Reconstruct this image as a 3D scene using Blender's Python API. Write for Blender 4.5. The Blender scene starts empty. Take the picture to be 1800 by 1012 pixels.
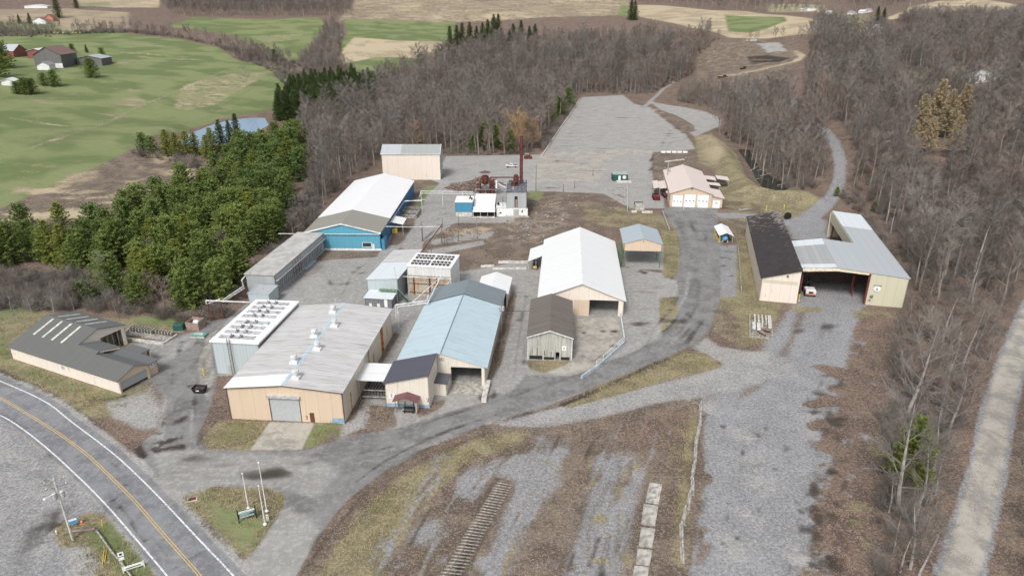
import bpy, math, random
import numpy as np
from mathutils import Vector, Matrix
random.seed(7); R=random.Random(11)
rad=math.radians
sc=bpy.context.scene
COL=sc.collection
# ------------------------------------------------------------------ camera model (24 mm drone camera, 70 m up, pitched down 22.5 deg)
H=70.0; F=1200.0; TH=rad(22.5)
cam=bpy.data.cameras.new('camera'); co=bpy.data.objects.new('camera',cam); COL.objects.link(co)
co.location=(0,0,H); co.rotation_euler=(rad(90)-TH,0,0)
cam.sensor_width=36; cam.lens=24; cam.clip_end=9000; cam.clip_start=0.5
sc.camera=co
def ray(px,py):
    a=(px-900)/F; b=(506-py)/F
    return (a, math.cos(TH)+b*math.sin(TH), -math.sin(TH)+b*math.cos(TH))
def P(px,py,h=0.0):
    r=ray(px,py); t=(h-H)/r[2]; return (r[0]*t,r[1]*t)
# ------------------------------------------------------------------ terrain heights
CP=[(-100,60,0),(0,60,0),(100,60,0),(150,150,1),(-160,120,1),(-120,230,2),(-100,330,3),(0,300,0),(0,450,1),(100,590,2),(0,590,3),(100,300,0),(160,230,5),
(-165,395,6),(-335,524,28),(-200,264,10),(-227,687,29),(-297,910,49),(-50,1080,61),(-50,1400,79),(0,905,36),(-100,740,29),(207,650,22),(270,417,31),(178,282,11),
(349,692,48),(625,1080,67),(525,733,42),(250,1285,70),(297,910,53),(-360,1000,56),(-700,700,50),(-500,400,36),(-350,250,22),(500,400,45),(700,500,55),(300,200,22),
(0,1750,120),(-800,1500,110),(800,1500,110),(-400,1700,118),(400,1700,118),(-900,1000,78),(900,1000,82),(0,700,14),(100,760,26),(-1200,1800,130),(1200,1800,130),(-1300,300,60),(1300,300,70),
(-250,330,16),(-420,640,36),(-150,560,12),(60,520,1),(130,420,1)]
CPa=np.array(CP,float)
def _U(r2):
    return np.where(r2>1e-9, 0.5*r2*np.log(np.maximum(r2,1e-9)),0.0)
_X=CPa[:,:2]/300.0; _n=len(_X)
_K=_U(((_X[:,None]-_X[None])**2).sum(-1))+np.eye(_n)*0.004
_A=np.zeros((_n+3,_n+3)); _A[:_n,:_n]=_K; _A[:_n,_n]=1; _A[:_n,_n+1:]=_X; _A[_n,:_n]=1; _A[_n+1:,:_n]=_X.T
_W=np.linalg.solve(_A,np.concatenate([CPa[:,2],np.zeros(3)]))
def sdf(px_,py_,poly):
    """signed distance (positive inside) of points to polygon"""
    d=np.full(px_.shape,1e18); ins=np.zeros(px_.shape,bool); n=len(poly)
    for i in range(n):
        ax,ay=poly[i]; bx,by=poly[(i+1)%n]
        ex,ey=bx-ax,by-ay; wx,wy=px_-ax,py_-ay
        L2=ex*ex+ey*ey+1e-12; t=np.clip((wx*ex+wy*ey)/L2,0,1)
        dx,dy=wx-ex*t,wy-ey*t; d=np.minimum(d,dx*dx+dy*dy)
        if ay!=by:
            c=((ay>py_)!=(by>py_)) & (px_<(bx-ax)*(py_-ay)/(by-ay)+ax); ins^=c
    d=np.sqrt(d); return np.where(ins,d,-d)
FLAT=[(-122,-60),(130,-60),(128,150),(118,185),(112,250),(100,330),(95,520),(60,585),(20,590),(-20,520),(-75,330),(-85,240),(-95,185),(-122,150)]
def sm(x): x=np.clip(x,0,1); return x*x*(3-2*x)
def Zt(x,y):
    x=np.atleast_1d(np.asarray(x,float)); y=np.atleast_1d(np.asarray(y,float))
    out=np.empty(x.shape); fx,fy,fo=x.ravel(),y.ravel(),out.ravel()
    for s in range(0,fx.size,60000):
        X=fx[s:s+60000]; Y=fy[s:s+60000]
        P_=np.stack([X,Y],1)/300.0
        r2=((P_[:,None]-_X[None])**2).sum(-1)
        z=_U(r2)@_W[:_n]+_W[_n]+P_@_W[_n+1:]
        m=sm(-sdf(X,Y,FLAT)/70.0)
        u=0.9*np.sin(X*.021+Y*.013)+.7*np.sin(X*-.017+Y*.029+1.3)+.4*np.sin(X*.05-Y*.043)
        fo[s:s+60000]=np.maximum(z,-2)*m+u*m
    return fo.reshape(x.shape)
def G(px,py):
    """pixel -> point on the terrain"""
    r=ray(px,py); t=np.concatenate([np.arange(60,900,6.0),np.arange(900,3000,25.0)])
    X,Y,Z=r[0]*t,r[1]*t,H+r[2]*t
    g=Z-Zt(X,Y); i=np.argmax(g<=0)
    if g[i]>0: i=len(t)-1
    lo,hi=t[max(i-1,0)],t[i]
    for _ in range(14):
        m=(lo+hi)/2
        if H+r[2]*m-Zt(r[0]*m,r[1]*m)[0]>0: lo=m
        else: hi=m
    return (r[0]*lo,r[1]*lo,float(Zt(r[0]*lo,r[1]*lo)[0]))
def zat(x,y): return float(Zt(x,y)[0])
def Gs(pts): return [G(*p)[:2] for p in pts]
# ------------------------------------------------------------------ scene helpers
def props(o,label=None,cat=None,group=None,kind=None):
    if label: o['label']=label
    if cat: o['category']=cat
    if group: o['group']=group
    if kind: o['kind']=kind
    return o
def thing(name,label,cat,loc=(0,0,0),rz=0.0,group=None):
    o=bpy.data.objects.new(name,None); o.empty_display_size=.5; COL.objects.link(o)
    o.location=loc; o.rotation_euler=(0,0,rz)
    return props(o,label,cat,group)
class MB:
    def __init__(s): s.v=[];s.f=[];s.c=[]
    def add(s,vs,fs):
        b=len(s.v); s.c.append((b,len(s.f))); s.v+= [tuple(v) for v in vs]; s.f+=[tuple(i+b for i in f) for f in fs]; return s
    def poly(s,pts): return s.add(pts,[tuple(range(len(pts)))])
    def box(s,x0,x1,y0,y1,z0,z1):
        if x0>x1:x0,x1=x1,x0
        if y0>y1:y0,y1=y1,y0
        return s.add([(x0,y0,z0),(x1,y0,z0),(x1,y1,z0),(x0,y1,z0),(x0,y0,z1),(x1,y0,z1),(x1,y1,z1),(x0,y1,z1)],
          [(0,3,2,1),(4,5,6,7),(0,1,5,4),(1,2,6,5),(2,3,7,6),(3,0,4,7)])
    def bevbox(s,x0,x1,y0,y1,z0,z1,b):
        """box with chamfered top edges"""
        a=[(x0,y0,z0),(x1,y0,z0),(x1,y1,z0),(x0,y1,z0)]; m=[(x0,y0,z1-b),(x1,y0,z1-b),(x1,y1,z1-b),(x0,y1,z1-b)]
        t=[(x0+b,y0+b,z1),(x1-b,y0+b,z1),(x1-b,y1-b,z1),(x0+b,y1-b,z1)]
        f=[(3,2,1,0),(8,9,10,11)]
        for i in range(4):
            j=(i+1)%4; f+=[(i,j,4+j,4+i),(4+i,4+j,8+j,8+i)]
        return s.add(a+m+t,f)
    def slab(s,pts,t=.12):
        """roof panel from its top outline, given thickness downward"""
        n=len(pts); top=list(pts); bot=[(p[0],p[1],p[2]-t) for p in pts]
        return s.add(top+bot,[tuple(range(n)),tuple(range(2*n-1,n-1,-1))]+[(i,i+n,(i+1)%n+n,(i+1)%n) for i in range(n)])
    def tube(s,p0,p1,r0,r1=None,n=8,cap=True):
        r1=r0 if r1 is None else r1
        a=Vector(p0); b=Vector(p1); d=(b-a)
        if d.length<1e-6: return s
        d.normalize(); u=d.orthogonal().normalized(); w=d.cross(u)
        vs=[]
        for c,r in ((a,r0),(b,r1)):
            for i in range(n):
                an=2*math.pi*i/n; vs.append(c+u*(r*math.cos(an))+w*(r*math.sin(an)))
        fs=[(i,(i+1)%n,n+(i+1)%n,n+i) for i in range(n)]
        if cap: fs+=[tuple(range(n-1,-1,-1)),tuple(range(n,2*n))]
        return s.add(vs,fs)
    def path(s,pts,r,n=6):
        for a,b in zip(pts[:-1],pts[1:]): s.tube(a,b,r,r,n)
        return s
    def lathe(s,prof,c=(0,0,0),n=16):
        b=[]
        for (r,z) in prof:
            for i in range(n):
                an=2*math.pi*i/n; b.append((c[0]+r*math.cos(an),c[1]+r*math.sin(an),c[2]+z))
        fs=[]
        for k in range(len(prof)-1):
            for i in range(n): fs.append((k*n+i,k*n+(i+1)%n,(k+1)*n+(i+1)%n,(k+1)*n+i))
        fs.append(tuple(range(n-1,-1,-1))); fs.append(tuple(range((len(prof)-1)*n,len(prof)*n)))
        return s.add(b,fs)
    def ell(s,c,r,n=10,m=7):
        pr=[(max(1e-3,math.sin(math.pi*k/m)),-math.cos(math.pi*k/m)) for k in range(m+1)]
        b=[];fs=[]
        for (q,z) in pr:
            for i in range(n):
                an=2*math.pi*i/n; b.append((c[0]+r[0]*q*math.cos(an),c[1]+r[1]*q*math.sin(an),c[2]+r[2]*z))
        for k in range(m):
            for i in range(n): fs.append((k*n+i,k*n+(i+1)%n,(k+1)*n+(i+1)%n,(k+1)*n+i))
        return s.add(b,fs)
    def wheel(s,c,r,w,axis='y',n=16):
        d={'x':(w/2,0,0),'y':(0,w/2,0)}[axis]
        return s.tube((c[0]-d[0],c[1]-d[1],c[2]),(c[0]+d[0],c[1]+d[1],c[2]),r,r,n)
    def wall(s,p0,p1,top,th=.18,z0=-.3,ops=(),out=1):
        """wall from p0 to p1 (2D), top = [(s,z)...] profile, ops=[(s0,s1,z0,z1)], thickness to the left (out=1) or right of p0->p1"""
        L=math.hypot(p1[0]-p0[0],p1[1]-p0[1]); ux,uy=(p1[0]-p0[0])/L,(p1[1]-p0[1])/L; nx,ny=-uy*th*out,ux*th*out
        if not isinstance(top,(list,tuple)): top=[(0,top),(L,top)]
        top=[(min(max(a,0),L),z) for a,z in top]
        def tz(q):
            for (a,za),(b,zb) in zip(top[:-1],top[1:]):
                if a-1e-6<=q<=b+1e-6: return za+(zb-za)*(q-a)/(b-a+1e-12)
            return top[-1][1]
        br=sorted(set([0,round(L,5)]+[round(a,5) for a,_ in top]+[round(v,5) for o in ops for v in o[:2]]))
        br=[b for b in br if 0<=b<=L+1e-4]
        for a,b in zip(br[:-1],br[1:]):
            if b-a<1e-4: continue
            m=(a+b)/2; segs=[]; cur=z0
            for o in sorted([o for o in ops if o[0]-1e-6<=m<=o[1]+1e-6],key=lambda o:o[2]):
                if o[2]>cur: segs.append((cur,cur,o[2],o[2]))
                cur=o[3]
            if min(tz(a+1e-5),tz(b-1e-5))>cur: segs.append((cur,cur,tz(a+1e-5),tz(b-1e-5)))
            for (za,zb,zc,zd) in segs:
                A=(p0[0]+ux*a,p0[1]+uy*a); B=(p0[0]+ux*b,p0[1]+uy*b)
                vs=[(A[0],A[1],za),(B[0],B[1],zb),(B[0],B[1],zd),(A[0],A[1],zc)]
                vs+=[(x+nx,y+ny,z) for x,y,z in vs]
                s.add(vs,[(0,1,2,3),(7,6,5,4),(0,4,5,1),(1,5,6,2),(2,6,7,3),(3,7,4,0)])
        return s
    def build(s,name,m,parent=None,smooth=False,label=None):
        me=bpy.data.meshes.new(name); me.from_pydata(s.v,[],s.f); me.update()
        if m: me.materials.append(m)
        if smooth: me.polygons.foreach_set('use_smooth',[True]*len(me.polygons))
        o=bpy.data.objects.new(name,me); COL.objects.link(o)
        if parent: o.parent=parent
        if label: o['label']=label
        return o
def _each(s,name,m,parent=None,smooth=False):
    out=[]
    c=s.c+[(len(s.v),len(s.f))]
    for (v0,f0),(v1,f1) in zip(c[:-1],c[1:]):
        q=MB(); q.v=s.v[v0:v1]; q.f=[tuple(i-v0 for i in f) for f in s.f[f0:f1]]; out.append(q.build(name,m,parent,smooth))
    return out
MB.each=_each
def copy_tree(o,parent=None):
    c=o.copy(); COL.objects.link(c)
    if parent: c.parent=parent
    for ch in o.children: copy_tree(ch,c)
    return c
# ------------------------------------------------------------------ materials
class NT:
    def __init__(s,name):
        s.m=bpy.data.materials.new(name); s.m.use_nodes=True; s.t=s.m.node_tree; s.n=s.t.nodes; s.l=s.t.links
        s.b=s.n['Principled BSDF']; s.b.inputs['Specular IOR Level'].default_value=.3
    def N(s,ty,**kw):
        n=s.n.new(ty)
        for k,v in kw.items(): setattr(n,k,v)
        return n
    def L(s,a,b): s.l.new(a,b)
    def val(s,i,v):
        if hasattr(v,'type') and hasattr(v,'is_linked'): s.L(v,i)
        else: i.default_value=v
    def noise(s,vec,scale,detail=3,rough=.55,dist=0.0):
        n=s.N('ShaderNodeTexNoise'); n.inputs['Scale'].default_value=scale; n.inputs['Detail'].default_value=detail
        n.inputs['Roughness'].default_value=rough; n.inputs['Distortion'].default_value=dist; s.L(vec,n.inputs['Vector']); return n.outputs['Fac']
    def ramp(s,f,a,b,ca=0.0,cb=1.0):
        n=s.N('ShaderNodeMapRange'); n.interpolation_type='SMOOTHSTEP'; s.L(f,n.inputs['Value'])
        n.inputs['From Min'].default_value=a; n.inputs['From Max'].default_value=b; n.inputs['To Min'].default_value=ca; n.inputs['To Max'].default_value=cb
        return n.outputs['Result']
    def mix(s,f,a,b):
        n=s.N('ShaderNodeMix'); n.data_type='RGBA'; s.val(n.inputs[0],f)
        for i,c in ((6,a),(7,b)):
            if isinstance(c,tuple): n.inputs[i].default_value=(*c[:3],1)
            else: s.L(c,n.inputs[i])
        return n.outputs[2]
    def math(s,op,a,b=None,c=None):
        n=s.N('ShaderNodeMath'); n.operation=op; s.val(n.inputs[0],a)
        if b is not None: s.val(n.inputs[1],b)
        if c is not None: s.val(n.inputs[2],c)
        return n.outputs[0]
    def scale(s,vec,sc_):
        n=s.N('ShaderNodeMapping'); n.inputs['Scale'].default_value=sc_; s.L(vec,n.inputs['Vector']); return n.outputs['Vector']
    def bump(s,h,st=.3,d=.05):
        n=s.N('ShaderNodeBump'); n.inputs['Strength'].default_value=st; n.inputs['Distance'].default_value=d; s.L(h,n.inputs['Height']); s.L(n.outputs['Normal'],s.b.inputs['Normal'])
def plain(name,c,rough=.7,metal=0.0,var=.15,sc_=1.5):
    t=NT(name); tc=t.N('ShaderNodeTexCoord').outputs['Object']
    f=t.noise(tc,sc_,4); d=tuple(max(0,x*(1-var*1.6)) for x in c); e=tuple(min(1,x*(1+var)) for x in c)
    t.L(t.mix(t.ramp(f,.3,.7),d,e),t.b.inputs['Base Color']); t.b.inputs['Roughness'].default_value=rough; t.b.inputs['Metallic'].default_value=metal
    return t.m
def panel(name,c,axis='x',period=.3,dirt=(.2,.17,.14),dirt_amt=.35,rough=.55,metal=0.0,rust=0.0,rustc=(.3,.1,.03),seam=0.0,bands=0.0,bandper=1.0,depth=.5,patch=None):
    """profiled sheet metal: ribs repeat along axis, run-off dirt stretched along the ribs; all in the building's own coordinates"""
    t=NT(name); tc=t.N('ShaderNodeTexCoord').outputs['Object']
    st={'x':(3.2,.22,.3),'y':(.22,3.2,.3),'vx':(2.5,2.5,.18)}[axis]
    v=t.scale(tc,st); f=t.noise(v,1.0,5,.65)
    g=t.noise(tc,.35,3)
    k=t.math('MULTIPLY',t.ramp(f,.42,.78),t.ramp(g,.3,.65,.35,1.0))
    k=t.math('MULTIPLY',k,dirt_amt)
    # sheet to sheet tone
    sp=t.N('ShaderNodeSeparateXYZ'); t.L(tc,sp.inputs[0])
    ax={'x':0,'y':1,'vx':0}[axis]
    base=c
    q=t.math('FLOOR',t.math('MULTIPLY',sp.outputs[ax],1.0/bandper))
    wn=t.N('ShaderNodeTexWhiteNoise'); wn.noise_dimensions='1D'; t.L(q,wn.inputs['W'])
    tone=t.mix(t.math('MULTIPLY',wn.outputs['Value'],bands if bands else .06),tuple(c),tuple(x*.55 for x in c))
    col=t.mix(k,tone,tuple(dirt))
    if rust>0:
        rv=t.scale(tc,{'x':(1.2,.15,.2),'y':(.15,1.2,.2),'vx':(1.3,1.3,.12)}[axis]); rf=t.noise(rv,1.0,5,.7)
        col=t.mix(t.math('MULTIPLY',t.ramp(rf,.62-rust*.25,.8-rust*.15),.9),col,tuple(rustc))
    sepv=t.math('MULTIPLY',sp.outputs[ax],2*math.pi/period)
    if axis=='vx': sepv=t.math('MULTIPLY',t.math('ADD',sp.outputs[0],sp.outputs[1]),2*math.pi/period)
    w=t.math('SINE',sepv)
    w2=t.ramp(w,.55,1.0)
    sm_=t.math('FRACT',t.math('MULTIPLY',sp.outputs[ax],1.0/2.4)); ln=t.ramp(sm_,.93,.97,0,.28)
    col=t.mix(t.math('MAXIMUM',t.math('MULTIPLY',w2,.12),ln),col,tuple(x*.45 for x in c))
    t.L(col,t.b.inputs['Base Color']); t.b.inputs['Roughness'].default_value=rough; t.b.inputs['Metallic'].default_value=metal
    t.bump(w2,depth,.05)
    return t.m
M={}
# ------------------------------------------------------------------ ground sheet with surface classes
C_LEAF,C_GRASS,C_DRY,C_GRAVEL,C_ASPH,C_HWY,C_CONC,C_DARK,C_PALE,C_BRUSH,C_STRAW,C_LOT=range(12)
NR,NC=900,1040
yy=30.0*(2600.0/30.0)**(np.linspace(0,1,NR)); yy=yy-14
uu=np.linspace(-1.3,1.3,NC)
GX=(uu[None,:]*(yy[:,None]+16)); GY=np.repeat(yy[:,None],NC,1)
GZ=Zt(GX,GY)
CELL=np.repeat((yy*.0050+.12)[:,None],NC,1)
PONDS=[([(316,238),(335,226),(370,216),(400,208),(440,206),(462,209),(468,220),(440,236),(400,250),(360,252),(330,248)],'far pond'),
       ([(1296,262),(1318,262),(1338,300),(1372,318),(1382,330),(1368,338),(1346,335),(1328,326),(1318,298)],'wood pond')]
POND=[]
for pts,_nm in PONDS:
    pw=[G(*p) for p in pts]; lv=min(p[2] for p in pw)+.1; poly=[p[:2] for p in pw]; POND.append((poly,lv))
    cx=sum(p[0] for p in poly)/len(poly); cy=sum(p[1] for p in poly)/len(poly)
    near=(np.abs(GX-cx)<110)&(np.abs(GY-cy)<110)
    s=sdf(GX[near],GY[near],poly); m=sm((s+14)/14.0)
    GZ[near]=GZ[near]*(1-m)+(lv-.15-.8*sm(s/3))*m
def berm(pts,h,wd):
    pl=[P(*p) for p in pts]; xs=[p[0] for p in pl]; ys=[p[1] for p in pl]
    sel=(GX>min(xs)-40)&(GX<max(xs)+40)&(GY>min(ys)-40)&(GY<max(ys)+40); X,Y=GX[sel],GY[sel]; d=np.full(X.shape,1e9)
    for (ax,ay),(bx,by) in zip(pl[:-1],pl[1:]):
        ex,ey=bx-ax,by-ay; t=np.clip(((X-ax)*ex+(Y-ay)*ey)/(ex*ex+ey*ey),0,1); d=np.minimum(d,np.hypot(X-ax-ex*t,Y-ay-ey*t))
    z=GZ[sel]; GZ[sel]=z+h*np.exp(-(d/wd)**2)
berm([(1248,252),(1272,278),(1290,310),(1318,340),(1360,350),(1410,350)],3.4,5.5)
berm([(1140,192),(1180,205),(1212,224)],1.6,3.0)
WT=np.zeros((12,NR,NC),np.float32); WT[C_LEAF]=1
OID=np.zeros((NR,NC),np.int8)
def paint(pts,cls,strength=1.0,soft=.5,obj=None,world=False):
    poly=pts if world else Gs(pts)
    if cls not in(C_HWY,C_ASPH,C_CONC,C_LOT): soft=soft*2.4
    xs=[p[0] for p in poly]; ys=[p[1] for p in poly]; mg=4+soft
    r0,r1=np.searchsorted(yy,min(ys)-mg),np.searchsorted(yy,max(ys)+mg)
    if r1<=r0: return
    sx,sy=GX[r0:r1],GY[r0:r1]; sel=(sx>min(xs)-mg)&(sx<max(xs)+mg)
    if not sel.any(): return
    s=sdf(sx[sel],sy[sel],poly); w=np.maximum(CELL[r0:r1][sel],soft)
    m=(sm(s/(2*w)+.5)*strength).astype(np.float32)
    for k in range(12):
        t=WT[k,r0:r1]; t[sel]=t[sel]*(1-m)+(m if k==cls else 0)
    if obj is not None:
        o=OID[r0:r1]; v=o[sel]; v[s>0]=obj; o[sel]=v
def stroke(pts,width,cls,strength=.8,soft=.2,obj=None,world=False):
    pl=pts if world else Gs(pts)
    L=[];Rr=[]
    for i,p in enumerate(pl):
        a=pl[max(i-1,0)]; b=pl[min(i+1,len(pl)-1)]; d=(b[0]-a[0],b[1]-a[1]); n=math.hypot(*d)+1e-9
        w=(width if not isinstance(width,(list,tuple)) else width[i])/2
        L.append((p[0]-d[1]/n*w,p[1]+d[0]/n*w)); Rr.append((p[0]+d[1]/n*w,p[1]-d[0]/n*w))
    paint(L+Rr[::-1],cls,strength,soft,obj,True)
def smooth_path(pl,n=3):
    for _ in range(n):
        q=[pl[0]]
        for a,b in zip(pl[:-1],pl[1:]):
            q+=[(a[0]*.75+b[0]*.25,a[1]*.75+b[1]*.25),(a[0]*.25+b[0]*.75,a[1]*.25+b[1]*.75)]
        q.append(pl[-1]); pl=q
    return pl
O_ROAD,O_DRIVE,O_LOT,O_GRAVEL,O_LANE=1,2,3,4,5
# far fields ---------------------------------------------------------------
paint([(-200,60),(60,48),(130,52),(230,60),(290,66),(380,83),(420,108),(500,116),(530,140),(520,165),(490,190),(440,200),(390,205),(330,222),(260,240),(235,262),(180,290),(100,325),(0,368),(-200,430)],C_GRASS,1,1.5)
for q in ([(5,205),(130,222),(145,226),(60,218)],[(110,162),(150,172),(130,168)],[(220,155),(250,158),(248,162),(225,160)],[(200,90),(300,97),(300,100),(210,94)],[(130,70),(260,78),(330,83),(260,82)],
          [(235,200),(262,203),(255,208),(233,205)],[(385,140),(402,141),(400,146),(387,145)],[(195,105),(230,108),(225,115),(195,112)],[(240,98),(275,101),(270,104),(245,102)],[(310,103),(355,104),(350,106),(312,106)],
          [(200,175),(240,170),(260,180),(235,188),(205,185)],[(30,170),(90,178),(130,185),(70,182)],[(320,150),(400,130),(480,125),(440,150),(380,185),(330,195),(300,190)]):
    paint(q,C_STRAW,.45,1.0)
stroke([(50,262),(150,230),(240,190),(300,165),(370,135),(420,118)],1.6,C_STRAW,.55,.6)
stroke([(370,195),(400,180),(450,152),(490,132)],1.2,C_DARK,.4,.5)
stroke([(180,103),(240,108),(330,110),(410,108)],.9,C_BRUSH,.8,.5)
paint([(235,262),(340,285),(362,300),(330,310),(230,335),(215,360),(200,372),(100,384),(-100,390),(-100,410),(0,368),(100,325),(180,290)],C_BRUSH,1,1.0)
for q in ([(240,262),(345,285),(330,292),(250,275)],[(110,310),(170,298),(175,312),(120,330),(90,335)],[(0,372),(100,372),(190,370),(190,384),(0,390)],[(200,320),(250,315),(240,325)],[(280,300),(330,295),(330,302),(290,308)],[(215,345),(235,332),(240,345),(220,358)]):
    paint(q,C_STRAW,.7,1.5)
paint([(290,48),(340,31),(560,31),(575,45),(545,85),(520,112),(480,100),(410,62),(350,52)],C_GRASS,1,1.5)
paint([(430,64),(540,58),(520,70),(470,76)],C_STRAW,.4,2)
stroke([(480,52),(520,47),(550,40)],2,C_STRAW,.6,1)
paint([(605,33),(800,37),(800,60),(785,95),(700,125),(640,145),(605,130),(595,90),(610,60)],C_GRASS,1,1.5)
paint([(595,97),(622,66),(700,72),(790,74),(788,95),(740,103),(660,101),(605,112)],C_STRAW,.95,1.5)
paint([(590,45),(625,-5),(1105,-5),(1112,15),(1085,27),(900,35),(700,37),(605,34)],C_BRUSH,1,2)
paint([(590,45),(625,-5),(1105,-5),(1112,15),(1085,27),(900,35),(700,37),(605,34)],C_STRAW,.55,2)
paint([(130,-5),(285,-5),(280,14),(200,14),(140,10)],C_STRAW,.8,2)
paint([(140,6),(190,4),(200,10),(150,12)],C_GRASS,.6,2)
paint([(-200,12),(120,15),(230,22),(230,50),(110,55),(-200,55)],C_STRAW,.55,3); paint([(-200,40),(60,38),(110,45),(100,55),(-200,60)],C_GRASS,.6,3)
stroke([(-60,16),(60,14),(150,11),(260,8)],5,C_PALE,.7,1,O_LANE)
paint([(1085,8),(1180,11),(1380,27),(1455,36),(1440,58),(1350,68),(1280,66),(1200,45),(1110,28)],C_STRAW,1,2)
paint([(1275,27),(1378,30),(1384,37),(1350,50),(1320,58),(1280,56)],C_GRASS,1,2)
paint([(1090,8),(1112,10),(1108,30),(1085,28)],C_GRASS,.7,2)
paint([(1345,6),(1450,9),(1458,22),(1350,22)],C_GRASS,.7,2); paint([(1345,6),(1450,9),(1458,22),(1350,22)],C_STRAW,.5,2)
paint([(1540,35),(1600,12),(1650,2),(1720,-2),(1800,12),(1790,24),(1650,24)],C_STRAW,1,2)
paint([(1450,22),(1530,25),(1540,60),(1470,60),(1440,45)],C_DRY,.7,3); paint([(1575,128),(1615,128),(1640,155),(1590,160)],C_DRY,.8,2); paint([(1620,105),(1700,118),(1700,150),(1630,160),(1590,150)],C_DRY,.6,2)
stroke([(1572,142),(1610,138),(1630,132)],3,C_PALE,.7,.6)
# clearing with dirt loop
paint([(1222,105),(1258,76),(1330,68),(1400,84),(1418,100),(1395,120),(1330,140),(1260,150),(1228,152)],C_BRUSH,1,1.5)
paint([(1222,105),(1258,76),(1330,68),(1400,84),(1418,100),(1395,120),(1330,140),(1260,150),(1228,152)],C_STRAW,.2,1.5)
paint([(1328,77),(1370,75),(1384,90),(1350,93)],C_PALE,.75,1.5)
paint([(1310,100),(1350,97),(1392,102),(1370,110),(1320,110)],C_DARK,.7,1.5)
stroke([(1262,135),(1300,130),(1335,123),(1372,114),(1400,107),(1409,98),(1396,90)],[5,6,6,6,6,5,4],C_STRAW,.9,.8,O_LANE)
# yard: bare brown ground under everything near the plant --------------------
paint([(1180,160),(1300,155),(1390,175),(1440,215),(1475,260),(1490,320),(1520,345),(1560,400),(1600,480),(1600,560),(1570,700),(1540,850),(1500,1012),(1480,1100),(380,1100),(1240,700),(1300,400),(1225,250)],C_BRUSH,.35,2)
# left building surroundings
paint([(-100,540),(0,548),(75,548),(120,556),(230,560),(330,556),(350,572),(240,600),(270,700),(250,730),(150,735),(60,690),(0,665),(-100,640)],C_DRY,1,.8)
paint([(-100,560),(20,600),(30,640),(120,672),(215,695),(200,705),(90,680),(0,640)],C_GRASS,.6,1.2); paint([(235,562),(330,560),(335,575),(290,572)],C_GRASS,.7,1)
paint([(0,545),(70,548),(60,570),(0,600)],C_GRASS,.35,2)
stroke([(-40,632),(0,655),(50,675),(95,697),(140,728),(175,760),(205,790)],1.6,C_DARK,.75,.4)
stroke([(-40,645),(0,668),(50,690),(95,712),(140,743),(175,772),(215,810)],2.2,C_BRUSH,.7,.6)
stroke([(150,705),(200,700),(225,694)],.9,C_DARK,.6,.3)
# thicket floor by the pines
paint([(-50,470),(160,480),(330,540),(420,525),(400,548),(330,566),(210,545),(90,546),(-50,546)],C_BRUSH,.8,1.5)
paint([(0,535),(40,530),(70,545),(0,556)],C_GRASS,.6,1.5); paint([(230,556),(330,556),(345,572),(250,566)],C_GRASS,.7,1)
# pavement of the plant -----------------------------------------------------
INNER=[(372,600),(400,560),(440,528),(492,500),(548,450),(565,438),(660,438),(700,400),(745,330),(773,300),(785,275),(960,272),(945,300),(935,335),(905,392),(800,395),(745,425),(742,445),(812,478),(905,462),(950,452),(1000,470),(1100,470),(1165,480),(1190,500),(1190,545),(1160,600),(1060,640),(1010,665),(900,735),(700,752),(640,752),(560,500),(420,660),(380,660)]
paint(INNER,C_LOT,1,.5,O_LOT); paint(INNER,C_ASPH,.35,.5)
paint([(785,275),(965,272),(940,335),(860,330),(805,330),(770,318)],C_LOT,1,.5,O_LOT)
paint([(1023,171),(1095,167),(1115,183),(1160,192),(1205,235),(1222,262),(1150,270),(1146,300),(1150,322),(1165,330),(1168,366),(1105,366),(1040,340),(960,336),(930,320),(945,290),(960,262)],C_LOT,1,.6,O_LOT)
paint([(948,268),(1150,262),(1150,272),(1080,275),(1045,340),(960,340),(935,318)],C_CONC,.5,.5)
paint([(1075,286),(1103,284),(1106,320),(1072,318)],C_PALE,.6,.3)
paint([(930,320),(1040,320),(1045,340),(935,336)],C_PALE,.8,.4)
paint([(1148,268),(1218,264),(1222,290),(1185,300),(1180,345),(1150,330)],C_BRUSH,1,.5)
paint([(1140,178),(1200,188),(1240,196),(1266,208),(1266,222),(1240,232),(1222,242),(1190,215)],C_PALE,.8,.5,O_LOT)
paint([(1132,186),(1150,189),(1213,217),(1223,230),(1200,235),(1160,205)],C_BRUSH,1,.5)
stroke([(1130,190),(1150,172),(1165,157),(1190,140)],4,C_PALE,.8,.5,O_LANE)
# main drive
DRIVE=[(420,1020),(425,985),(440,970),(472,930),(500,885),(500,868),(475,858),(380,854),(335,863),(312,884),(300,888),(262,830),(240,800),(252,775),(272,762),(285,745),(290,700),(265,668),(225,690),(280,650),(222,605),(300,592),(345,582),(368,565),(398,560),(372,600),(382,665),(368,720),(350,762),(362,788),(440,792),(545,789),(600,768),(700,752),(790,722),(845,706),(900,690),(925,660),(1000,662),(1062,638),(1110,622),(1158,594),(1186,560),(1193,520),(1184,490),(1196,440),(1190,410),(1165,372),(1170,364),(1262,364),(1262,390),(1268,425),(1272,480),(1264,540),(1248,580),(1215,608),(1170,628),(1100,657),(1020,690),(960,714),(860,744),(760,783),(680,828),(610,878),(555,950),(520,1020)]
paint(DRIVE,C_ASPH,1,.4,O_DRIVE)
paint([(395,562),(372,600),(380,660),(368,700),(350,690),(345,640),(355,600)],C_CONC,.55,.4)
paint([(182,708),(250,695),(280,720),(275,750),(240,752),(200,735)],C_PALE,.85,.8)
paint([(225,690),(270,672),(300,700),(285,745),(250,770),(235,740)],C_PALE,.4,1.0)
paint([(368,720),(395,695),(400,740),(360,785),(345,765)],C_BRUSH,.6,.7)
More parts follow.
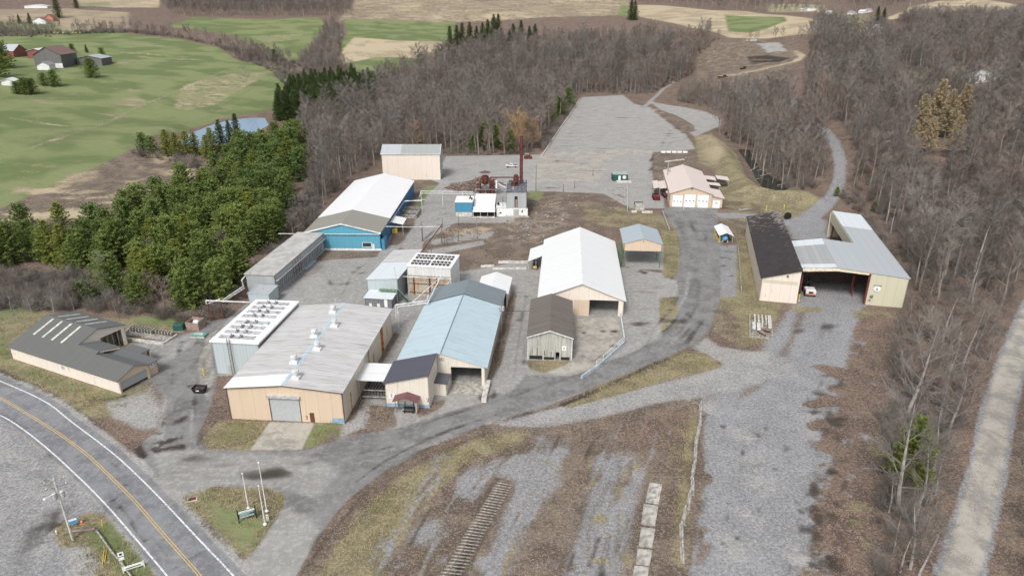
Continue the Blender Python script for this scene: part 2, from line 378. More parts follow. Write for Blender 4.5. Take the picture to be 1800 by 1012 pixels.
paint([(225,605),(300,596),(345,582),(350,600),(290,640),(265,668),(240,640)],C_LOT,.6,.6)
# entry flare pale shoulder
paint([(205,790),(250,800),(300,888),(312,884),(345,930),(420,985),(425,1020),(400,1010),(330,925),(268,860)],C_CONC,.75,.5)
paint([(258,770),(275,760),(300,768),(290,800),(262,800)],C_PALE,.5,.6)
paint([(420,930),(500,880),(560,930),(520,1030),(420,1030)],C_LOT,.6,1.0)
for q in ([(270,778),(320,765),(325,770),(280,783)],[(268,790),(325,780),(325,788),(275,803)],[(235,788),(248,782),(262,800),(250,810),(238,803)]): paint(q,C_DARK,.75,.25)
paint([(280,815),(290,812),(296,820),(286,826)],C_DARK,.5,.3)
# patches inside the yard ---------------------------------------------------
paint([(392,738),(476,741),(441,790),(366,789),(355,772),(378,745)],C_DRY,1,.35); paint([(395,742),(450,742),(440,770),(400,775)],C_GRASS,.45,1.0)
paint([(476,741),(554,743),(531,789),(440,790)],C_CONC,1,.15,O_LOT)
paint([(554,743),(606,742),(602,762),(542,789),(532,788)],C_GRASS,.85,.35); paint([(575,755),(600,745),(600,770),(550,790)],C_BRUSH,.5,.5)
paint([(607,740),(638,706),(668,706),(655,745),(600,768)],C_PALE,.9,.6); paint([(607,740),(638,706),(668,706),(655,745),(600,768)],C_BRUSH,.25,.6)
paint([(604,740),(625,700),(648,660),(694,584),(702,588),(665,648),(640,700),(618,742)],C_BRUSH,.85,.35)
paint([(655,716),(760,708),(792,698),(786,712),(745,730),(690,752),(650,756),(640,745)],C_BRUSH,.85,.5)
paint([(693,720),(730,716),(735,738),(700,750)],C_LOT,.9,.3)
paint([(793,690),(855,675),(848,708),(770,728)],C_LOT,.8,.3,O_LOT)
paint([(893,530),(903,512),(908,520),(893,590),(880,640),(865,668),(848,708),(840,700),(858,650),(878,590)],C_BRUSH,.9,.3)
paint([(925,633),(1006,634),(995,642),(955,655),(930,648)],C_DRY,1,.3); paint([(925,633),(1006,634),(990,645),(930,645)],C_BRUSH,.4,.3)
paint([(1004,560),(1090,556),(1096,600),(1050,645),(1015,660),(960,656),(1006,634)],C_CONC,.55,.4)
paint([(1160,523),(1188,522),(1193,548),(1180,572),(1160,584)],C_DRY,1,.3)
paint([(1163,400),(1190,402),(1195,440),(1192,482),(1170,490),(1160,470)],C_DRY,1,.4); paint([(1165,405),(1188,405),(1180,470)],C_GRASS,.4,.6)
paint([(1160,492),(1190,492),(1192,522),(1160,522)],C_LOT,1,.2)
paint([(908,345),(935,336),(1060,340),(1108,366),(1165,372),(1192,405),(1165,405),(1160,402),(1092,400),(1025,398),(960,432),(930,452),(880,462),(812,476),(806,452),(742,446),(746,428),(800,392),(905,392)],C_BRUSH,1,.6)
paint([(1020,360),(1105,366),(1165,374),(1190,405),(1100,400),(1030,395)],C_DRY,.6,1.2); paint([(960,345),(1050,345),(1040,360),(960,360)],C_DRY,.3,1)
paint([(930,336),(958,337),(950,352),(928,352)],C_GRASS,.8,.6)
paint([(880,400),(960,362),(1010,362),(1000,395),(930,430),(880,440)],C_PALE,.28,1.5)
paint([(750,440),(850,422),(852,430),(760,450)],C_LOT,.9,.2)
paint([(748,425),(800,412),(880,405),(860,418),(760,432)],C_PALE,.6,.4); paint([(775,405),(850,398),(868,400),(850,410),(785,414)],C_STRAW,.5,.4)
paint([(862,335),(882,318),(910,330),(905,345),(870,345)],C_LOT,.7,.4)
paint([(720,340),(745,312),(772,322),(748,345),(725,400),(700,432),(684,430),(700,390)],C_BRUSH,.9,.4); paint([(742,330),(770,322),(752,345),(735,375),(728,365)],C_GRASS,.6,.6)
paint([(548,441),(668,441),(662,452),(560,458)],C_BRUSH,.8,.3)
paint([(786,322),(835,316),(870,320),(870,338),(800,338)],C_DARK,.55,.5)
paint([(490,520),(548,452),(580,456),(540,510),(515,528)],C_BRUSH,.35,.5)
paint([(870,463),(930,455),(950,465),(930,475),(800,492),(798,478)],C_PALE,.35,.8)
# bank and grass east of the shop
paint([(1222,240),(1250,235),(1292,270),(1300,290),(1312,325),(1345,340),(1430,345),(1442,352),(1405,384),(1340,372),(1290,378),(1268,360),(1258,300),(1228,285)],C_DRY,1,.8)
paint([(1222,240),(1250,235),(1280,262),(1262,300),(1230,280)],C_STRAW,.4,1)
paint([(1264,345),(1345,362),(1330,378),(1264,376)],C_BRUSH,.5,.8)
paint([(1262,385),(1330,384),(1322,460),(1345,530),(1375,530),(1350,600),(1300,612),(1252,580),(1268,520),(1272,470),(1296,430),(1285,402)],C_DRY,.9,.5)
paint([(1262,385),(1330,384),(1322,440),(1296,420),(1285,402)],C_BRUSH,.5,.5); paint([(1250,545),(1295,540),(1310,600),(1290,605),(1252,580)],C_BRUSH,.6,.6)
paint([(1266,432),(1294,430),(1295,522),(1268,522)],C_GRAVEL,.9,.4); paint([(1266,432),(1294,430),(1290,470),(1270,470)],C_DARK,.3,1.0)
stroke([(1262,379),(1300,379),(1345,381),(1385,392),(1420,384),(1445,365),(1464,345),(1476,315),(1478,285),(1468,255),(1452,232),(1430,214),(1405,196),(1390,172)],[7,6,6,7,7,6,5,4.5,4.5,4.5,4.5,4.5,5,4],C_GRAVEL,.95,.7,O_GRAVEL)
stroke([(1400,384),(1445,362),(1466,342),(1478,312),(1479,285),(1468,255),(1452,232)],.7,C_BRUSH,.5,.3)
paint([(1382,390),(1450,386),(1458,425),(1395,420)],C_GRAVEL,.9,1.0,O_GRAVEL)
# storage lot (right)
paint([(1400,530),(1420,500),(1520,500),(1520,545),(1500,600),(1484,690),(1472,770),(1460,880),(1405,1030),(1200,1030),(1222,930),(1232,800),(1240,715),(1262,690),(1330,665),(1380,640),(1335,622),(1350,600),(1380,560)],C_GRAVEL,1,1.1,O_GRAVEL)
paint([(1300,680),(1380,655),(1330,690),(1290,710)],C_BRUSH,.6,.8); paint([(1420,650),(1500,640),(1480,720),(1440,700)],C_PALE,.3,1.5)
for q in ([(1420,690),(1480,660),(1500,680),(1470,700),(1500,760),(1450,770),(1430,730)],[(1410,850),(1450,830),(1475,850),(1465,900),(1430,890)],[(1400,960),(1440,900),(1455,920),(1420,1010),(1390,1010)],[(1468,755),(1495,745),(1510,770),(1480,785)],[(1395,540),(1480,545),(1440,600),(1400,580)]): paint(q,C_DARK,.3,1.5)
paint([(1520,543),(1592,548),(1585,620),(1560,720),(1540,850),(1520,940),(1490,1030),(1405,1030),(1460,880),(1472,790),(1484,690),(1500,600)],C_LEAF,.9,.8)
paint([(1380,600),(1400,545),(1420,545),(1400,600),(1380,640),(1350,640)],C_BRUSH,.6,.6); paint([(1395,538),(1450,540),(1440,550),(1395,548)],C_DRY,.7,.4)
paint([(1495,545),(1580,548),(1570,560),(1500,560)],C_DRY,.7,.5)
# gravel road far right
RR=[(1850,470),(1815,545),(1778,640),(1752,735),(1735,830),(1712,920),(1682,1030)]
stroke([(1870,430)]+RR,[5.6]*8,C_GRAVEL,.9,.3); stroke([(1870,430)]+RR,[4.4]*8,C_CONC,.6,.4,O_LANE)
for off in (-1.3,1.3):
    w=smooth_path(Gs([(1870,430)]+RR),2); q=[]
    for i,p in enumerate(w):
        a=w[max(i-1,0)]; b=w[min(i+1,len(w)-1)]; d=(b[0]-a[0],b[1]-a[1]); n=math.hypot(*d); q.append((p[0]-d[1]/n*off,p[1]+d[0]/n*off))
    stroke(q,.7,C_CONC,.5,.25,None,True)
stroke([(1850,590),(1800,760),(1785,900),(1770,1030)],2.5,C_BRUSH,.7,.6)
# second light track and islands
paint([(860,745),(960,718),(1080,690),(1200,662),(1280,640),(1345,620),(1400,632),(1390,655),(1280,688),(1150,712),(1050,737),(950,753),(885,752)],C_PALE,.75,.7,O_LANE)
paint([(860,745),(960,718),(1080,690),(1200,662),(1280,640),(1345,620),(1400,632),(1390,655),(1280,688),(1150,712),(1050,737),(950,753),(885,752)],C_GRAVEL,.3,.7)
paint([(1215,610),(1240,590),(1265,608),(1300,614),(1345,620),(1330,634),(1270,642),(1235,625)],C_PALE,.7,.6,O_LANE)
paint([(984,712),(1050,680),(1130,648),(1200,618),(1240,621),(1268,638),(1262,646),(1200,660),(1130,680),(1050,703),(1000,716)],C_DRY,1,.4); paint([(984,712),(1050,682),(1130,652),(1190,622),(1180,640),(1100,672),(1040,697)],C_BRUSH,.7,.4)
stroke([(990,713),(1060,680),(1140,646),(1200,620)],.8,C_DARK,.6,.3)
# foreground: yellow grass bank and old storage rows
paint([(500,1040),(560,950),(612,880),(682,830),(762,785),(862,746),(960,755),(1050,738),(1150,713),(1232,700),(1232,860),(1202,1040)],C_BRUSH,1,.5)
paint([(540,1040),(585,965),(640,893),(700,843),(780,795),(850,766),(935,758),(905,785),(820,815),(780,852),(720,900),(690,960),(672,1040)],C_DRY,1,.8); paint([(560,1040),(600,970),(660,900),(720,858),(760,840),(700,900),(660,970),(640,1040)],C_STRAW,.35,1.5)
stroke([(535,1012),(575,945),(625,888),(690,838),(770,793),(860,760)],1.4,C_DARK,.45,.5)
for q,s_ in (([(800,842),(850,815),(900,800),(990,790),(985,850),(930,930),(905,985),(880,1040),(835,1040),(865,960),(895,880),(905,845),(880,838),(830,880),(800,870)],.95),([(1045,800),(1110,788),(1135,830),(1115,920),(1090,1040),(975,1040),(1010,940),(1030,880)],.8),([(722,935),(750,915),(785,905),(790,940),(760,960),(728,958)],.8),([(655,978),(695,915),(735,850),(765,800),(790,800),(760,860),(720,930),(690,985)],.6),([(920,760),(1000,770),(1010,800),(950,790)],.5)):
    paint(q,C_GRAVEL,s_,.9)
for q in ([(930,770),(1080,775),(1120,800),(1060,810),(980,790)],[(690,1040),(720,960),(790,950),(820,900),(850,850),(880,830),(860,900),(830,960),(790,1040)],[(1020,860),(1050,850),(1040,920),(1000,1000),(990,960)]): paint(q,C_DARK,.35,1.2)
paint([(1100,740),(1215,712),(1225,740),(1190,800),(1130,790),(1060,770)],C_LEAF,.7,1.0)
stroke([(1190,800),(1180,860),(1172,940),(1165,1030)],2.2,C_DARK,.35,.8); stroke([(1222,730),(1212,790),(1200,880),(1192,1000)],1.6,C_DRY,.8,.6)
# sign island
paint([(312,885),(328,866),(370,856),(470,857),(498,868),(498,890),(466,942),(440,975),(424,984),(372,932)],C_DRY,1,.35)
paint([(345,868),(400,880),(440,900),(470,915),(455,945),(430,970),(400,940),(370,900)],C_GRASS,.75,1.0); paint([(380,860),(470,860),(492,872),(470,890),(430,880)],C_BRUSH,.55,.6)
stroke([(318,886),(372,936),(415,978),(430,984)],1.0,C_BRUSH,.8,.3)
# left gravel apron south of the road
paint([(-400,700),(-50,720),(0,742),(20,752),(60,785),(105,822),(150,865),(190,905),(235,960),(290,1040),(-400,1200)],C_GRAVEL,1,.6,O_GRAVEL)
paint([(-400,700),(-50,720),(0,742),(20,752),(60,785),(105,822),(150,865),(100,1000),(0,1100),(-400,1200)],C_PALE,.4,1.5)
paint([(88,930),(120,912),(160,900),(200,905),(240,960),(290,1040),(150,1040),(140,985),(110,960)],C_DRY,1,.5); paint([(150,940),(190,905),(215,925),(260,990),(285,1040),(220,1040),(180,980)],C_GRASS,.75,.8)
paint([(110,965),(150,955),(175,990),(170,1030),(120,1010)],C_PALE,.9,.5)
stroke([(30,1040),(38,980),(60,940),(95,905),(130,885)],2.4,C_DARK,.28,.7)
# highway
HU=[(-120,622),(-60,645),(0,669),(83,705),(123.6,740),(203,798),(278,870.5),(350,948),(411,1011),(470,1080)]
HL=[(-120,700),(-60,712),(0,727),(50,760),(105.5,806.7),(177.8,876),(236,943),(294.5,1011.7),(350,1085)]
HC=[(-120,655),(-60,672),(0,698),(69.4,740),(111,766),(155.5,799.7),(200,843),(239,881.7),(291.7,944),(352.8,1011.7),(405,1080)]
WU=smooth_path(Gs(HU),2); WL=smooth_path(Gs(HL),2); WC=smooth_path(Gs(HC),2)
def offs(w,off):
    q=[]
    for i,p in enumerate(w):
        a=w[max(i-1,0)]; b=w[min(i+1,len(w)-1)]; d=(b[0]-a[0],b[1]-a[1]); n=math.hypot(*d); q.append((p[0]-d[1]/n*off,p[1]+d[0]/n*off))
    return q
paint(offs(WU,2.2)+offs(WL,-1.0)[::-1],C_PALE,.7,.4,None,True)
paint(offs(WU,1.1)+offs(WL,-.5)[::-1],C_HWY,1,.12,O_ROAD,True)
for off,w_,st in ((-1.5,.9,.30),(1.3,.8,.25),(2.6,.5,.2)): stroke(offs(WC,off),w_,C_ASPH,st,.3,None,True)
stroke(offs(WC,-.8),1.3,C_DARK,.10,.4,None,True)
# tyre streaks, stains, cracks, darker ground bands ---------------------------------------------
SP=[smooth_path(Gs(q),2) for q in ([(470,1000),(560,890),(640,815),(760,755),(880,716),(1000,684),(1100,640),(1180,596),(1226,545),(1236,480),(1222,420),(1200,378)],
   [(300,800),(400,825),(560,800),(700,775),(820,735),(940,700),(1040,668)],[(330,600),(325,680),(320,740),(315,800)],[(270,820),(360,835),(470,830)])]
for pth,cnt,wid in ((SP[0],110,5.5),(SP[1],45,4.5),(SP[2],36,3.5),(SP[3],10,2.5)):
    for k in range(cnt):
        n=len(pth); a=R.randrange(0,n-3); b=min(n,a+R.randint(3,12)); off=R.uniform(-wid,wid)
        q=offs(pth,off)[a:b]
        stroke(q,R.uniform(.3,.9),R.choice([C_DARK,C_DARK,C_PALE,C_LOT]),R.uniform(.08,.32),.25,None,True)
def guide(gl,gr,n,cl,wlo,whi,slo,shi,seg=(3,9)):
    a=smooth_path(Gs(gl),3); b=smooth_path(Gs(gr),3); m=min(len(a),len(b))
    ia=[a[int(i*(len(a)-1)/(m-1))] for i in range(m)]; ib=[b[int(i*(len(b)-1)/(m-1))] for i in range(m)]
    for k in range(n):
        f=R.random(); s=R.randrange(0,m-3); e=min(m,s+R.randint(*seg)); q=[(ia[i][0]+(ib[i][0]-ia[i][0])*f+R.gauss(0,.06),ia[i][1]+(ib[i][1]-ia[i][1])*f) for i in range(s,e)]
        if len(q)>=3: stroke(q,R.uniform(wlo,whi),R.choice(cl),R.uniform(slo,shi),.15,None,True)
guide([(800,790),(740,850),(690,930),(640,1030)],[(1215,715),(1200,800),(1160,900),(1120,1030)],170,[C_DARK,C_DRY,C_LEAF,C_GRAVEL,C_LEAF,C_BRUSH,C_BRUSH],.3,.9,.2,.55)
guide([(1250,712),(1240,800),(1225,900),(1205,1025)],[(1480,690),(1468,780),(1450,900),(1400,1025)],90,[C_DARK,C_PALE,C_PALE,C_LOT,C_DARK],.3,.9,.10,.35)
guide([(1400,545),(1380,600),(1360,650),(1300,700)],[(1515,548),(1500,600),(1488,660),(1480,700)],30,[C_DARK,C_PALE,C_BRUSH],.3,.9,.15,.4)
guide([(1528,548),(1505,640),(1482,800),(1410,1025)],[(1588,550),(1575,660),(1548,820),(1500,1025)],60,[C_DARK,C_BRUSH,C_LEAF,C_LEAF],.3,1.0,.2,.5)
guide([(1023,173),(1000,205),(965,260),(950,285)],[(1095,170),(1160,195),(1200,240),(1140,290)],60,[C_DARK,C_PALE,C_PALE,C_CONC],.5,1.6,.12,.35)
guide([(1165,375),(1190,430),(1190,520),(1130,610)],[(1255,385),(1268,440),(1262,530),(1210,605)],60,[C_DARK,C_DARK,C_LOT],.3,.8,.15,.4)
guide([(905,525),(890,600),(870,660),(855,700)],[(945,525),(925,600),(922,650),(915,690)],26,[C_DARK,C_PALE],.3,.8,.15,.35)
guide([(1000,1000),(1000,900),(1050,820),(1080,790)],[(1120,1010),(1125,900),(1130,840),(1120,800)],20,[C_DRY,C_BRUSH],.3,.8,.3,.6)
guide([(310,600),(295,680),(290,740),(262,790)],[(370,590),(345,660),(345,740),(350,800)],34,[C_DARK,C_PALE],.3,.7,.15,.4)
guide([(-20,760),(60,830),(100,880),(60,1000)],[(20,760),(90,820),(160,890),(90,920)],30,[C_DARK,C_PALE],.3,.9,.1,.3)
for off in (-3.1,-1.7,1.2,2.7):
    stroke(offs(SP[0],off),.75,C_DARK,.16,.25,None,True)
stroke([(1023,172),(1000,205),(985,225)],.5,C_DARK,.3,.2); paint([(1023,171),(1095,167),(1115,183),(1160,192),(1205,235),(1150,268),(950,268)],C_CONC,.30,1.0)
for a,b_ in (((1000,205),(1150,200)),((985,228),(1180,232)),((965,252),(1190,255))): stroke([a,b_],.5,C_DARK,.25,.2)
for k in range(26):
    n=len(WC); a=R.randrange(1,n-4); q=offs(WC,R.uniform(-3.3,3.3))[a:a+R.randint(2,5)]; q=[(x+R.gauss(0,.08),y+R.gauss(0,.08)) for x,y in q]
    if len(q)>2: stroke(q,.22,C_DARK,.55,.08,None,True)
for k in range(12):
    a=R.randrange(1,len(WC)-2); q=[offs(WC,o)[a] for o in ((-3.4,-1.2,.6,2.6) if k%2 else (-3,-1.5))]; q=[(x+R.gauss(0,.12),y+R.gauss(0,.12)) for x,y in q]; stroke(q,.2,C_DARK,.5,.08,None,True)
for k in range(10):
    a=R.randrange(2,len(WC)-5); o=R.uniform(-2.6,2.0); w0=offs(WC,o)[a:a+3]; w1=offs(WC,o+R.uniform(.7,1.4))[a:a+3]; paint(w0+w1[::-1],R.choice([C_ASPH,C_DARK,C_LOT]),R.uniform(.12,.35),.06,None,True)
def blot(px0,py0,px1,py1,n,smin,smax,cls,st,el=1.0,ang=None):
    for k in range(n):
        x,y=R.uniform(px0,px1),R.uniform(py0,py1); c=G(x,y); s=R.uniform(smin,smax); an=R.uniform(0,math.pi) if ang is None else ang+R.gauss(0,.15); q=[]
        for j in range(9):
            t=2*math.pi*j/9; r=s*R.uniform(.5,1.2); dx,dy=r*el*math.cos(t),r*math.sin(t); q.append((c[0]+dx*math.cos(an)-dy*math.sin(an),c[1]+dx*math.sin(an)+dy*math.cos(an)))
        paint(q,cls,R.uniform(.4,1)*st,.25,None,True)
blot(570,460,640,500,8,.5,1.6,C_DARK,.6,2.0); blot(1020,565,1085,640,16,.3,1.1,C_DARK,.7); blot(1110,450,1160,480,10,.5,1.4,C_DARK,.6,1.6)
blot(1100,480,1185,590,24,.4,1.2,C_DARK,.35,4,-.05); blot(895,470,945,640,14,.4,1.2,C_DARK,.3,2); blot(960,180,1150,262,46,.6,1.8,C_DARK,.30,7,0.0); blot(960,180,1150,262,30,.8,2,C_PALE,.5,7,0.0)
blot(960,275,1060,335,16,.6,1.5,C_DARK,.25,5,0.0); blot(760,360,790,400,8,.4,1.2,C_DARK,.6,2); blot(300,600,345,760,24,.3,.9,C_DARK,.5,1.6); blot(270,760,420,840,16,.3,.9,C_DARK,.4,2.5,.1)
blot(1110,275,1150,320,8,.8,2.0,C_DARK,.3,2,0); blot(1400,560,1480,640,10,.5,1.5,C_DARK,.3,2); blot(1230,750,1460,1000,70,.25,1.0,C_DARK,.30,1.6); blot(1230,700,1460,1000,30,.8,2.5,C_PALE,.4,2)
blot(900,360,1020,430,30,.6,2.2,C_STRAW,.5,2); blot(780,400,960,455,22,.6,2.0,C_DARK,.25,2); blot(1040,800,1130,1000,26,.3,1.0,C_DRY,.5,1.6); blot(930,800,980,1000,14,.3,1,C_DRY,.5)
blot(0,780,110,1000,30,.6,2.0,C_DARK,.16,2.4,.2); blot(670,960,1000,1012,14,.5,1.5,C_GRAVEL,.5); blot(0,150,520,360,50,2,7,C_STRAW,.22,2.5,.3); blot(60,65,420,250,30,3,8,C_DRY,.45,3,.2)
blot(250,265,350,310,14,2,5,C_STRAW,.5,2); blot(30,330,300,380,26,1.5,4,C_STRAW,.45,3,.3); blot(640,0,1080,34,40,5,12,C_STRAW,.4,3)
blot(560,340,1160,470,14,.5,1.5,C_PALE,.3,2); blot(300,590,380,610,6,.4,1,C_DARK,.5,2); blot(1500,560,1560,1000,26,.6,1.8,C_DRY,.5,1.5)
stroke([(888,845),(872,875),(852,912),(832,950),(805,1000),(785,1035)],3.4,C_DARK,.45,.4)  # darker ground band beneath the skid timbers, showing in their gaps
stroke([(878,845),(860,875),(838,912),(815,950),(788,1000),(765,1035)],1.0,C_BRUSH,.6,.4)
blot(1440,640,1492,1010,34,.5,2.2,C_LEAF,.9,1.8,.2); blot(1425,660,1480,1010,40,.4,1.6,C_DARK,.45,1.8); blot(1240,720,1440,1000,60,.15,.5,C_DARK,.5,1.8); blot(1490,600,1540,900,14,.6,1.6,C_GRAVEL,.6,1.5); blot(1225,720,1245,1000,24,.4,1.2,C_BRUSH,.7,1.4)
blot(960,178,1160,262,50,.35,.9,C_DARK,.55,12,0.0); blot(955,275,1140,330,30,.35,.9,C_DARK,.45,9,0.0); paint([(948,270),(1140,272),(1045,322),(935,318)],C_STRAW,.22,.8); stroke([(1105,168),(1165,215),(1178,232),(1160,262),(1140,285)],.7,C_DARK,.4,.2); stroke([(1218,240),(1180,250),(1160,275),(1150,330)],.6,C_DARK,.35,.2); blot(1150,195,1200,245,14,.4,1.2,C_DARK,.6,4,0)
paint([(1097,430),(1166,432),(1166,474),(1097,472)],C_LOT,1,.4,O_LOT); blot(1100,440,1162,472,14,.4,1.2,C_DARK,.6,1.5)
blot(1268,436,1294,520,26,.2,.7,C_DARK,.6,1.5); blot(1268,436,1294,520,14,.2,.7,C_DRY,.6,1.5)
paint([(262,800),(300,788),(440,793),(560,800),(600,830),(560,880),(500,866),(470,857),(380,853),(312,884),(290,870)],C_LOT,.55,1.2); paint([(500,900),(560,900),(600,870),(545,960),(515,1020),(430,1020),(450,980)],C_LOT,.4,1.2)
blot(300,800,560,850,14,.6,2.0,C_DARK,.3,3,.1)
paint([(496,505),(560,480),(650,600),(600,580),(515,545)],C_LOT,1,.4,O_LOT)
paint([(1225,242),(1250,236),(1290,268),(1310,322),(1345,342),(1420,346),(1400,366),(1300,366),(1262,310)],C_STRAW,.22,1.2)
blot(20,90,480,340,70,1.0,4,C_STRAW,.3,5,.25); blot(20,90,480,340,60,1.0,4,C_DRY,.4,6,.25); blot(320,36,560,100,30,2,6,C_DRY,.4,6,.1)
# fine cracks / tar lines in the yard
for q in ([(655,455),(620,480),(600,520)],[(795,395),(770,395),(748,420)],[(838,394),(780,396),(730,430),(680,445)],[(900,520),(935,521)],[(905,640),(925,520)],[(820,690),(835,640)],[(700,445),(750,330)],[(1095,470),(1185,478)],[(1100,540),(1185,545)],[(940,262),(1150,268)],[(960,300),(1120,300)],[(1150,190),(1210,240),(1140,300)],[(1146,272),(1140,330)]):
    stroke(q,.35,C_DARK,.55,.15)
def ground_material():
    t=NT('ground_surfaces'); pos=t.N('ShaderNodeNewGeometry').outputs['Position']
    flat=t.scale(pos,(1,1,0.2))
    nf=t.noise(flat,4.5,3,.8); nm=t.noise(flat,.9,6,.72,.3); nl=t.noise(flat,.16,6,.68,.4); nx=t.noise(flat,.035,3,.5); nv=t.noise(flat,9.0,2,.8)
    nd=t.noise(flat,.55,8,.82,.2); ns=t.noise(flat,1.9,5,.8)
    streak=t.noise(t.scale(pos,(.25,1.6,.2)),1.0,4,.7)
    inv=lambda f:t.math('SUBTRACT',1.0,f)
    cols=[((.195,.142,.112),(.125,.093,.077),(.36,.28,.225)),      #leaf litter
          ((.15,.19,.08),(.235,.265,.125),(.10,.13,.055)),   #grass
          ((.275,.24,.145),(.17,.148,.092),(.40,.35,.23)),     #dry grass
          ((.30,.302,.31),(.195,.192,.19),(.42,.422,.43)),        #gravel
          ((.225,.222,.22),(.17,.167,.165),(.30,.293,.286)),         #asphalt
          ((.245,.25,.262),(.19,.193,.205),(.31,.312,.322)),         #highway
          ((.43,.40,.35),(.30,.28,.245),(.50,.475,.43)),         #concrete
          ((.035,.03,.027),(.06,.05,.042),(.09,.075,.06)),       #dark stain and other dark ground
          ((.37,.362,.35),(.26,.252,.24),(.47,.462,.448)),          #pale gravel
          ((.20,.16,.128),(.12,.093,.076),(.34,.285,.22)),        #brush
          ((.43,.355,.24),(.28,.225,.155),(.53,.455,.33)),           #straw
          ((.335,.328,.315),(.255,.25,.238),(.44,.43,.415))]           #lot
    amp=[2.4,2.0,2.1,2.6,.9,.15,.35,1.8,2.2,2.4,2.0,.5]
    src=[nm,nl,nm,nf,nm,nm,nl,nm,nf,nm,nl,nm]
    att=[]
    for k in range(3):
        a=t.N('ShaderNodeAttribute'); a.attribute_name='w%d'%k; s=t.N('ShaderNodeSeparateColor'); t.L(a.outputs['Color'],s.inputs[0])
        att+=[s.outputs[0],s.outputs[1],s.outputs[2],a.outputs['Alpha']]
    accc=None; accw=None
    for k in range(12):
        n=t.math('ADD',t.math('MULTIPLY',nm,.5),t.math('MULTIPLY',nl,.5)); n=n if k%2 else inv(n); n=t.math('ADD',t.math('MULTIPLY',n,.78),t.math('MULTIPLY',nf if k%3 else inv(nf),.22))
        f=t.math('MULTIPLY_ADD',t.math('SUBTRACT',n,.5),3.2*amp[k],1.0); f=t.math('MAXIMUM',f,.03)
        w=t.math('POWER',t.math('MULTIPLY',att[k],f),3.0)
        A,B,C=cols[k]
        big=t.ramp(nl if k not in(1,10) else nx,.42,.58)
        c=t.mix(big if k not in (3,8,11) else t.math('MULTIPLY',big,.45),A,B); hi=t.ramp(t.math('ADD',t.math('MULTIPLY',nf,.5),t.math('MULTIPLY',ns,.5)) if k in(0,1,2,3,8,9) else nm,.50,.57); c=t.mix(t.math('MULTIPLY',hi,.75 if k in(0,2,3,8,9,10) else .5),c,C)
        if k in (1,10): c=t.mix(t.math('MULTIPLY',t.ramp(streak,.45,.7),.45),c,C)
        if k in (3,8,11,4): c=t.mix(t.math('MULTIPLY',t.ramp(nd,.60,.66),.55 if k in(3,8) else .35),c,tuple(x*.38 for x in A))
        if k in (0,3,8,9,2): c=t.mix(t.math('MULTIPLY',t.ramp(t.math('ADD',t.math('MULTIPLY',nv,.45),t.math('MULTIPLY',inv(ns),.55)),.51,.57),.75),c,tuple(x*.42 for x in A))
        n1=t.N('ShaderNodeVectorMath'); n1.operation='SCALE'; t.L(c,n1.inputs[0]); t.L(w,n1.inputs['Scale'])
        if accc is None: accc=n1.outputs[0]; accw=w
        else:
            n2=t.N('ShaderNodeVectorMath'); n2.operation='ADD'; t.L(accc,n2.inputs[0]); t.L(n1.outputs[0],n2.inputs[1]); accc=n2.outputs[0]; accw=t.math('ADD',accw,w)
    d=t.N('ShaderNodeVectorMath'); d.operation='SCALE'; t.L(accc,d.inputs[0]); t.L(t.math('DIVIDE',1.0,t.math('MAXIMUM',accw,1e-5)),d.inputs['Scale'])
    t.L(d.outputs[0],t.b.inputs['Base Color']); t.b.inputs['Roughness'].default_value=.93; t.b.inputs['Specular IOR Level'].default_value=.15
    t.bump(t.math('ADD',nf,t.math('MULTIPLY',nm,2.0)),.5,.12)
    return t.m
M['ground']=ground_material()
verts=np.stack([GX,GY,GZ],-1).reshape(-1,3).astype(np.float32)
WF=WT.reshape(12,-1)
idx=np.arange(NR*NC).reshape(NR,NC)
quads=np.stack([idx[:-1,:-1],idx[:-1,1:],idx[1:,1:],idx[1:,:-1]],-1).reshape(-1,4)
qo=OID[:-1,:-1].reshape(-1)
def grid_object(name,oid,label=None):
    q=quads[qo==oid]
    if len(q)==0: return
    used,inv=np.unique(q,return_inverse=True); q2=inv.reshape(-1,4)
    me=bpy.data.meshes.new(name); me.vertices.add(len(used)); me.vertices.foreach_set('co',verts[used].ravel())
    me.loops.add(q2.size); me.loops.foreach_set('vertex_index',q2.ravel().astype(np.int32))
    me.polygons.add(len(q2)); me.polygons.foreach_set('loop_start',(np.arange(len(q2))*4).astype(np.int32)); 
    me.update(calc_edges=True); me.polygons.foreach_set('use_smooth',np.ones(len(q2),bool))
    for k in range(3):
        a=me.attributes.new('w%d'%k,'FLOAT_COLOR','POINT'); a.data.foreach_set('color',np.ascontiguousarray(WF[4*k:4*k+4,used].T).ravel())
    me.materials.append(M['ground']); me.validate()
    o=bpy.data.objects.new(name,me); COL.objects.link(o); props(o,label,None,None,'structure')
grid_object('ground',0); grid_object('road',O_ROAD); grid_object('driveway',O_DRIVE); grid_object('pavement',O_LOT); grid_object('gravel_path',O_GRAVEL); grid_object('dirt_road',O_LANE)
# ponds
def water(name,poly,lv,c,label):
    t=NT(name); t.b.inputs['Base Color'].default_value=(*c,1); t.b.inputs['Roughness'].default_value=.06; t.b.inputs['Specular IOR Level'].default_value=.6
    p=t.N('ShaderNodeNewGeometry').outputs['Position']; t.bump(t.noise(p,1.2,3),.06,.05)
    cx=sum(p[0] for p in poly)/len(poly); cy=sum(p[1] for p in poly)/len(poly)
    MB().poly([(cx+(x-cx)*1.06,cy+(y-cy)*1.06,lv-.12) for x,y in poly]).build('water',t.m)
    o=bpy.data.objects[-1] if False else None
for (poly,lv),c in zip(POND,((.15,.27,.42),(.02,.025,.02))):
    water('pond_water',poly,lv,c,None)
for o in list(COL.objects):
    if o.name.startswith('water'): props(o,None,None,None,'structure')
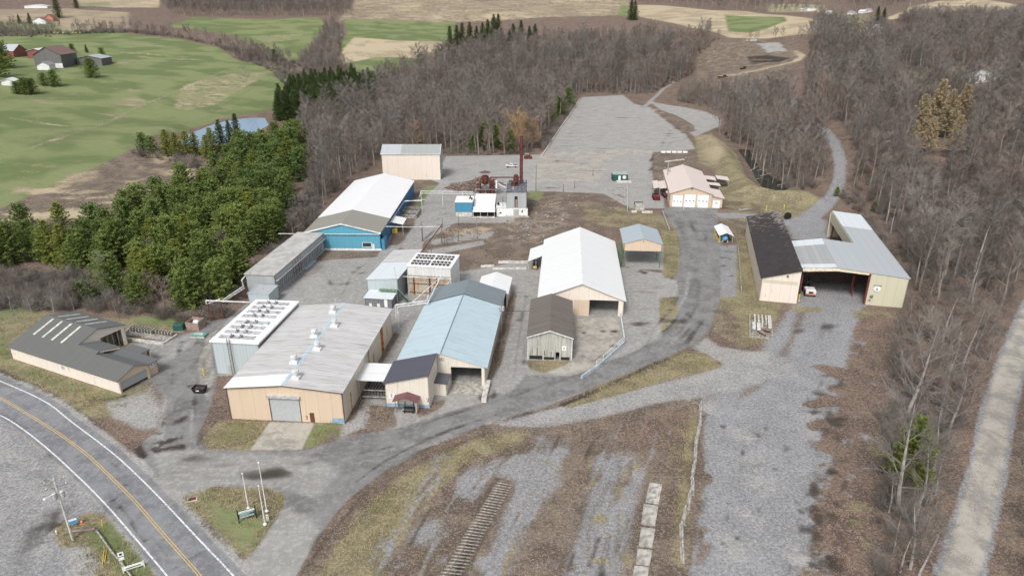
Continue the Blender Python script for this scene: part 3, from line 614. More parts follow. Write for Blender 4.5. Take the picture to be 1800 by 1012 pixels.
# road paint
def ribbon(w,width,z=.012):
    b=MB(); a=offs(w,width/2); c=offs(w,-width/2)
    for i in range(len(w)-1): b.add([(a[i][0],a[i][1],z),(c[i][0],c[i][1],z),(c[i+1][0],c[i+1][1],z),(a[i+1][0],a[i+1][1],z)],[(0,1,2,3)])
    return b
def road_paint(name,c,wear=.5):
    t=NT(name); p=t.N('ShaderNodeNewGeometry').outputs['Position']; f=t.noise(p,2.5,4,.75)
    t.L(t.mix(t.math('MULTIPLY',t.ramp(f,.48,.62),wear),c,(.25,.26,.28)),t.b.inputs['Base Color']); t.b.inputs['Roughness'].default_value=.8; return t.m
M['wp']=road_paint('white_road_paint',(.74,.74,.74),.8); M['yp']=road_paint('yellow_road_paint',(.62,.44,.14),.85)
clip=lambda w:[p for p in w]
props(ribbon(WU,.24).build('road_marking',M['wp']),None,None,None,'structure')
props(ribbon(WL,.24).build('road_marking',M['wp']),None,None,None,'structure')
b=ribbon(offs(WC,.16),.14); c2=ribbon(offs(WC,-.16),.14); b.add(c2.v,c2.f)
props(b.build('road_marking',M['yp']),None,None,None,'structure')
# ------------------------------------------------------------------ materials for buildings
M['roof_silver']=panel('weathered_silver_roof',(.62,.615,.61),'y',.6,(.22,.19,.18),.9,.45,bands=.30,bandper=1.15)
M['roof_white']=panel('white_metal_roof',(.80,.81,.81),'y',.5,(.5,.5,.48),.25,.4)
M['roof_whitepatch']=panel('new_white_sheet',(.85,.85,.86),'y',.6,(.5,.5,.5),.18,.4)
M['roof_blue']=panel('faded_light_blue_roof',(.50,.62,.675),'y',.9,(.20,.28,.33),.6,.45)
M['roof_slate']=panel('slate_grey_roof',(.20,.24,.26),'y',.9,(.16,.18,.2),.3,.5)
M['roof_dark']=panel('charcoal_metal_roof',(.105,.11,.125),'y',.5,(.15,.15,.15),.2,.5)
M['roof_shingle']=panel('grey_green_shingle',(.135,.140,.135),'x',.28,(.17,.17,.16),.35,.9,depth=.15)
M['roof_shingle2']=panel('grey_shingle_far',(.145,.15,.15),'y',.28,(.18,.18,.17),.35,.9,depth=.15)
M['roof_tan']=panel('khaki_grey_roof',(.30,.29,.25),'y',.6,(.24,.23,.2),.3,.5)
M['roof_bluegrey']=panel('blue_grey_roof',(.40,.46,.50),'y',.6,(.3,.34,.37),.2,.45)
M['roof_galv']=panel('galvanised_roof',(.44,.47,.49),'x',.6,(.36,.38,.4),.18,.45)
M['roof_galv2']=panel('dull_galvanised_roof',(.40,.41,.41),'x',.6,(.27,.27,.27),.4,.45,bands=.25,bandper=.9)
M['roof_galvw']=panel('white_galvanised_roof',(.66,.71,.74),'x',.6,(.5,.53,.55),.15,.45)
M['roof_pink']=panel('pale_pink_roof',(.70,.60,.56),'y',.6,(.55,.47,.43),.25,.5)
M['roof_grey']=plain('flat_grey_roof',(.46,.45,.43),.85,0,.12,.4)
M['roof_old']=panel('mossy_old_roof',(.17,.15,.135),'y',.7,(.20,.18,.14),.6,.85,rust=.25,rustc=(.13,.04,.03),bands=.3,bandper=.8)
def tar_roof():
    t=NT('torn_tar_roof'); tc=t.N('ShaderNodeTexCoord').outputs['Object']
    f=t.noise(tc,.6,4); base=t.mix(f,(.028,.025,.026),(.065,.055,.055))
    v=t.scale(tc,(.45,2.2,1)); g=t.noise(v,1.0,3,.6)
    sp=t.N('ShaderNodeSeparateXYZ'); t.L(tc,sp.inputs[0])
    far=t.ramp(sp.outputs[1],18,54,0,.16); edge=t.ramp(sp.outputs[0],5.5,9.4,0,.10)
    th=t.math('ADD',t.math('ADD',g,far),edge)
    k=t.ramp(th,.735,.765)
    t.L(t.mix(k,base,(.36,.33,.30)),t.b.inputs['Base Color']); t.b.inputs['Roughness'].default_value=.9; return t.m
M['roof_tar']=tar_roof()
M['beige']=panel('tan_steel_siding',(.66,.53,.40),'x',.32,(.42,.32,.23),.22,.55,depth=.35)
M['cream']=panel('cream_siding',(.74,.69,.60),'vx',.35,(.48,.4,.31),.35,.55,rust=.05,depth=.3)
M['cream2']=panel('cream_side_siding',(.72,.64,.53),'y',.35,(.5,.42,.33),.3,.55,rust=.12,rustc=(.42,.18,.06),depth=.3)
M['pinkcream']=panel('pale_peach_siding',(.80,.72,.64),'x',.4,(.5,.4,.32),.3,.55,rust=.06,depth=.3)
M['olivecream']=panel('pale_olive_siding',(.60,.58,.44),'x',.4,(.5,.48,.38),.2,.55,depth=.3)
M['galvwall']=panel('galvanised_siding',(.42,.45,.46),'x',.6,(.28,.28,.27),.4,.5,bands=.2,bandper=1.4)
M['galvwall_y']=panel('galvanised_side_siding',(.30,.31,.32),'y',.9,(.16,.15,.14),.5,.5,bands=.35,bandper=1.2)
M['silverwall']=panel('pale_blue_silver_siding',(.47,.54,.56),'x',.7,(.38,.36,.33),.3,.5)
M['rustwall']=panel('rust_streaked_siding',(.50,.47,.40),'x',.9,(.30,.26,.2),.4,.6,rust=.75,rustc=(.45,.20,.06),bands=.2,bandper=1.4)
M['whitecrate']=panel('whitewashed_siding',(.70,.71,.70),'x',.9,(.35,.36,.36),.6,.6,bands=.2,bandper=1.0)
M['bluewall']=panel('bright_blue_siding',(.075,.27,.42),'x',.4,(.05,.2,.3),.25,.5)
M['bluewall_l']=panel('lit_blue_siding',(.12,.36,.48),'x',.4,(.09,.28,.38),.3,.5)  # warehouse front: its brighter light is put into the blue itself
M['blueside']=panel('shaded_blue_siding',(.035,.17,.36),'y',.4,(.03,.13,.25),.25,.5)  # warehouse side and back: their shade is put into the blue itself
M['white']=plain('white_trim',(.80,.80,.79),.5); M['whited']=plain('white_door',(.88,.88,.87),.4,0,.05)
M['brown']=plain('dark_brown_trim',(.09,.06,.05),.6); M['bdoor']=plain('brown_door',(.13,.055,.035),.6); M['bluep']=plain('blue_foundation',(.28,.40,.52),.7)
M['steel']=panel('roller_door_steel',(.46,.49,.50),'x',50,(.34,.35,.34),.5,.45); M['galv']=plain('galvanised_steel',(.55,.56,.57),.45,.3)
M['pipew']=plain('white_pipe',(.68,.68,.68),.5,0,.2); M['rust']=plain('rusty_steel',(.13,.05,.04),.85,0,.6,2.5); M['redox']=plain('red_oxide_steel',(.16,.05,.045),.65,0,.25)
M['dark']=plain('dark_opening',(.02,.02,.02),.9); M['black']=plain('black_steel',(.025,.025,.028),.6); M['conc']=plain('concrete',(.42,.40,.36),.9,0,.25,1.2); M['concw']=plain('pale_concrete',(.58,.56,.52),.9,0,.2,1.2)
M['green']=plain('dark_green_paint',(.03,.10,.075),.6); M['green2']=plain('dull_green_paint',(.14,.26,.16),.6); M['yellow']=plain('yellow_paint',(.70,.52,.08),.6); M['orange']=plain('orange_plastic',(.75,.18,.06),.5)
M['glass']=plain('dark_glass',(.05,.06,.07),.15); M['maroon']=panel('maroon_metal_roof',(.17,.075,.085),'y',.5,(.2,.1,.1),.2,.5)
M['wood']=panel('peeling_white_boards',(.52,.52,.47),'x',.28,(.09,.085,.075),1.0,.9,bands=.5,bandper=.28)
M['woodg']=panel('grey_barn_boards',(.20,.195,.19),'vx',.4,(.09,.085,.08),.6,.9,bands=.4,bandper=.5); M['timber']=plain('weathered_timber',(.30,.27,.22),.9,0,.35,3); M['timberg']=plain('grey_timber',(.36,.34,.31),.9,0,.35,3)
M['pole']=plain('pole_wood',(.22,.18,.15),.9); M['red']=plain('barn_red',(.25,.095,.085),.7); M['teal']=plain('teal_paint',(.12,.32,.29),.6); M['skylight']=plain('skylight_sheet',(.60,.60,.53),.35,0,.2); M['purplegrey']=panel('dark_slate_sheet',(.095,.095,.12),'y',.5,(.12,.12,.14),.2,.5)
M['tyre']=plain('tyre_rubber',(.02,.02,.02),.9); M['mred']=plain('machine_red',(.20,.02,.03),.5); M['mwhite']=plain('machine_white',(.75,.73,.70),.45); M['salmon']=plain('faded_orange',(.55,.24,.16),.6); M['bluetank']=plain('blue_tank',(.10,.33,.55),.5)
M['houser']=plain('house_roof_grey',(.30,.29,.30),.8); M['houseb']=plain('house_roof_brown',(.24,.16,.14),.8); M['cap']=plain('vent_cap',(.70,.71,.72),.35,.2,.12)
M['roof_hang']=panel('hangar_roof',(.34,.36,.35),'x',.6,(.26,.27,.26),.3,.5)
def text(parent,s,size,loc,rot,m,ex=.01):
    c=bpy.data.curves.new('lettering','FONT'); c.body=s; c.size=size; c.extrude=ex; c.align_x='CENTER'; c.align_y='CENTER'; c.materials.append(m)
    o=bpy.data.objects.new('lettering',c); COL.objects.link(o); o.parent=parent; o.location=loc; o.rotation_euler=rot
    dg=bpy.context.evaluated_depsgraph_get(); dg.update(); me=bpy.data.meshes.new_from_object(o.evaluated_get(dg)); n=bpy.data.objects.new('lettering',me); COL.objects.link(n); n.parent=parent; n.location=loc; n.rotation_euler=rot
    bpy.data.objects.remove(o); n.name='lettering'; return n
FR=(rad(90),0,0)
def gable(t,W,L,he,hr,xr=None,y0=0.,oh=.35,ofr=.35,th=.14,mat='roof_white',her=None,name='roof',bk=None):
    """two roof slopes, ridge along y at x=xr; her = right eave height"""
    xr=W/2 if xr is None else xr; her=he if her is None else her; bk=ofr if bk is None else bk
    sl=(hr-he)/xr; sr=(hr-her)/(W-xr)
    a=y0-ofr; b=L+bk; b_=MB()
    b_.slab([(-oh,a,he-sl*oh+th),(xr,a,hr+th),(xr,b,hr+th),(-oh,b,he-sl*oh+th)],th)
    b_.slab([(xr,a,hr+th),(W+oh,a,her-sr*oh+th),(W+oh,b,her-sr*oh+th),(xr,b,hr+th)],th)
    return b_.build(name,M[mat],t)
def bld(name,label,x,y,ang,group=None,cat='building'): return thing(name,label,cat,(x,y,0),rad(ang),group)
TAN=math.tan
# ---------- front warehouse with silver roof
t=bld('warehouse','long tan warehouse with silver ribbed roof, roof vents and big roller door','x' and -51.4,106.5,-4.5)
W,L=21.2,35.8
MB().wall((0,0),(W,0),[(0,6.5),(10.6,7.5),(W,6.5)],ops=[(7.7,13.2,-.3,5.2),(14.85,15.7,-.3,2.0)]).build('front_wall',M['beige'],t)
sd=MB().wall((W,0),(W,L),6.5,ops=[(26.5,28.6,-.3,5.9),(16.6,17.8,-.3,5.9),(20.0,21.0,-.3,3.6),(4.2,5.2,-.3,3.8),(31.5,32.1,1.5,4.5)]).wall((0,L),(0,0),6.5).wall((W,L),(0,L),[(0,6.5),(10.6,7.5),(W,6.5)]); sd.build('wall',M['cream2'],t)
rf=gable(t,W,L,6.5,7.5,10.6,mat='roof_silver')
s=(1/10.6)
MB().slab([(-.37,-.37,6.5-.37*s+.16),(10.3,-.37,7.5-.3*s+.165),(10.3,3.9,7.5-.3*s+.165),(-.37,3.5,6.5-.37*s+.16)],.012).build('patch_sheet',M['roof_whitepatch'],rf)
MB().slab([(10.2,-.4,7.62),(10.6,-.4,7.68),(10.6,36.2,7.68),(10.2,36.2,7.62)],.03).slab([(10.6,-.4,7.68),(11.0,-.4,7.62),(11.0,36.2,7.62),(10.6,36.2,7.68)],.03).build('ridge_cap',M['roof_blue'],rf)
for x,y in ((12,2.8),(9.6,8.3),(12.1,14),(9.6,19.4),(12.1,24.6),(9.6,31.2)):
    z=7.5-abs(x-10.6)*s+.14; v=MB().box(x-.75,x+.75,y-.75,y+.75,z-.05,z+.35).build('roof_vent',M['white'],rf)
    MB().lathe([(.42,.3),(.42,1.0),(.62,1.0),(.66,1.25),(.62,1.6),(.40,1.68),(.05,1.72)],(x,y,z),14).build('vent_cap',M['cap'],v)
MB().tube((10.2,31.5,7.6),(10.2,31.5,10.6),.06).tube((9.5,31.5,9.6),(10.9,31.5,9.6),.04).tube((9.8,31.5,10.2),(10.6,31.5,10.2),.03).build('antenna',M['galv'],rf)
d=MB().box(7.72,13.18,.06,.12,-.1,5.15).build('roller_door',M['steel'],t); MB().box(7.3,13.5,-.5,.0,5.0,5.42).build('roll_housing',M['galv'],d)
b=MB(); [b.box(7.75,13.15,.03,.06,z,z+.03) for z in np.arange(.2,5.1,.28)]; b.build('slat_rib',M['galv'],d)
MB().box(14.87,15.68,.05,.12,-.1,1.98).build('door',M['bdoor'],t); text(t,'3',1.1,(14.2,-.03,.95),FR,M['bdoor'])
MB().box(18.9,21.23,-.04,-.003,-.2,1.1).build('foundation_patch',M['bluep'],t)
MB().box(-.1,.02,-.05,.05,0,6.4).box(W-.02,W+.1,-.05,.05,0,6.4).box(7.58,7.72,-.04,.04,0,5.0).box(13.18,13.32,-.04,.04,0,5.0).each('corner_trim',M['brown'],t)
e=MB(); 
for (xa,za,xb,zb) in ((-.35,6.47,10.6,7.5),(10.6,7.5,W+.35,6.47)): e.add([(xa,-.37,za),(xb,-.37,zb),(xb,-.37,zb+.12),(xa,-.37,za+.12),(xa,-.42,za),(xb,-.42,zb),(xb,-.42,zb+.12),(xa,-.42,za+.12)],[(4,5,6,7),(0,3,2,1),(3,7,6,2),(0,1,5,4)])
e.build('eave_trim',M['brown'],t)
o=plain('orange_rust_door',(.50,.17,.05),.8,0,.5,1.5); o2=plain('tan_side_door',(.58,.40,.18),.7,0,.4,1.5)
MB().box(W-.12,W-.06,26.5,28.6,-.1,5.9).build('side_door',o,t); MB().box(W-.12,W-.06,16.6,17.8,-.1,5.9).build('side_door',o2,t); MB().box(W-.14,W-.09,20,21,-.1,3.6).box(W-.14,W-.09,31.5,32.1,1.5,4.5).each('side_hatch',M['timberg'],t); MB().box(W-.14,W-.09,4.2,5.2,-.1,3.8).build('side_door',o2,t)
# ---------- silver kiln with white trough roof, left of the warehouse
t=bld('drying_kiln','pale silver kiln shed with white slatted roof hatches beside the silver roofed warehouse',-60.8,123.3,-6)
W,L=9.9,20.6
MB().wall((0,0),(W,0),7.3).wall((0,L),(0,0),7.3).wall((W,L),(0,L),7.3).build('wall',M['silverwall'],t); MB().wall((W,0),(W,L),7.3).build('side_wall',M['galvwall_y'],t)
rf=MB().slab([(-.25,-.3,7.55),(W+.25,-.3,7.55),(W+.25,L+.25,7.55),(-.25,L+.25,7.55)],.35).build('roof',M['roof_whitepatch'],t)
g=plain('roof_hatch_grey',(.40,.41,.42),.6,0,.3); M['vg']=plain('brown_black_vent',(.07,.06,.055),.8,0,.5); M['hm']=plain('hatch_motor_grey',(.30,.30,.30),.7,0,.4)
for k in range(8):
    y=1.1+k*2.3+(.9 if k>3 else 0); 
    h=MB().box(1.0,8.5,y,y+.25,7.56,7.75).box(1.0,8.5,y+.75,y+1.0,7.56,7.75).build('roof_hatch',g,rf)
    MB().box(3.4,3.9,y-.1,y+1.1,7.76,7.95).box(5.3,5.8,y-.1,y+1.1,7.76,7.95).tube((3.6,y+.5,7.9),(3.6,y+.5,8.35),.12).tube((5.5,y+.5,7.9),(5.5,y+.5,8.35),.12).each('hatch_motor',M['hm'],h)
b=MB()
for x in (3.6,4.2): b.tube((x,-.45,0),(x,-.45,8.4),.05)
for z in np.arange(.4,8.3,.35): b.tube((3.6,-.45,z),(4.2,-.45,z),.03)
b.build('ladder',M['rust'],t); MB().box(2.6,3.4,-.05,-.003,.1,1.9).build('door',M['galvwall'],t)
# ---------- long silver kiln with flat roof
t=bld('long_kiln','long galvanised kiln with flat pale roof and panelled open side beside the pines',-69.2,165,-6.0)
W,L=7.8,34.8
MB().wall((0,0),(W,0),5.5).wall((0,L),(0,0),5.5).wall((W,L),(0,L),5.5).build('wall',M['galvwall'],t)
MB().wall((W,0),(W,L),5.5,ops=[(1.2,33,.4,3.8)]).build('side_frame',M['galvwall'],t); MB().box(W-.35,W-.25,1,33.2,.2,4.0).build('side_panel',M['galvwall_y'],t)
b=MB(); [b.box(W-.26,W-.12,y,y+.12,.3,3.9) for y in np.arange(1.2,33,1.27)]; b.build('side_rib',M['galv'],t)
b=MB(); [b.tube((W+.05,y,.4),(W+.05,y,5.0),.06) for y in (11.5,13.3,15.1,16.9)]; [b.tube((W+.05,11.5,z),(W+.05,16.9,z),.05) for z in (1.6,3.1,4.6)]; b.build('door_frame',M['redox'],t)
rf=MB().slab([(-.3,-.3,5.75),(W+.3,-.3,5.75),(W+.3,L+.3,5.75),(-.3,L+.3,5.75)],.25).build('roof',M['roof_grey'],t)
MB().box(W+.3,W+.9,-.2,L,4.0,4.12).path([(W+.85,-.2,4.9),(W+.85,L,4.9)],.05).path([(W+.85,-.2,5.3),(W+.85,L,5.3)],.04).build('walkway',M['galv'],t)
MB().tube((1.3,-.2,5.8),(1.3,-.2,6.4),.15).tube((6,16,5.8),(6,16,6.3),.15).tube((6,30,5.8),(6,30,6.3),.12).each('roof_stub',M['galv'],rf)
t=bld('control_shed','small silver flat roofed shed at the near end of the long kiln',-66.2,157.2,-5)
MB().wall((0,0),(5.6,0),3.3).wall((5.6,0),(5.6,5.4),3.3).wall((0,5.4),(0,0),3.3).wall((5.6,5.4),(0,5.4),3.3).build('wall',M['silverwall'],t)
MB().slab([(-.15,-.15,3.5),(5.75,-.15,3.5),(5.75,5.55,3.6),(-.15,5.55,3.6)],.18).build('roof',M['roof_galv'],t); MB().tube((.8,.3,3.5),(.8,.3,5.2),.05).tube((2.9,2.6,3.55),(2.9,2.6,3.9),.15).each('vent_pipe',M['galv'],t)
# lumber bay steps next to the long kiln: sheet stack
t=thing('sheet_stack','stack of pale blue roofing sheets lying beside the long kiln','stack',(*P(537,466)[:2],0),rad(-6))
b=MB(); [b.box(-1.5+k*.9,-.7+k*.9,-4+R.uniform(-.5,.5),3.5+R.uniform(-.5,.5),.05,.35+k*.04) for k in range(4)]; b.build('sheets',plain('pale_blue_sheet',(.42,.52,.56),.5),t)
# ---------- blue gabled building
t=bld('blue_warehouse','large blue warehouse with white roof and tan grey front roof section',-63.5,199.9,-1.3)
W,L=23.1,66
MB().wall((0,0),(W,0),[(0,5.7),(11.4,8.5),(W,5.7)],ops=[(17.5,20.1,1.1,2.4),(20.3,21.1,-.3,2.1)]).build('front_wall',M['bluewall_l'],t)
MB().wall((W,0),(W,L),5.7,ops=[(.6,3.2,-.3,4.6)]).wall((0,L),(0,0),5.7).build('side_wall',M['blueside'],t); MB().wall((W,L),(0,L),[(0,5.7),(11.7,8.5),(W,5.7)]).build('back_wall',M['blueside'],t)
gable(t,W,15,5.7,8.5,11.4,mat='roof_tan',bk=0); gable(t,W,L,5.75,8.56,11.4,y0=15.36,mat='roof_whitepatch',name='main_roof')
MB().box(17.4,20.2,-.04,.0,2.4,2.55).box(17.4,20.2,-.04,0,.95,1.1).box(17.35,17.5,-.04,0,.95,2.55).box(20.1,20.25,-.04,0,.95,2.55).each('window_frame',M['white'],t); MB().box(17.5,20.1,.06,.1,1.1,2.4).build('window',M['glass'],t)
MB().box(20.32,21.08,.04,.09,-.1,2.08).build('door',M['roof_galvw'],t); MB().box(-.1,W+.1,-.06,-.005,-.2,.5).build('base_strip',M['white'],t)
MB().path([(-8,-.6,5.35),(W+.1,-.5,5.35)],.12).build('front_pipe',M['pipew'],t)
b=MB(); [b.box(x,x+.12,-.1,-.005,4.4,5.2) for x in np.arange(2,18,2.6)]; b.each('bracket',M['bluewall'],t)
e=MB()
for (xa,za,xb,zb) in ((-.35,5.63,11.4,8.5),(11.4,8.5,W+.35,5.63)): e.add([(xa,-.37,za-.2),(xb,-.37,zb-.2),(xb,-.37,zb+.16),(xa,-.37,za+.16),(xa,-.44,za-.2),(xb,-.44,zb-.2),(xb,-.44,zb+.16),(xa,-.44,za+.16)],[(4,5,6,7),(0,3,2,1),(3,7,6,2),(0,1,5,4)])
e.build('gable_trim',M['white'],t)
aw=MB().slab([(W+.1,15.6,4.4),(W+4.4,15.2,3.7),(W+4.4,22.4,3.7),(W+.1,22.8,4.4)],.12).build('awning',M['white'],t); MB().tube((W+4.2,15.5,0),(W+4.2,15.5,3.6),.12).tube((W+4.2,22.1,0),(W+4.2,22.1,3.6),.12).each('awning_post',M['timberg'],aw)
MB().box(W+.1,W+1.1,.4,4.4,0,3.4).build('side_annex',M['bluewall'],t); MB().box(W+.02,W+.1,36,38,.2,3).build('side_door',M['blueside'],t)
MB().path([(W+.3,14,4.6),(W+.6,40,4.6),(W+8,42,4.8)],.12).path([(W+.3,30,1),(W+.3,30,5)],.08).build('side_pipe',M['pipew'],t)
t=thing('yellow_bin','small yellow bin under the white awning of the blue warehouse','bin',(*P(694,409),0),.1)
MB().bevbox(-.9,.9,-.7,.7,.0,1.5,.15).build('box',M['yellow'],t)
t=thing('open_pit','low timber walled pit bins beside the blue warehouse wall','bin',(*P(722,377),0),rad(-4))
b=MB()
for y in (-5,0,5): b.box(-3,3,y-.15,y+.15,0,1.6)
b.box(-3.2,-2.9,-5,5,0,1.6).box(2.9,3.2,-5,5,0,1.6); b.build('timber_wall',M['timberg'],t); MB().box(-2.8,2.8,-4.8,4.8,.05,.4).build('dark_fill',M['dark'],t)
# ---------- tall hangar
t=bld('tall_hangar','tall cream open ended storage hall with grey roof at the edge of the woods',-56,291.5,0)
W,D=24.9,12
MB().wall((0,0),(W,0),11).wall((0,0),(0,D),[(0,11),(6,14),(D,11)],out=-1).wall((W,D),(0,D),11).build('wall',M['pinkcream'],t)
MB().slab([(-.3,-.3,11.1),(W/3,-.3,11.1),(W/3,6,14.2),(-.3,6,14.2)],.12).slab([(-.3,6,14.2),(W+.3,6,14.2),(W+.3,D+.3,11.1),(-.3,D+.3,11.1)],.12).build('roof',M['roof_galv'],t)
MB().slab([(W/3,-.3,11.1),(W+.3,-.3,11.1),(W+.3,6,14.2),(W/3,6,14.2)],.12).build('roof_section',M['roof_hang'],t)
b=MB(); [b.box(W-.1,W+.1,.3,D-.3,z,z+.14) for z in np.arange(1.2,11.5,1.5)]; [b.box(W-.15,W+.15,y,y+.2,0,11.2) for y in (.1,D-.3,6)]; b.build('open_frame',M['white'],t)
e=MB().box(W-.02,W+.3,-.45,-.31,11.0,11.25).box(-.3,W,-.42,-.31,10.98,11.2); e.add([(W+.31,-.3,10.9),(W+.45,-.3,10.9),(W+.45,6,14.0),(W+.31,6,14.0),(W+.31,-.3,11.2),(W+.45,-.3,11.2),(W+.45,6,14.3),(W+.31,6,14.3)],[(0,1,5,4),(1,2,6,5),(2,3,7,6),(3,0,4,7),(4,5,6,7),(0,3,2,1)]); e.build('edge_trim',M['white'],t)
# ---------- light blue roofed building
t=bld('blue_roof_mill','long cream mill building with light blue roof, slate rear roof and open front bay',-22.7,119.5,-5)
W=17.5; L1,L2=29.2,37.6
MB().wall((0,0),(W,0),[(0,4.4),(8.8,7.0),(W,4.4)],ops=[(10.65,16.75,-.3,4.05),(8.3,9.4,5.2,6.0)]).build('front_wall',M['cream'],t)
MB().wall((W,0),(W,L2),4.4).wall((0,L2),(0,0),4.4,ops=[]).wall((W,L2),(0,L2),[(0,4.4),(8.8,7.0),(W,4.4)]).build('wall',M['cream2'],t)
gable(t,W,L1,4.4,7.05,8.8,mat='roof_blue',bk=0,oh=.5); gable(t,W,L2+.2,4.65,7.35,8.8,y0=L1+.36,mat='roof_slate',name='rear_roof',oh=.5)
MB().box(8.7,8.9,-.4,L1,7.2,7.26).build('ridge_seam',M['roof_slate'],t)
MB().box(8.3,8.8,.04,.08,5.2,6.0).box(8.9,9.4,.04,.08,5.2,6.0).each('vent_window',M['steel'],t)
MB().box(10.3,17.3,-3.2,1.5,-.2,.06).build('concrete_apron',M['conc'],t); MB().box(W-.05,W+.9,-6.0,1.0,-.1,.9).build('ramp_wall',M['concw'],t)
t=bld('mill_lean_to','cream slope roofed wing numbered 2 with charcoal roof and blue base',-23.7,110.6,-4.5)
MB().wall((0,0),(8.3,0),[(0,5.1),(8.3,7.1)],z0=.75).build('front_wall',M['cream'],t); MB().wall((8.3,0),(8.3,8.4),7.1).wall((0,8.4),(0,0),5.1).build('wall',M['pinkcream'],t)
MB().box(0,8.3,.0,.18,-.3,.75).build('base_course',M['bluep'],t)
MB().slab([(-.3,-.4,5.2),(8.5,-.4,7.32),(8.5,8.3,7.32),(-.3,8.3,5.2)],.14).build('roof',M['purplegrey'],t)
text(t,'2',1.1,(8.0,-.03,1.75),FR,M['black']); s_=MB().box(.55,1.65,-.06,-.02,1.75,3.0).build('sign_board',M['white'],t); text(s_,'7',.95,(1.1,-.085,2.37),FR,M['black'])
t=thing('entry_canopy','small maroon gabled canopy on posts over a bench by the mill wing','canopy',(-23.7,110.6,0),rad(-4.5))
MB().slab([(1.8,-2.4,2.6),(4.2,-2.4,3.45),(4.2,-.08,3.45),(1.8,-.08,2.6)],.08).slab([(4.2,-2.4,3.45),(6.6,-2.4,2.6),(6.6,-.08,2.6),(4.2,-.08,3.45)],.08).build('roof',M['maroon'],t)
b=MB(); [b.tube((x,y,0),(x,y,2.6),.09) for x in (2.3,6.1) for y in (-2.1,-.3)]; b.each('post',M['timberg'],t); MB().box(6.2,6.28,-2.2,-.2,.3,2.5).build('side_panel',M['beige'],t)
b=MB(); b.box(3.6,5.9,-1.6,-.9,.75,.85).box(3.6,5.9,-2.2,-1.9,.42,.5)
for x in (3.9,5.5): b.tube((x,-2.1,0),(x,-1.0,1.9),.09); b.tube((x,-.9,0),(x,-1.2,.8),.06)
b.build('bench_frame',M['black'],t)
t=thing('door_porch','small cream door porch with grey lean roof beside the open bay','porch',(-15.2,114.6,0),rad(-6))
MB().wall((0,0),(2.6,0),[(0,2.75),(2.6,2.55)]).wall((2.6,0),(2.6,3.8),2.55).wall((0,3.8),(0,0),2.75).build('wall',M['cream'],t); MB().slab([(-.15,-.15,2.85),(2.8,-.15,2.7),(2.8,3.9,2.7),(-.15,3.9,2.85)],.1).build('roof',M['roof_dark'],t); MB().box(2.6,2.66,.8,1.8,0,2.1).build('door',M['steel'],t)
t=bld('link_canopy','white flat canopy on posts bridging the warehouse and the mill',-30.1,113.2,-4.5,cat='canopy')
MB().slab([(-.1,-.1,4.3),(6.2,-.1,4.3),(6.2,6.2,4.55),(-.1,6.2,4.55)],.14).build('roof',M['roof_white'],t); b=MB()
for x in (.1,.9): b.tube((x,.1,0),(x+.0,.1,4.2),.09)
b.tube((6.0,6,0),(6.0,6,4.3),.09).tube((.1,.1,2.2),(.9,.1,4.1),.05); b.each('post',M['timberg'],t)
t=thing('roller_conveyor','dark steel roller conveyor frame under the white link canopy','conveyor',(-28.6,113.8,0),rad(-4.5))
b=MB(); b.box(.2,4.6,0,.25,1.3,1.55).box(.2,4.6,4.2,4.5,1.3,1.55)
for k in range(7): b.tube((.5+k*.6,.1,1.5),(.9+k*.6,4.4,1.6),.09); b.tube((.5+k*.6,.1,0),(.8+k*.6,.8,2.4),.06)
b.box(0,4.8,-.6,-.4,.4,.6); b.build('frame',M['black'],t); MB().box(.1,4.7,-.25,-.1,1.7,1.85).box(0,4.8,-.8,-.65,.55,.75).build('rail',M['timberg'],t)
# small white gable behind
t=bld('white_annex','small white gabled shed behind the slate end of the mill',-22.7,119.5,-5)
b=MB().slab([(10.3,39.0-.5,3.6),(14.3,39.0-.5,5.0),(14.3,50,5.0),(10.3,50,3.6)],.1).slab([(14.3,38.5,5.0),(18.5,38.5,3.6),(18.5,50,3.6),(14.3,50,5.0)],.1).build('roof',M['roof_white'],t)
MB().wall((18.2,38.2),(18.2,49.8),3.55).wall((10.5,49.8),(10.5,38.2),3.55).wall((18.2,49.8),(10.5,49.8),[(0,3.5),(3.9,4.9),(7.7,3.5)]).build('wall',M['cream2'],t); MB().box(18.2,18.26,40,41.5,.3,2.6).build('door',M['timberg'],t)
# ---------- kilns in the middle
t=bld('middle_kiln','silver lean roofed kiln with green stair platform in the middle of the yard',-37,161.3,-9)
W,L=8.2,22
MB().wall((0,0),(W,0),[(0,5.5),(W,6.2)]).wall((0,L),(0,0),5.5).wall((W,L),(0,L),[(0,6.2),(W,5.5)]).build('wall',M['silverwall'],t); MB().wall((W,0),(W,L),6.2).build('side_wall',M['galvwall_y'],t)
MB().slab([(-.2,-.2,5.65),(W+.3,-.2,6.4),(W+.3,11.6,6.4),(-.2,11.6,5.65)],.12).build('roof',M['roof_galvw'],t); MB().slab([(-.2,11.6,5.75),(W+.3,11.6,6.5),(W+.3,L+.2,6.5),(-.2,L+.2,5.75)],.12).build('rear_roof',M['roof_silver'],t)
MB().path([(-.4,-.3,6.1),(-.4,L,6.2)],.07).path([(-.3,0,5.6),(-.4,-.3,6.1)],.05).path([(7.6,.2,6.2),(7.6,.2,9.2)],.06).build('roof_rail',M['galv'],t)
st=MB().box(3.6,8.4,-1.6,-.3,3.3,3.5); st.build('platform',M['green2'],t)
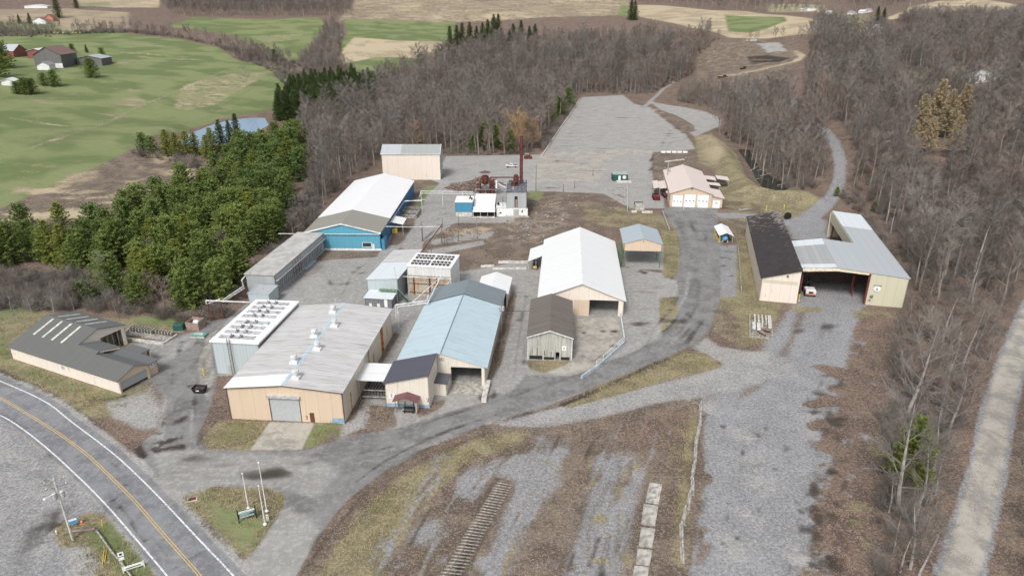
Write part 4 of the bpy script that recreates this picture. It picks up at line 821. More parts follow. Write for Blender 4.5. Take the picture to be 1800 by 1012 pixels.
b=MB(); [b.tube((x,-1.6,3.5),(x,-1.6,4.5),.04) for x in np.arange(3.6,8.5,.95)]; b.path([(3.6,-1.6,4.5),(8.4,-1.6,4.5)],.05).path([(3.6,-1.6,4.0),(8.4,-1.6,4.0)],.04); [b.tube((x,-1.5,0),(x,-1.5,3.3),.08) for x in (3.8,8.3)]; b.path([(8.4,-1.6,4.4),(11.6,-1.6,1.0)],.05); b.build('handrail',M['galv'],t)
b=MB(); [b.box(8.5+k*.32,8.85+k*.32,-1.6,-.5,3.3-k*.33,3.38-k*.33) for k in range(10)]; b.tube((8.4,-1.6,3.3),(11.7,-1.6,0),.09).tube((8.4,-.5,3.3),(11.7,-.5,0),.09); b.build('stair',M['green'],t)
t=bld('switch_room','low grey utility room with pale roof and three white hatches below the green platform',-36.8,156.7,-9)
MB().wall((0,0),(7,0),[(0,2.4),(7,2.5)]).wall((7,0),(7,4.2),2.6).wall((0,4.2),(0,0),2.4).wall((7,4.2),(0,4.2),2.6).build('wall',plain('grey_block_wall',(.20,.205,.22),.8),t)
MB().slab([(-.3,-.3,2.55),(7.3,-.3,2.65),(7.3,4.4,3.0),(-.3,4.4,2.9)],.12).build('roof',M['roof_galvw'],t)
MB().box(5.0,5.8,-.06,-.003,.3,2.3).build('door',M['whited'],t)
for x in (1.0,3.1): MB().box(x,x+.75,-.06,-.003,.1,1.1).build('hatch',M['white'],t)
t=bld('vented_kiln','tall white kiln with rows of dark roof vents and a rust streaked front wall',-27.1,164.3,-8.5)
W,L=11.6,10
MB().wall((0,0),(W,0),8.0,z0=5.6).build('upper_wall',M['whitecrate'],t); MB().wall((0.1,.12),(W-.1,.12),5.6).build('front_wall',M['rustwall'],t)
MB().wall((W,0),(W,L),8).wall((0,L),(0,0),8).wall((W,L),(0,L),8).build('side_wall',M['whitecrate'],t)
rf=MB().slab([(-.15,-.15,8.15),(W+.15,-.15,8.15),(W+.15,L+.15,8.15),(-.15,L+.15,8.15)],.15).build('roof',M['roof_whitepatch'],t)
for r_ in range(2):
    for k in range(10):
        x=.8+k*1.0+(.35 if k>4 else 0); y=1.2+r_*4.3
        v=MB().box(x,x+.62,y,y+2.9,8.16,8.32).build('roof_vent',M['vg'],rf)
        MB().box(x,x+.62,y+1.1,y+1.3,8.33,8.45).box(x-.05,x,y,y+2.9,8.16,8.5).build('vent_flap',M['white'],v)
b=MB()
for x in (2.9,9.0): b.tube((x-1.2,-.12,.3),(x-1.2,-.12,5.3),.12); 
b.box(5.7,6.1,-.15,-.02,0,5.4).box(5.3,6.5,-.15,-.02,5.1,5.4); b.box(.4,11,-.1,-.04,3.3,3.42).box(.4,11,-.1,-.04,.8,.92); b.build('door_frame',M['rust'],t)
b=MB().path([(-1.2,-1,5.5),(11.8,-.8,5.5)],.1).path([(-1.2,-1,5.5),(-1.2,-1,0)],.09).path([(8.8,-.8,5.5),(2.6,-6,.5)],.1).path([(11.8,-.8,5.5),(9.5,-5,2)],.1).path([(-1.2,-1,5.5),(-2.4,-4,5)],.08); b.build('pipe_frame',M['pipew'],t)
# ---------- big white roofed building
t=bld('white_roof_shed','wide gabled storage shed with bright white roof and open front bay',6.7,152.5,-4.5)
W,L=20.4,44
MB().wall((0,0),(W,0),[(0,4.3),(10.2,8.35),(W,4.3)],ops=[(12.1,19.1,-.3,4.1)]).build('front_wall',M['pinkcream'],t)
MB().wall((0,L),(0,0),4.3,ops=[(3.5,15,-.3,3.6)]).wall((W,L),(0,L),[(0,4.3),(10.2,8.35),(W,4.3)]).build('wall',M['cream2'],t); MB().wall((W,0),(W,L),4.3,ops=[(1,12,.5,3.6),(13,25,.5,3.6)]).build('side_wall',M['cream2'],t)
MB().box(8.4,12.1,-.25,-.18,-.1,4.1).build('front_panel',M['beige'],t)
gable(t,W,L,4.35,8.4,10.2,mat='roof_white',oh=.5,ofr=.6); MB().box(10.05,10.35,-.6,L+.4,8.56,8.6).build('ridge_cap',M['white'],t)
aw=MB().slab([(-4.4,28,3.3),(-.5,30.4,4.15),(-.5,40.5,4.15),(-4.3,38.6,3.3)],.12).build('side_awning',M['roof_white'],t); MB().tube((-4.2,28.3,0),(-4.2,28.3,3.2),.1).tube((-4.2,38.2,0),(-4.2,38.2,3.2),.1).tube((-2.2,29.4,0),(-2.2,29.4,3.6),.1).each('awning_post',M['timberg'],aw)
t=thing('forklift','dark yellow nosed forklift parked under the side awning of the white shed','forklift',(*P(941,471),0),rad(175))
MB().bevbox(-.6,.6,-1.2,1.0,.35,1.2,.15).build('body',M['black'],t); MB().bevbox(-.55,.55,.6,1.3,.4,1.0,.1).build('counterweight',M['yellow'],t)
b=MB(); [b.tube((x,y,1.2),(x,y,2.2),.05) for x in (-.5,.5) for y in (-.6,.7)]; b.box(-.6,.6,-.7,.8,2.2,2.28); b.build('cage',M['black'],t)
b=MB(); [b.tube((x,-1.35,.1),(x,-1.35,2.6),.06) for x in (-.4,.4)]; b.box(-.45,-.3,-2.4,-1.35,.1,.16).box(.3,.45,-2.4,-1.35,.1,.16); b.build('mast',M['galv'],t)
for x in (-.6,.6):
    for y in (-.8,.8): MB().wheel((x,y,.33),.33,.25,'x').build('wheel',M['tyre'],t)
# ramp guard wall with railing
pts=[G(1089.5,555),G(1097,603),G(1072,626),G(1048,647),G(1021,665)]
t=thing('guard_wall','pale blue low retaining wall with white railing curving in front of the white shed','wall',(pts[0][0],pts[0][1],0))
b=MB(); r=MB(); pl=[(p[0]-pts[0][0],p[1]-pts[0][1]) for p in pts]
for a,c in zip(pl[:-1],pl[1:]): b.wall(a,c,.75,th=.3,out=1)
b.build('wall',plain('pale_blue_concrete',(.45,.52,.57),.8),t)
rp=[pl[0],pl[1],pl[2],pl[3]]
for a,c in zip(rp[:-1],rp[1:]):
    n=max(2,int(math.hypot(c[0]-a[0],c[1]-a[1])/2.2))
    for k in range(n+1): x=a[0]+(c[0]-a[0])*k/n; y=a[1]+(c[1]-a[1])*k/n; r.tube((x,y,.7),(x,y,1.7),.05)
    for z in (1.2,1.7): r.tube((*a,z),(*c,z),.05)
r.build('railing',M['white'],t)
# ---------- weathered barn
t=bld('weathered_barn','old shed with peeling white board front and mossy dark gable roof',3.4,129.2,-4)
W,L=9.3,19.2
fw=MB().wall((0,0),(W,0),[(0,5.4),(4.6,6.95),(W,5.4)],ops=[(5.9,6.7,-.3,1.9),(1.9,2.05,.9,2.8),(3.4,3.55,.9,2.2),(4.9,5.0,.5,2.0)]).build('front_wall',M['wood'],t)
MB().box(.3,3.1,-.04,-.004,.1,.95).box(3.4,5.6,-.04,-.004,.1,.7).box(7.0,8.9,-.04,-.004,.1,.8).each('dark_boards',M['black'],t); MB().wall((W,0),(W,L),5.4).wall((0,L),(0,0),5.4).wall((W,L),(0,L),[(0,5.4),(4.6,6.95),(W,5.4)]).box(.2,W-.2,.5,L-.5,0,.04).build('wall',M['woodg'],t)
gable(t,W,L,5.4,6.98,4.6,mat='roof_old',oh=.3,ofr=.4); s_=MB().box(7.2,8.1,-.08,-.02,2.4,3.4).build('sign_board',M['whited'],t); text(s_,'8',.75,(7.65,-.1,2.85),FR,M['black'])
MB().box(-.08,.1,-.06,.02,0,5.2).box(W-.1,W+.08,-.06,.02,0,5.2).each('corner_board',M['white'],t)
e=MB()
for (xa,za,xb,zb) in ((-.3,5.3,4.6,6.98),(4.6,6.98,W+.3,5.3)): e.add([(xa,-.42,za-.05),(xb,-.42,zb-.05),(xb,-.42,zb+.16),(xa,-.42,za+.16),(xa,-.48,za-.05),(xb,-.48,zb-.05),(xb,-.48,zb+.16),(xa,-.48,za+.16)],[(4,5,6,7),(0,3,2,1),(3,7,6,2),(0,1,5,4)])
e.build('barge_board',M['white'],t)
# ---------- tall open carport
t=bld('truck_shelter','tall open shelter with blue grey gable roof, tan gable and steel posts',31.9,184.6,-4,cat='shelter')
W,L=10.9,13.4
MB().wall((.2,0),(W-.2,0),[(0,7.3),(5.25,8.8),(W-.4,7.3)],z0=5.1).wall((W-.2,L),(.2,L),[(0,7.3),(5.25,8.8),(W-.4,7.3)],z0=5.1).wall((.2,0),(.2,L),7.2,z0=5.1,out=-1).wall((W-.2,0),(W-.2,L),7.2,z0=5.1).build('upper_wall',M['beige'],t)
gable(t,W,L,7.25,8.85,5.45,mat='roof_bluegrey',oh=.2,ofr=.3)
for x in (.35,W-.35):
    for y in (.2,L/2,L-.2): MB().tube((x,y,0),(x,y,5.2),.14).tube((x,y,3.9),(x+(.9 if x<5 else -.9),y,5.1),.07).each('post',M['green2'],t)
b=MB(); [b.tube((-.6,y,z),(-.6,y+2.5,z),.05) for y in (1,6) for z in (1.2,2.4,3.6)]; [b.tube((-.6,y,0),(-.6,y,5),.06) for y in (1,3.5,6,8.5)]; b.tube((.3,.3,0),(-.6,3.4,5.0),.07); b.build('side_ladder',M['green2'],t)
MB().lathe([(.02,0),(.16,.02),(.16,.1)],(5.45,-.2,8.0)).build('gable_light',M['black'],t)
# ---------- shop with white garage doors
t=bld('garage','peach roofed garage with three white overhead doors and a lean-to office',59.2,249.0,-8)
W,L=15.3,38
MB().wall((0,0),(W,0),[(0,5.2),(7.6,7.7),(W,5.2)],ops=[(.9,4.7,-.3,4.5),(5.2,9.4,-.3,4.9),(9.9,14.1,-.3,4.9)]).build('front_wall',M['beige'],t)
MB().wall((W,0),(W,L),5.2).wall((0,L),(0,0),5.2).wall((W,L),(0,L),[(0,5.2),(7.6,7.7),(W,5.2)]).build('wall',M['cream2'],t)
gable(t,W,L,5.2,7.75,7.6,mat='roof_pink',oh=.4,ofr=.5)
s=(7.75-5.2)/7.7
MB().slab([(7.9,24.5,7.78),(15.6,24.5,5.24),(15.6,L+.4,5.24),(7.9,L+.4,7.78)],.01).build('blue_roof_patch',M['roof_galvw'],t)
for x0,x1,z1,wz in ((.95,4.65,4.45,2.0),(5.25,9.35,4.85,2.4),(9.95,14.05,4.85,2.4)):
    dr=MB().box(x0,x1,.05,.12,-.1,z1).build('garage_door',M['whited'],t); b=MB(); w3=(x1-x0)/3
    for k in range(3): b.box(x0+w3*(k+.3),x0+w3*(k+.72),.02,.049,wz-.1,wz+.22)
    b.build('window',M['glass'],dr)
MB().wall((W+.02,.3),(W+4,.3),[(0,4.4),(4,3.7)],ops=[(.4,3.1,-.3,2.9)]).wall((W+4,.3),(W+4,12),3.6).build('office_wall',M['beige'],t); d_=MB().box(W+.45,W+3.05,.36,.42,-.1,2.85).build('garage_door',M['whited'],t); MB().box(W+1.3,W+2.1,.33,.359,1.7,1.95).build('window',M['glass'],d_)
MB().slab([(W+.1,-.3,4.7),(W+4.4,-.3,3.9),(W+4.4,12.3,3.9),(W+.1,12.3,4.7)],.12).build('office_roof',M['roof_pink'],t)
for (x0,x1,y0,y1) in ((W+.1,W+5.8,20,24.5),(W+.1,W+5.4,29.5,36),(W+5.7,W+10.6,30,36.5)): 
    a_=MB().slab([(x0,y0,4.2),(x1,y0,3.7),(x1,y1,3.7),(x0,y1,4.2)],.12).build('side_awning',M['roof_pink'],t); MB().box(x1-.3,x1-.1,y0+.1,y0+.3,0,3.6).box(x1-.3,x1-.1,y1-.3,y1-.1,0,3.6).box(x0+.3,x1-.4,y1-.2,y1-.1,0,3.5).each('awning_post',M['timberg'],a_)
for (x0,x1) in ((-3.2,-.4),(-5.4,-3.4)):
    a_=MB().slab([(x0,13,3.6),(x1,13,4.0),(x1,25,4.0),(x0,25,3.6)],.12).build('side_awning',M['roof_pink'],t); MB().box(x0+.1,x0+.3,13.1,13.3,0,3.6).box(x0+.1,x0+.3,24.6,24.8,0,3.6).each('awning_post',M['timberg'],a_)
MB().tube((1.2,33,5.6),(1.2,33,9.6),.28).tube((1.9,31.5,5.8),(1.9,31.5,7.4),.2).tube((1.0,30,5.5),(1.0,30,7),.16).tube((.8,28,5.4),(.8,28,6.4),.2).each('flue_pipe',M['timberg'],t); MB().lathe([(.02,0),(.3,.02),(.3,.2)],(7.6,-.45,7.2)).build('gable_light',M['black'],t)
b=MB(); [b.tube((x,-.6,0),(x,-.6,1.2),.1) for x in (.4,9.65,10.1,14.6)]; b.each('bollard',M['yellow'],t); MB().path([(4.9,-.5,0),(4.9,-.5,1.1),(4.9,-4,1.1),(4.9,-4,0)],.06).build('railing',M['white'],t)
# ---------- long barn with torn tar roof
t=bld('tar_roof_barn','long leaning pale shed with torn black tar roof',63.4,160.7,-14)
W,L=9.0,55
MB().wall((0,0),(W,0),[(0,6.2),(W,8.9)],ops=[]).build('front_wall',M['pinkcream'],t); MB().box(.3,8.6,-.04,-.004,5.0,5.9).build('stained_band',M['olivecream'],t); MB().box(6.6,8.3,-.03,-.004,.1,2.3).build('door',M['pinkcream'],t)
MB().wall((0,L),(0,0),6.2).wall((W,L),(0,L),[(0,8.9),(W,6.2)]).build('side_wall',M['cream2'],t); b=MB(); [b.tube((W-.2,y,0),(W-.2,y,8.9),.16) for y in np.arange(3,L,6)]; b.each('post',M['redox'],t)
MB().slab([(-.4,-.4,6.3),(W+.2,-.4,9.15),(W+.4,L+.4,9.15),(-.4,L+.4,6.3)],.15).build('roof',M['roof_tar'],t); MB().lathe([(.05,0),(.28,.02),(.28,.15),(.2,.2)],(5.9,-.25,7.2),12).build('gable_light',M['black'],t)
# ---------- L shaped steel hall number 6
t=bld('steel_hall','L shaped cream steel hall numbered 6 with galvanised roof and red columns',75.26,164.66,-14,cat='building')
zr=lambda x: 8.0+(x+.5)*(1.35/7.7) if x<7.3 else 9.35-(x-7.3)*(1.4/17.0)
y0=-3.0; YB=20.5; YE=54; XW=15.6; XR=24.2
x1_,z1_=7.3,9.35
b=MB(); b.slab([(-.9,y0+1.5,zr(-.9)),(7.3,y0-.2,9.35),(7.3,YB,9.35),(-.9,YB,zr(-.9))],.15); b.build('roof',M['roof_galv2'],t)
MB().slab([(-.9,YB-5,zr(-.9)+.012),(7.2,YB-5,9.36),(7.2,YB,9.36),(-.9,YB,zr(-.9)+.012)],.01).slab([(-.9,y0+1.5,zr(-.9)+.012),(7.2,y0-.18,9.36),(7.2,y0+2.6,9.36),(-.9,y0+4.2,zr(-.9)+.012)],.01).each('white_sheet',M['roof_galvw'],t)
b=MB(); b.slab([(7.3,y0-.2,9.35),(XR,y0-.2,zr(XR)),(XR,YB,zr(XR)),(7.3,YB,9.35)],.15); b.slab([(XW,YB,zr(XW)),(XR,YB,zr(XR)),(XR,37,zr(XR)),(XW,37,zr(XW))],.15); b.build('right_slope',M['roof_galv'],t)
MB().slab([(XW,37,zr(XW)),(XR,37,zr(XR)),(XR,YE,zr(XR)),(XW,YE,zr(XW))],.15).build('wing_roof',M['roof_galvw'],t)
MB().wall((15.2,y0),(23.9,y0),[(0,zr(15.2)-.2),(8.7,zr(23.9)-.2)]).build('front_wall',M['olivecream'],t); MB().wall((23.9,y0),(23.9,YE-.3),7.6).build('back_wall',M['olivecream'],t)
b=MB(); b.add([(-.5,y0+.9,7.1),(7.3,y0,8.3),(15.2,y0,7.9),(15.2,y0,zr(15.2)-.18),(7.3,y0,9.18),(-.5,y0+.9,7.95)],[(0,1,2,3,4,5)]); b.add([(-.5,y0+1.1,7.1),(7.3,y0+.2,8.3),(15.2,y0+.2,7.9),(15.2,y0+.2,zr(15.2)-.18),(7.3,y0+.2,9.18),(-.5,y0+1.1,7.95)],[(5,4,3,2,1,0)]); b.build('gable_fascia',plain('cream_fascia',(.74,.68,.52),.6),t)
MB().wall((XW,YB+.1),(XW,YE-.2),[(0,8.4),(YE-YB-.3,8.4)],z0=5.3).build('wing_fascia',M['olivecream'],t)
for (x,y) in ((0,0),(0,10),(0,20),(15.0,-2.9),(15.0,9),(15.0,20),(15.9,30),(15.9,40),(15.9,50)): MB().box(x-.22,x+.22,y-.3,y+.3,0,7.2 if x<1 else 8.3).each('column',M['redox'],t)
b=MB(); b.tube((13.2,4,0),(13.2,4,5),.3).tube((13.0,1.5,0),(13.8,6,6),.14); [b.tube((22,y,0),(22,y,7.5),.15) for y in (10,20,30,40)]; b.box(-.3,.4,y0+1.2,20,7.0,7.3); b.box(0,15,-2.7,-2.5,7.0,7.2) if False else None; b.build('brace',M['redox'],t)
MB().box(15.2,23.9,YE-.3,YE-.1,0,7.9).build('end_wall',M['olivecream'],t)
t_=t; sg=MB().tube((17.2,y0-.22,4.6),(17.2,y0-.18,4.6),.8,.8,20); sg=sg.build('round_sign',M['whited'],t); text(sg,'6',1.1,(17.2,y0-.24,4.45),FR,M['black']); MB().box(16.3,18.1,y0-.25,y0-.23,5.35,5.5).build('sign_lettering',M['black'],sg)
m_=plain('grey_wall_mark',(.17,.19,.18),.7); MB().box(15.9,16.6,y0-.25,y0-.19,2.0,2.6).box(15.75,16.3,y0-.25,y0-.19,1.2,1.5).box(16.0,16.7,y0-.25,y0-.19,2.68,2.78).each('meter_box',m_,t)
# ---------- tank shed
t=bld('tank_shed','tiny white gabled shelter over a blue tank beside the drive',65.8,206.4,-6,cat='shelter')
gable(t,4.3,9.6,2.5,3.4,mat='roof_whitepatch',oh=.15,ofr=.2); b=MB(); [b.tube((x,y,0),(x,y,2.5),.08) for x in (.1,4.2) for y in (.1,4.8,9.4)]; b.each('post',M['galv'],t); MB().box(-.05,.05,.3,9,0,1.2).build('side_rail',M['yellow'],t)
t=thing('blue_tank','rounded blue tank standing under the tiny white shelter','tank',(68.0,207.0,0),rad(-6)); MB().ell((0,1.6,1.15),(1.1,2.3,1.1),12,8).build('tank_body',M['bluetank'],t,True); MB().box(-.9,-.6,-.2,3.2,0,.7).box(.6,.9,-.2,3.2,0,.7).each('cradle',M['galv'],t)
# ---------- green office
gx,gy=P(1077,318.5); t=bld('green_office','small dark green shop front with a wide pale flat roof',gx,gy,0)
MB().wall((0,0),(6.4,0),2.9).wall((6.4,0),(6.4,5),2.9).wall((0,5),(0,0),2.9).wall((6.4,5),(0,5),2.9).build('wall',M['green'],t); MB().slab([(-.1,-.2,3.1),(6.5,-.2,3.1),(6.5,5.2,3.0),(-.1,5.2,3.0)],.25).build('roof',plain('green_grey_roof',(.36,.42,.40),.7),t)
MB().box(2.4,3.3,-.06,-.003,0,2.3).build('door',M['whited'],t); MB().tube((4.9,-.06,1.7),(4.9,-.01,1.7),.8,.8,18).build('round_sign',M['roof_galvw'],t); MB().box(1.4,7.6,-3,-.6,0,.5).build('step_slab',M['concw'],t)
# ---------- power house group
t=bld('boiler_house','grey metal clad boiler tower on a white block base with a dark roof',-2,236.2,-1)
W,L=7.3,17
MB().wall((0,0),(W,0),8.8,z0=3.0,ops=[(2.9,4.0,3.2,7.3)]).build('front_wall',M['galvwall'],t); MB().wall((W,0),(W,L),8.8).build('side_wall',M['redox'],t); MB().wall((0,L),(0,0),8.8).wall((W,L),(0,L),8.8).build('wall',M['galvwall'],t)
MB().box(-.1,W+.3,-.12,.5,.4,2.95).build('block_base',M['white'],t); MB().box(-.3,W+.5,-1.2,.6,-.2,.35).build('footing',M['conc'],t); MB().box(2.5,4.5,-.17,-.125,.5,2.6).build('grey_panel',M['galvwall'],t); MB().box(5.4,5.9,-.17,-.125,1.4,2.3).build('window',M['glass'],t)
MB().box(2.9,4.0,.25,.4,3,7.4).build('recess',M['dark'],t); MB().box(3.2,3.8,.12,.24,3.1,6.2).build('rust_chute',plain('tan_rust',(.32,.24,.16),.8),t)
rf=MB().slab([(-.2,-.2,9.0),(W+.3,-.2,9.0),(W+.3,L+.2,9.0),(-.2,L+.2,9.0)],.2).build('roof',plain('tarred_flat_roof',(.16,.165,.18),.9,0,.5,1.5),t)
MB().box(-.2,0,-.2,L,9.0,9.3).box(W+.1,W+.3,-.2,L,9.0,9.3).box(2.1,2.6,3.0,3.4,9.0,9.9).box(6,6.8,14,15.5,9,9.9).box(.1,.5,12,14,9,10.2).build('roof_curb',M['galvwall'],rf)
cy_=MB().lathe([(.3,-.2),(.8,.9),(1.0,1.2),(1.0,2.9),(.8,3.6),(.3,4.0)],(3.3,9,9.2),14).box(1.4,3.0,8,10,9,10.4); cy_.build('cyclone',M['rust'],t)
ch=MB().tube((5.2,12.7,9.0),(5.2,12.7,26.3),.62,.55,14).build('chimney',M['redox'],t); b=MB(); [b.tube((5.2,12.7,z),(5.2,12.7,z+.18),.72,.72,14) for z in (13,17.5,22,25.9)]; b.tube((4.75,12.1,9),(4.75,12.1,25),.05); b.build('band',M['rust'],ch)
t=bld('pump_room','small white block room joined to the boiler tower with an open yard roof',-5.6,236.0,-1)
MB().wall((0,0),(3.6,0),3.2).wall((0,8),(0,0),3.0).wall((3.6,8),(0,8),3.0).build('wall',M['white'],t); MB().slab([(-.1,-.1,3.3),(3.6,-.1,3.3),(3.6,4,3.3),(-.1,7.5,3.3)],.12).build('roof',M['roof_white'],t); MB().box(1.1,1.8,-.04,-.004,1.1,1.6).build('window',M['glass'],t); MB().tube((2.3,1.5,3.3),(2.3,1.5,6.6),.08).ell((.6,3,3.9),(.5,.7,.5)).build('roof_pipe',M['black'],t)
t=bld('white_machine_shed','bright white roofed machine shed with an open slatted front beside the boiler tower',-13.9,233.9,-1)
MB().slab([(0,0,2.3),(7.9,0,2.3),(7.9,2.2,3.2),(0,2.2,3.2)],.1).slab([(0,2.2,3.2),(7.7,2.2,3.2),(7.7,16.5,4.6),(0,16.5,4.6)],.1).build('roof',M['roof_whitepatch'],t)
MB().wall((0,16),(0,1),3.0).wall((7.7,1),(7.7,16),3.0).wall((7.7,16),(0,16),4.4).box(.2,7.5,3,3.2,0,3).build('wall',M['redox'],t); b=MB(); [b.tube((x,.3,0),(x,.3,2.2),.1) for x in (.2,2.7,5.2,7.6)]; b.box(0,7.8,.2,.5,0,.5); b.build('front_frame',M['concw'],t)
MB().box(1,2.4,1.2,2.4,0,1.5).box(3.2,4.6,1.2,2.2,0,1.2).box(5.6,7,1.4,2.4,0,1.6).each('machinery',M['black'],t); MB().path([(.1,16.4,4.6),(.1,16.4,6.2),(7.6,16.4,6.2),(7.6,16.4,4.6)],.1).path([(3.8,16.4,4.6),(3.8,16.4,6.2)],.08).build('pipe_rail',M['timberg'],t)
t=bld('blue_control_room','small bright blue box shed with a white roof in the boiler yard',-20.2,235.9,-1)
MB().wall((0,0),(6.2,0),5.2,z0=1.6).wall((0,8),(0,0),5.2,z0=1.6).wall((6.2,8),(0,8),5.2).wall((6.2,0),(6.2,8),5.2).build('wall',M['bluewall'],t); MB().box(0,6.2,.02,.2,-.2,1.6).box(0,.2,.02,8,-.2,1.6).build('base_wall',M['concw'],t); MB().slab([(-.2,-.2,5.4),(6.3,-.2,5.4),(6.3,8.2,5.4),(-.2,8.2,5.4)],.2).build('roof',M['roof_whitepatch'],t)
MB().tube((5.0,5,5.4),(5.0,5,6.4),.2).tube((5.7,3,5.4),(5.7,3,6.2),.25).box(4.6,5.2,4,4.3,5.4,5.8).build('roof_vent',M['black'],t)
bx,by=P(853,340); t=thing('dust_cyclone','rust red dust cyclone tower on a steel frame behind the machine shed','cyclone',(bx,by,0))
MB().lathe([(.4,2.6),(1.3,4.8),(1.5,5.0),(1.5,6.9),(1.0,7.3)],(0,0,0),16).build('cone',M['rust'],t); MB().lathe([(1.9,8.5),(2.3,8.55),(.2,9.3)],(0,0,0),16).build('rain_cap',plain('dull_cap',(.15,.09,.09),.8),t)
b=MB(); [b.tube((x,y,0),(x,y,5.6),.16) for x in (-1.9,1.9) for y in (-1.9,1.9)]; [b.tube((x,-1.9,z),(-x,-1.9,z+2.2),.09) for x in (-1.9,1.9) for z in (.4,2.8)]; [b.tube((x,y,8),(x*.9,y*.9,8.5),.05) for x in (-1.3,1.3) for y in (-1.3,1.3)]; b.build('frame',M['rust'],t)
MB().box(-1.6,1.6,-1.2,1.2,2.6,3.8).build('hopper',M['galvwall'],t); MB().box(2.2,3.8,-.8,.8,0,5.2).box(2.4,3.6,-2.4,-1.2,0,3.6).each('duct_box',M['rust'],t); MB().ell((4.6,-.4,4.8),(.9,.9,.9)).tube((4.6,-.4,4.8),(4.6,-2.2,2.5),.45).tube((5.0,-.4,4.2),(8.2,-2.4,3.0),.28).build('blower',M['galv'],t)
q_=MB(); rq=random.Random(3)
for k in range(34): a_=(rq.uniform(-4,4.5),rq.uniform(-2.5,3),rq.uniform(.2,6)); q_.tube(a_,(a_[0]+rq.uniform(-3,3),a_[1]+rq.uniform(-1.5,1.5),max(.1,a_[2]+rq.uniform(-2.5,2))),rq.uniform(.05,.16),n=6)
for k in range(9): a_=(rq.uniform(-4,4),rq.uniform(-2.5,2.5),rq.uniform(0,4)); s_=rq.uniform(.3,.8); q_.box(a_[0],a_[0]+s_*1.6,a_[1],a_[1]+s_,a_[2],a_[2]+s_)
q_.build('scrap_pipework',M['rust'],t)
MB().path([(2,1.4,6.2),(14.2,1.4,6.2)],.26).path([(3,.2,3.6),(11.5,.2,3.2)],.22).build('duct',M['rust'],t)
for k,(px,py,sx,h) in enumerate(((850,322,9,3.2),(812,330,8,1.3))):
    x,y=P(px,py); b=MB(); n=22; vs=[(0,0,h)]; rr=[]
    for j in range(3):
        for i in range(n):
            a=2*math.pi*i/n; q=(j+1)/3; vs.append((sx*q*math.cos(a)*R.uniform(.88,1.1),sx*.5*q*math.sin(a)*R.uniform(.88,1.1),max(-.1,h*(1-q)**1.0*R.uniform(.8,1.15)-.05)))
    fs=[(0,1+i,1+(i+1)%n) for i in range(n)]+[(1+j*n+i,1+(j+1)*n+i,1+(j+1)*n+(i+1)%n,1+j*n+(i+1)%n) for j in range(2) for i in range(n)]
    o=MB().add(vs,fs).build(('gravel_pile','bark_pile')[k],plain(('brown_heap','dark_heap')[k],(.17,.12,.10),.95,0,.5,1.2),None,True); o.location=(x,y,0); props(o,('brown conical heap of bark behind the rusty cyclone','low dark bark heap left of the cyclone, by the pipe rack')[k],'heap')
# ---------- long low barn at lower left
t=bld('lumber_barn','long low cream barn with grey roof, skylights and open gable, beside the highway',-107,129.5,-25.1)
sl=.37
MB().wall((0,0),(34,0),3.0,ops=[(16.6,17.7,1.3,2.2),(26.6,27.4,-.3,1.9)]).build('front_wall',M['pinkcream'],t); MB().box(16.6,17.7,.05,.1,1.3,2.2).build('window',M['steel'],t); MB().box(26.6,27.4,.06,.12,-.1,1.88).build('door',M['cream'],t)
MB().wall((0,15.2),(0,0),[(0,4.6),(6.1,6.3),(15.2,3.0)]).wall((16.2,15.2),(0,15.2),4.5).build('wall',M['cream'],t)
MB().wall((16.2,4.7),(16.2,15.2),[(0,4.7),(4.4,6.3),(10.5,4.6)],z0=0,ops=[(4.7,9.6,0,4.0)]).build('gable_wall',M['pinkcream'],t)
r1=MB().slab([(-.3,-.4,2.98),(34.3,-.4,2.98),(34.3,3.6,4.45),(23,3.6,4.45),(23,4.5,4.8),(16.5,4.5,4.8),(16.5,9.1,6.45),(-.3,9.1,6.45)],.14).build('roof',M['roof_shingle'],t)
MB().slab([(-.3,9.1,6.45),(16.5,9.1,6.45),(16.5,15.5,4.7),(-.3,15.5,4.7)],.14).slab([(16.5,4.5,4.8),(23,4.5,4.8),(23,9.0,3.7),(16.5,9.0,3.7)],.12).slab([(23,3.6,4.45),(34.3,3.6,4.45),(34.3,6.8,3.2),(23.05,6.8,3.2)],.12).slab([(23.05,6.8,3.2),(34.2,6.8,3.2),(34.2,9.3,3.15),(28.6,9.3,3.15),(28.6,11.6,3.1),(23.05,11.6,3.1)],.14).build('rear_roof',M['roof_shingle2'],t)
for k in range(4):
    x=2.4+k*3.05
    zz=lambda y:2.98+(y+.4)*(6.45-2.98)/9.5+.06; z2=lambda y:6.45-(y-9.1)*(1.75/6.4)+.04
    MB().slab([(x,3.8,zz(3.8)),(x+.65,3.8,zz(3.8)),(x+.65,8.6,zz(8.6)),(x,8.6,zz(8.6))],.008).build('skylight',M['skylight'],r1); MB().slab([(x,9.6,z2(9.6)),(x+.65,9.6,z2(9.6)),(x+.65,14.4,z2(14.4)),(x,14.4,z2(14.4))],.008).build('skylight',M['skylight'],r1)
MB().add([(23.03,4.6,4.4),(23.03,8.9,3.25),(23.03,8.9,3.6),(23.03,4.6,4.7)],[(0,1,2,3)]).build('step_gable',M['cream'],t)
MB().wall((33.9,0),(33.9,6.8),[(0,3.0),(3.6,4.35),(6.8,3.1)],ops=[(.5,6.3,-.3,2.4)]).build('end_gable',M['beige'],t); MB().box(33.6,33.7,.5,6.3,.5,2.4).build('end_screen',M['galvwall'],t); MB().wall((33.3,7.2),(33.3,9.2),3.0).wall((33.3,9.2),(28.7,9.2),2.95).wall((28.6,11.5),(23,11.5),2.95,ops=[(1,4.5,-.3,2.5)]).build('annex_wall',M['beige'],t)
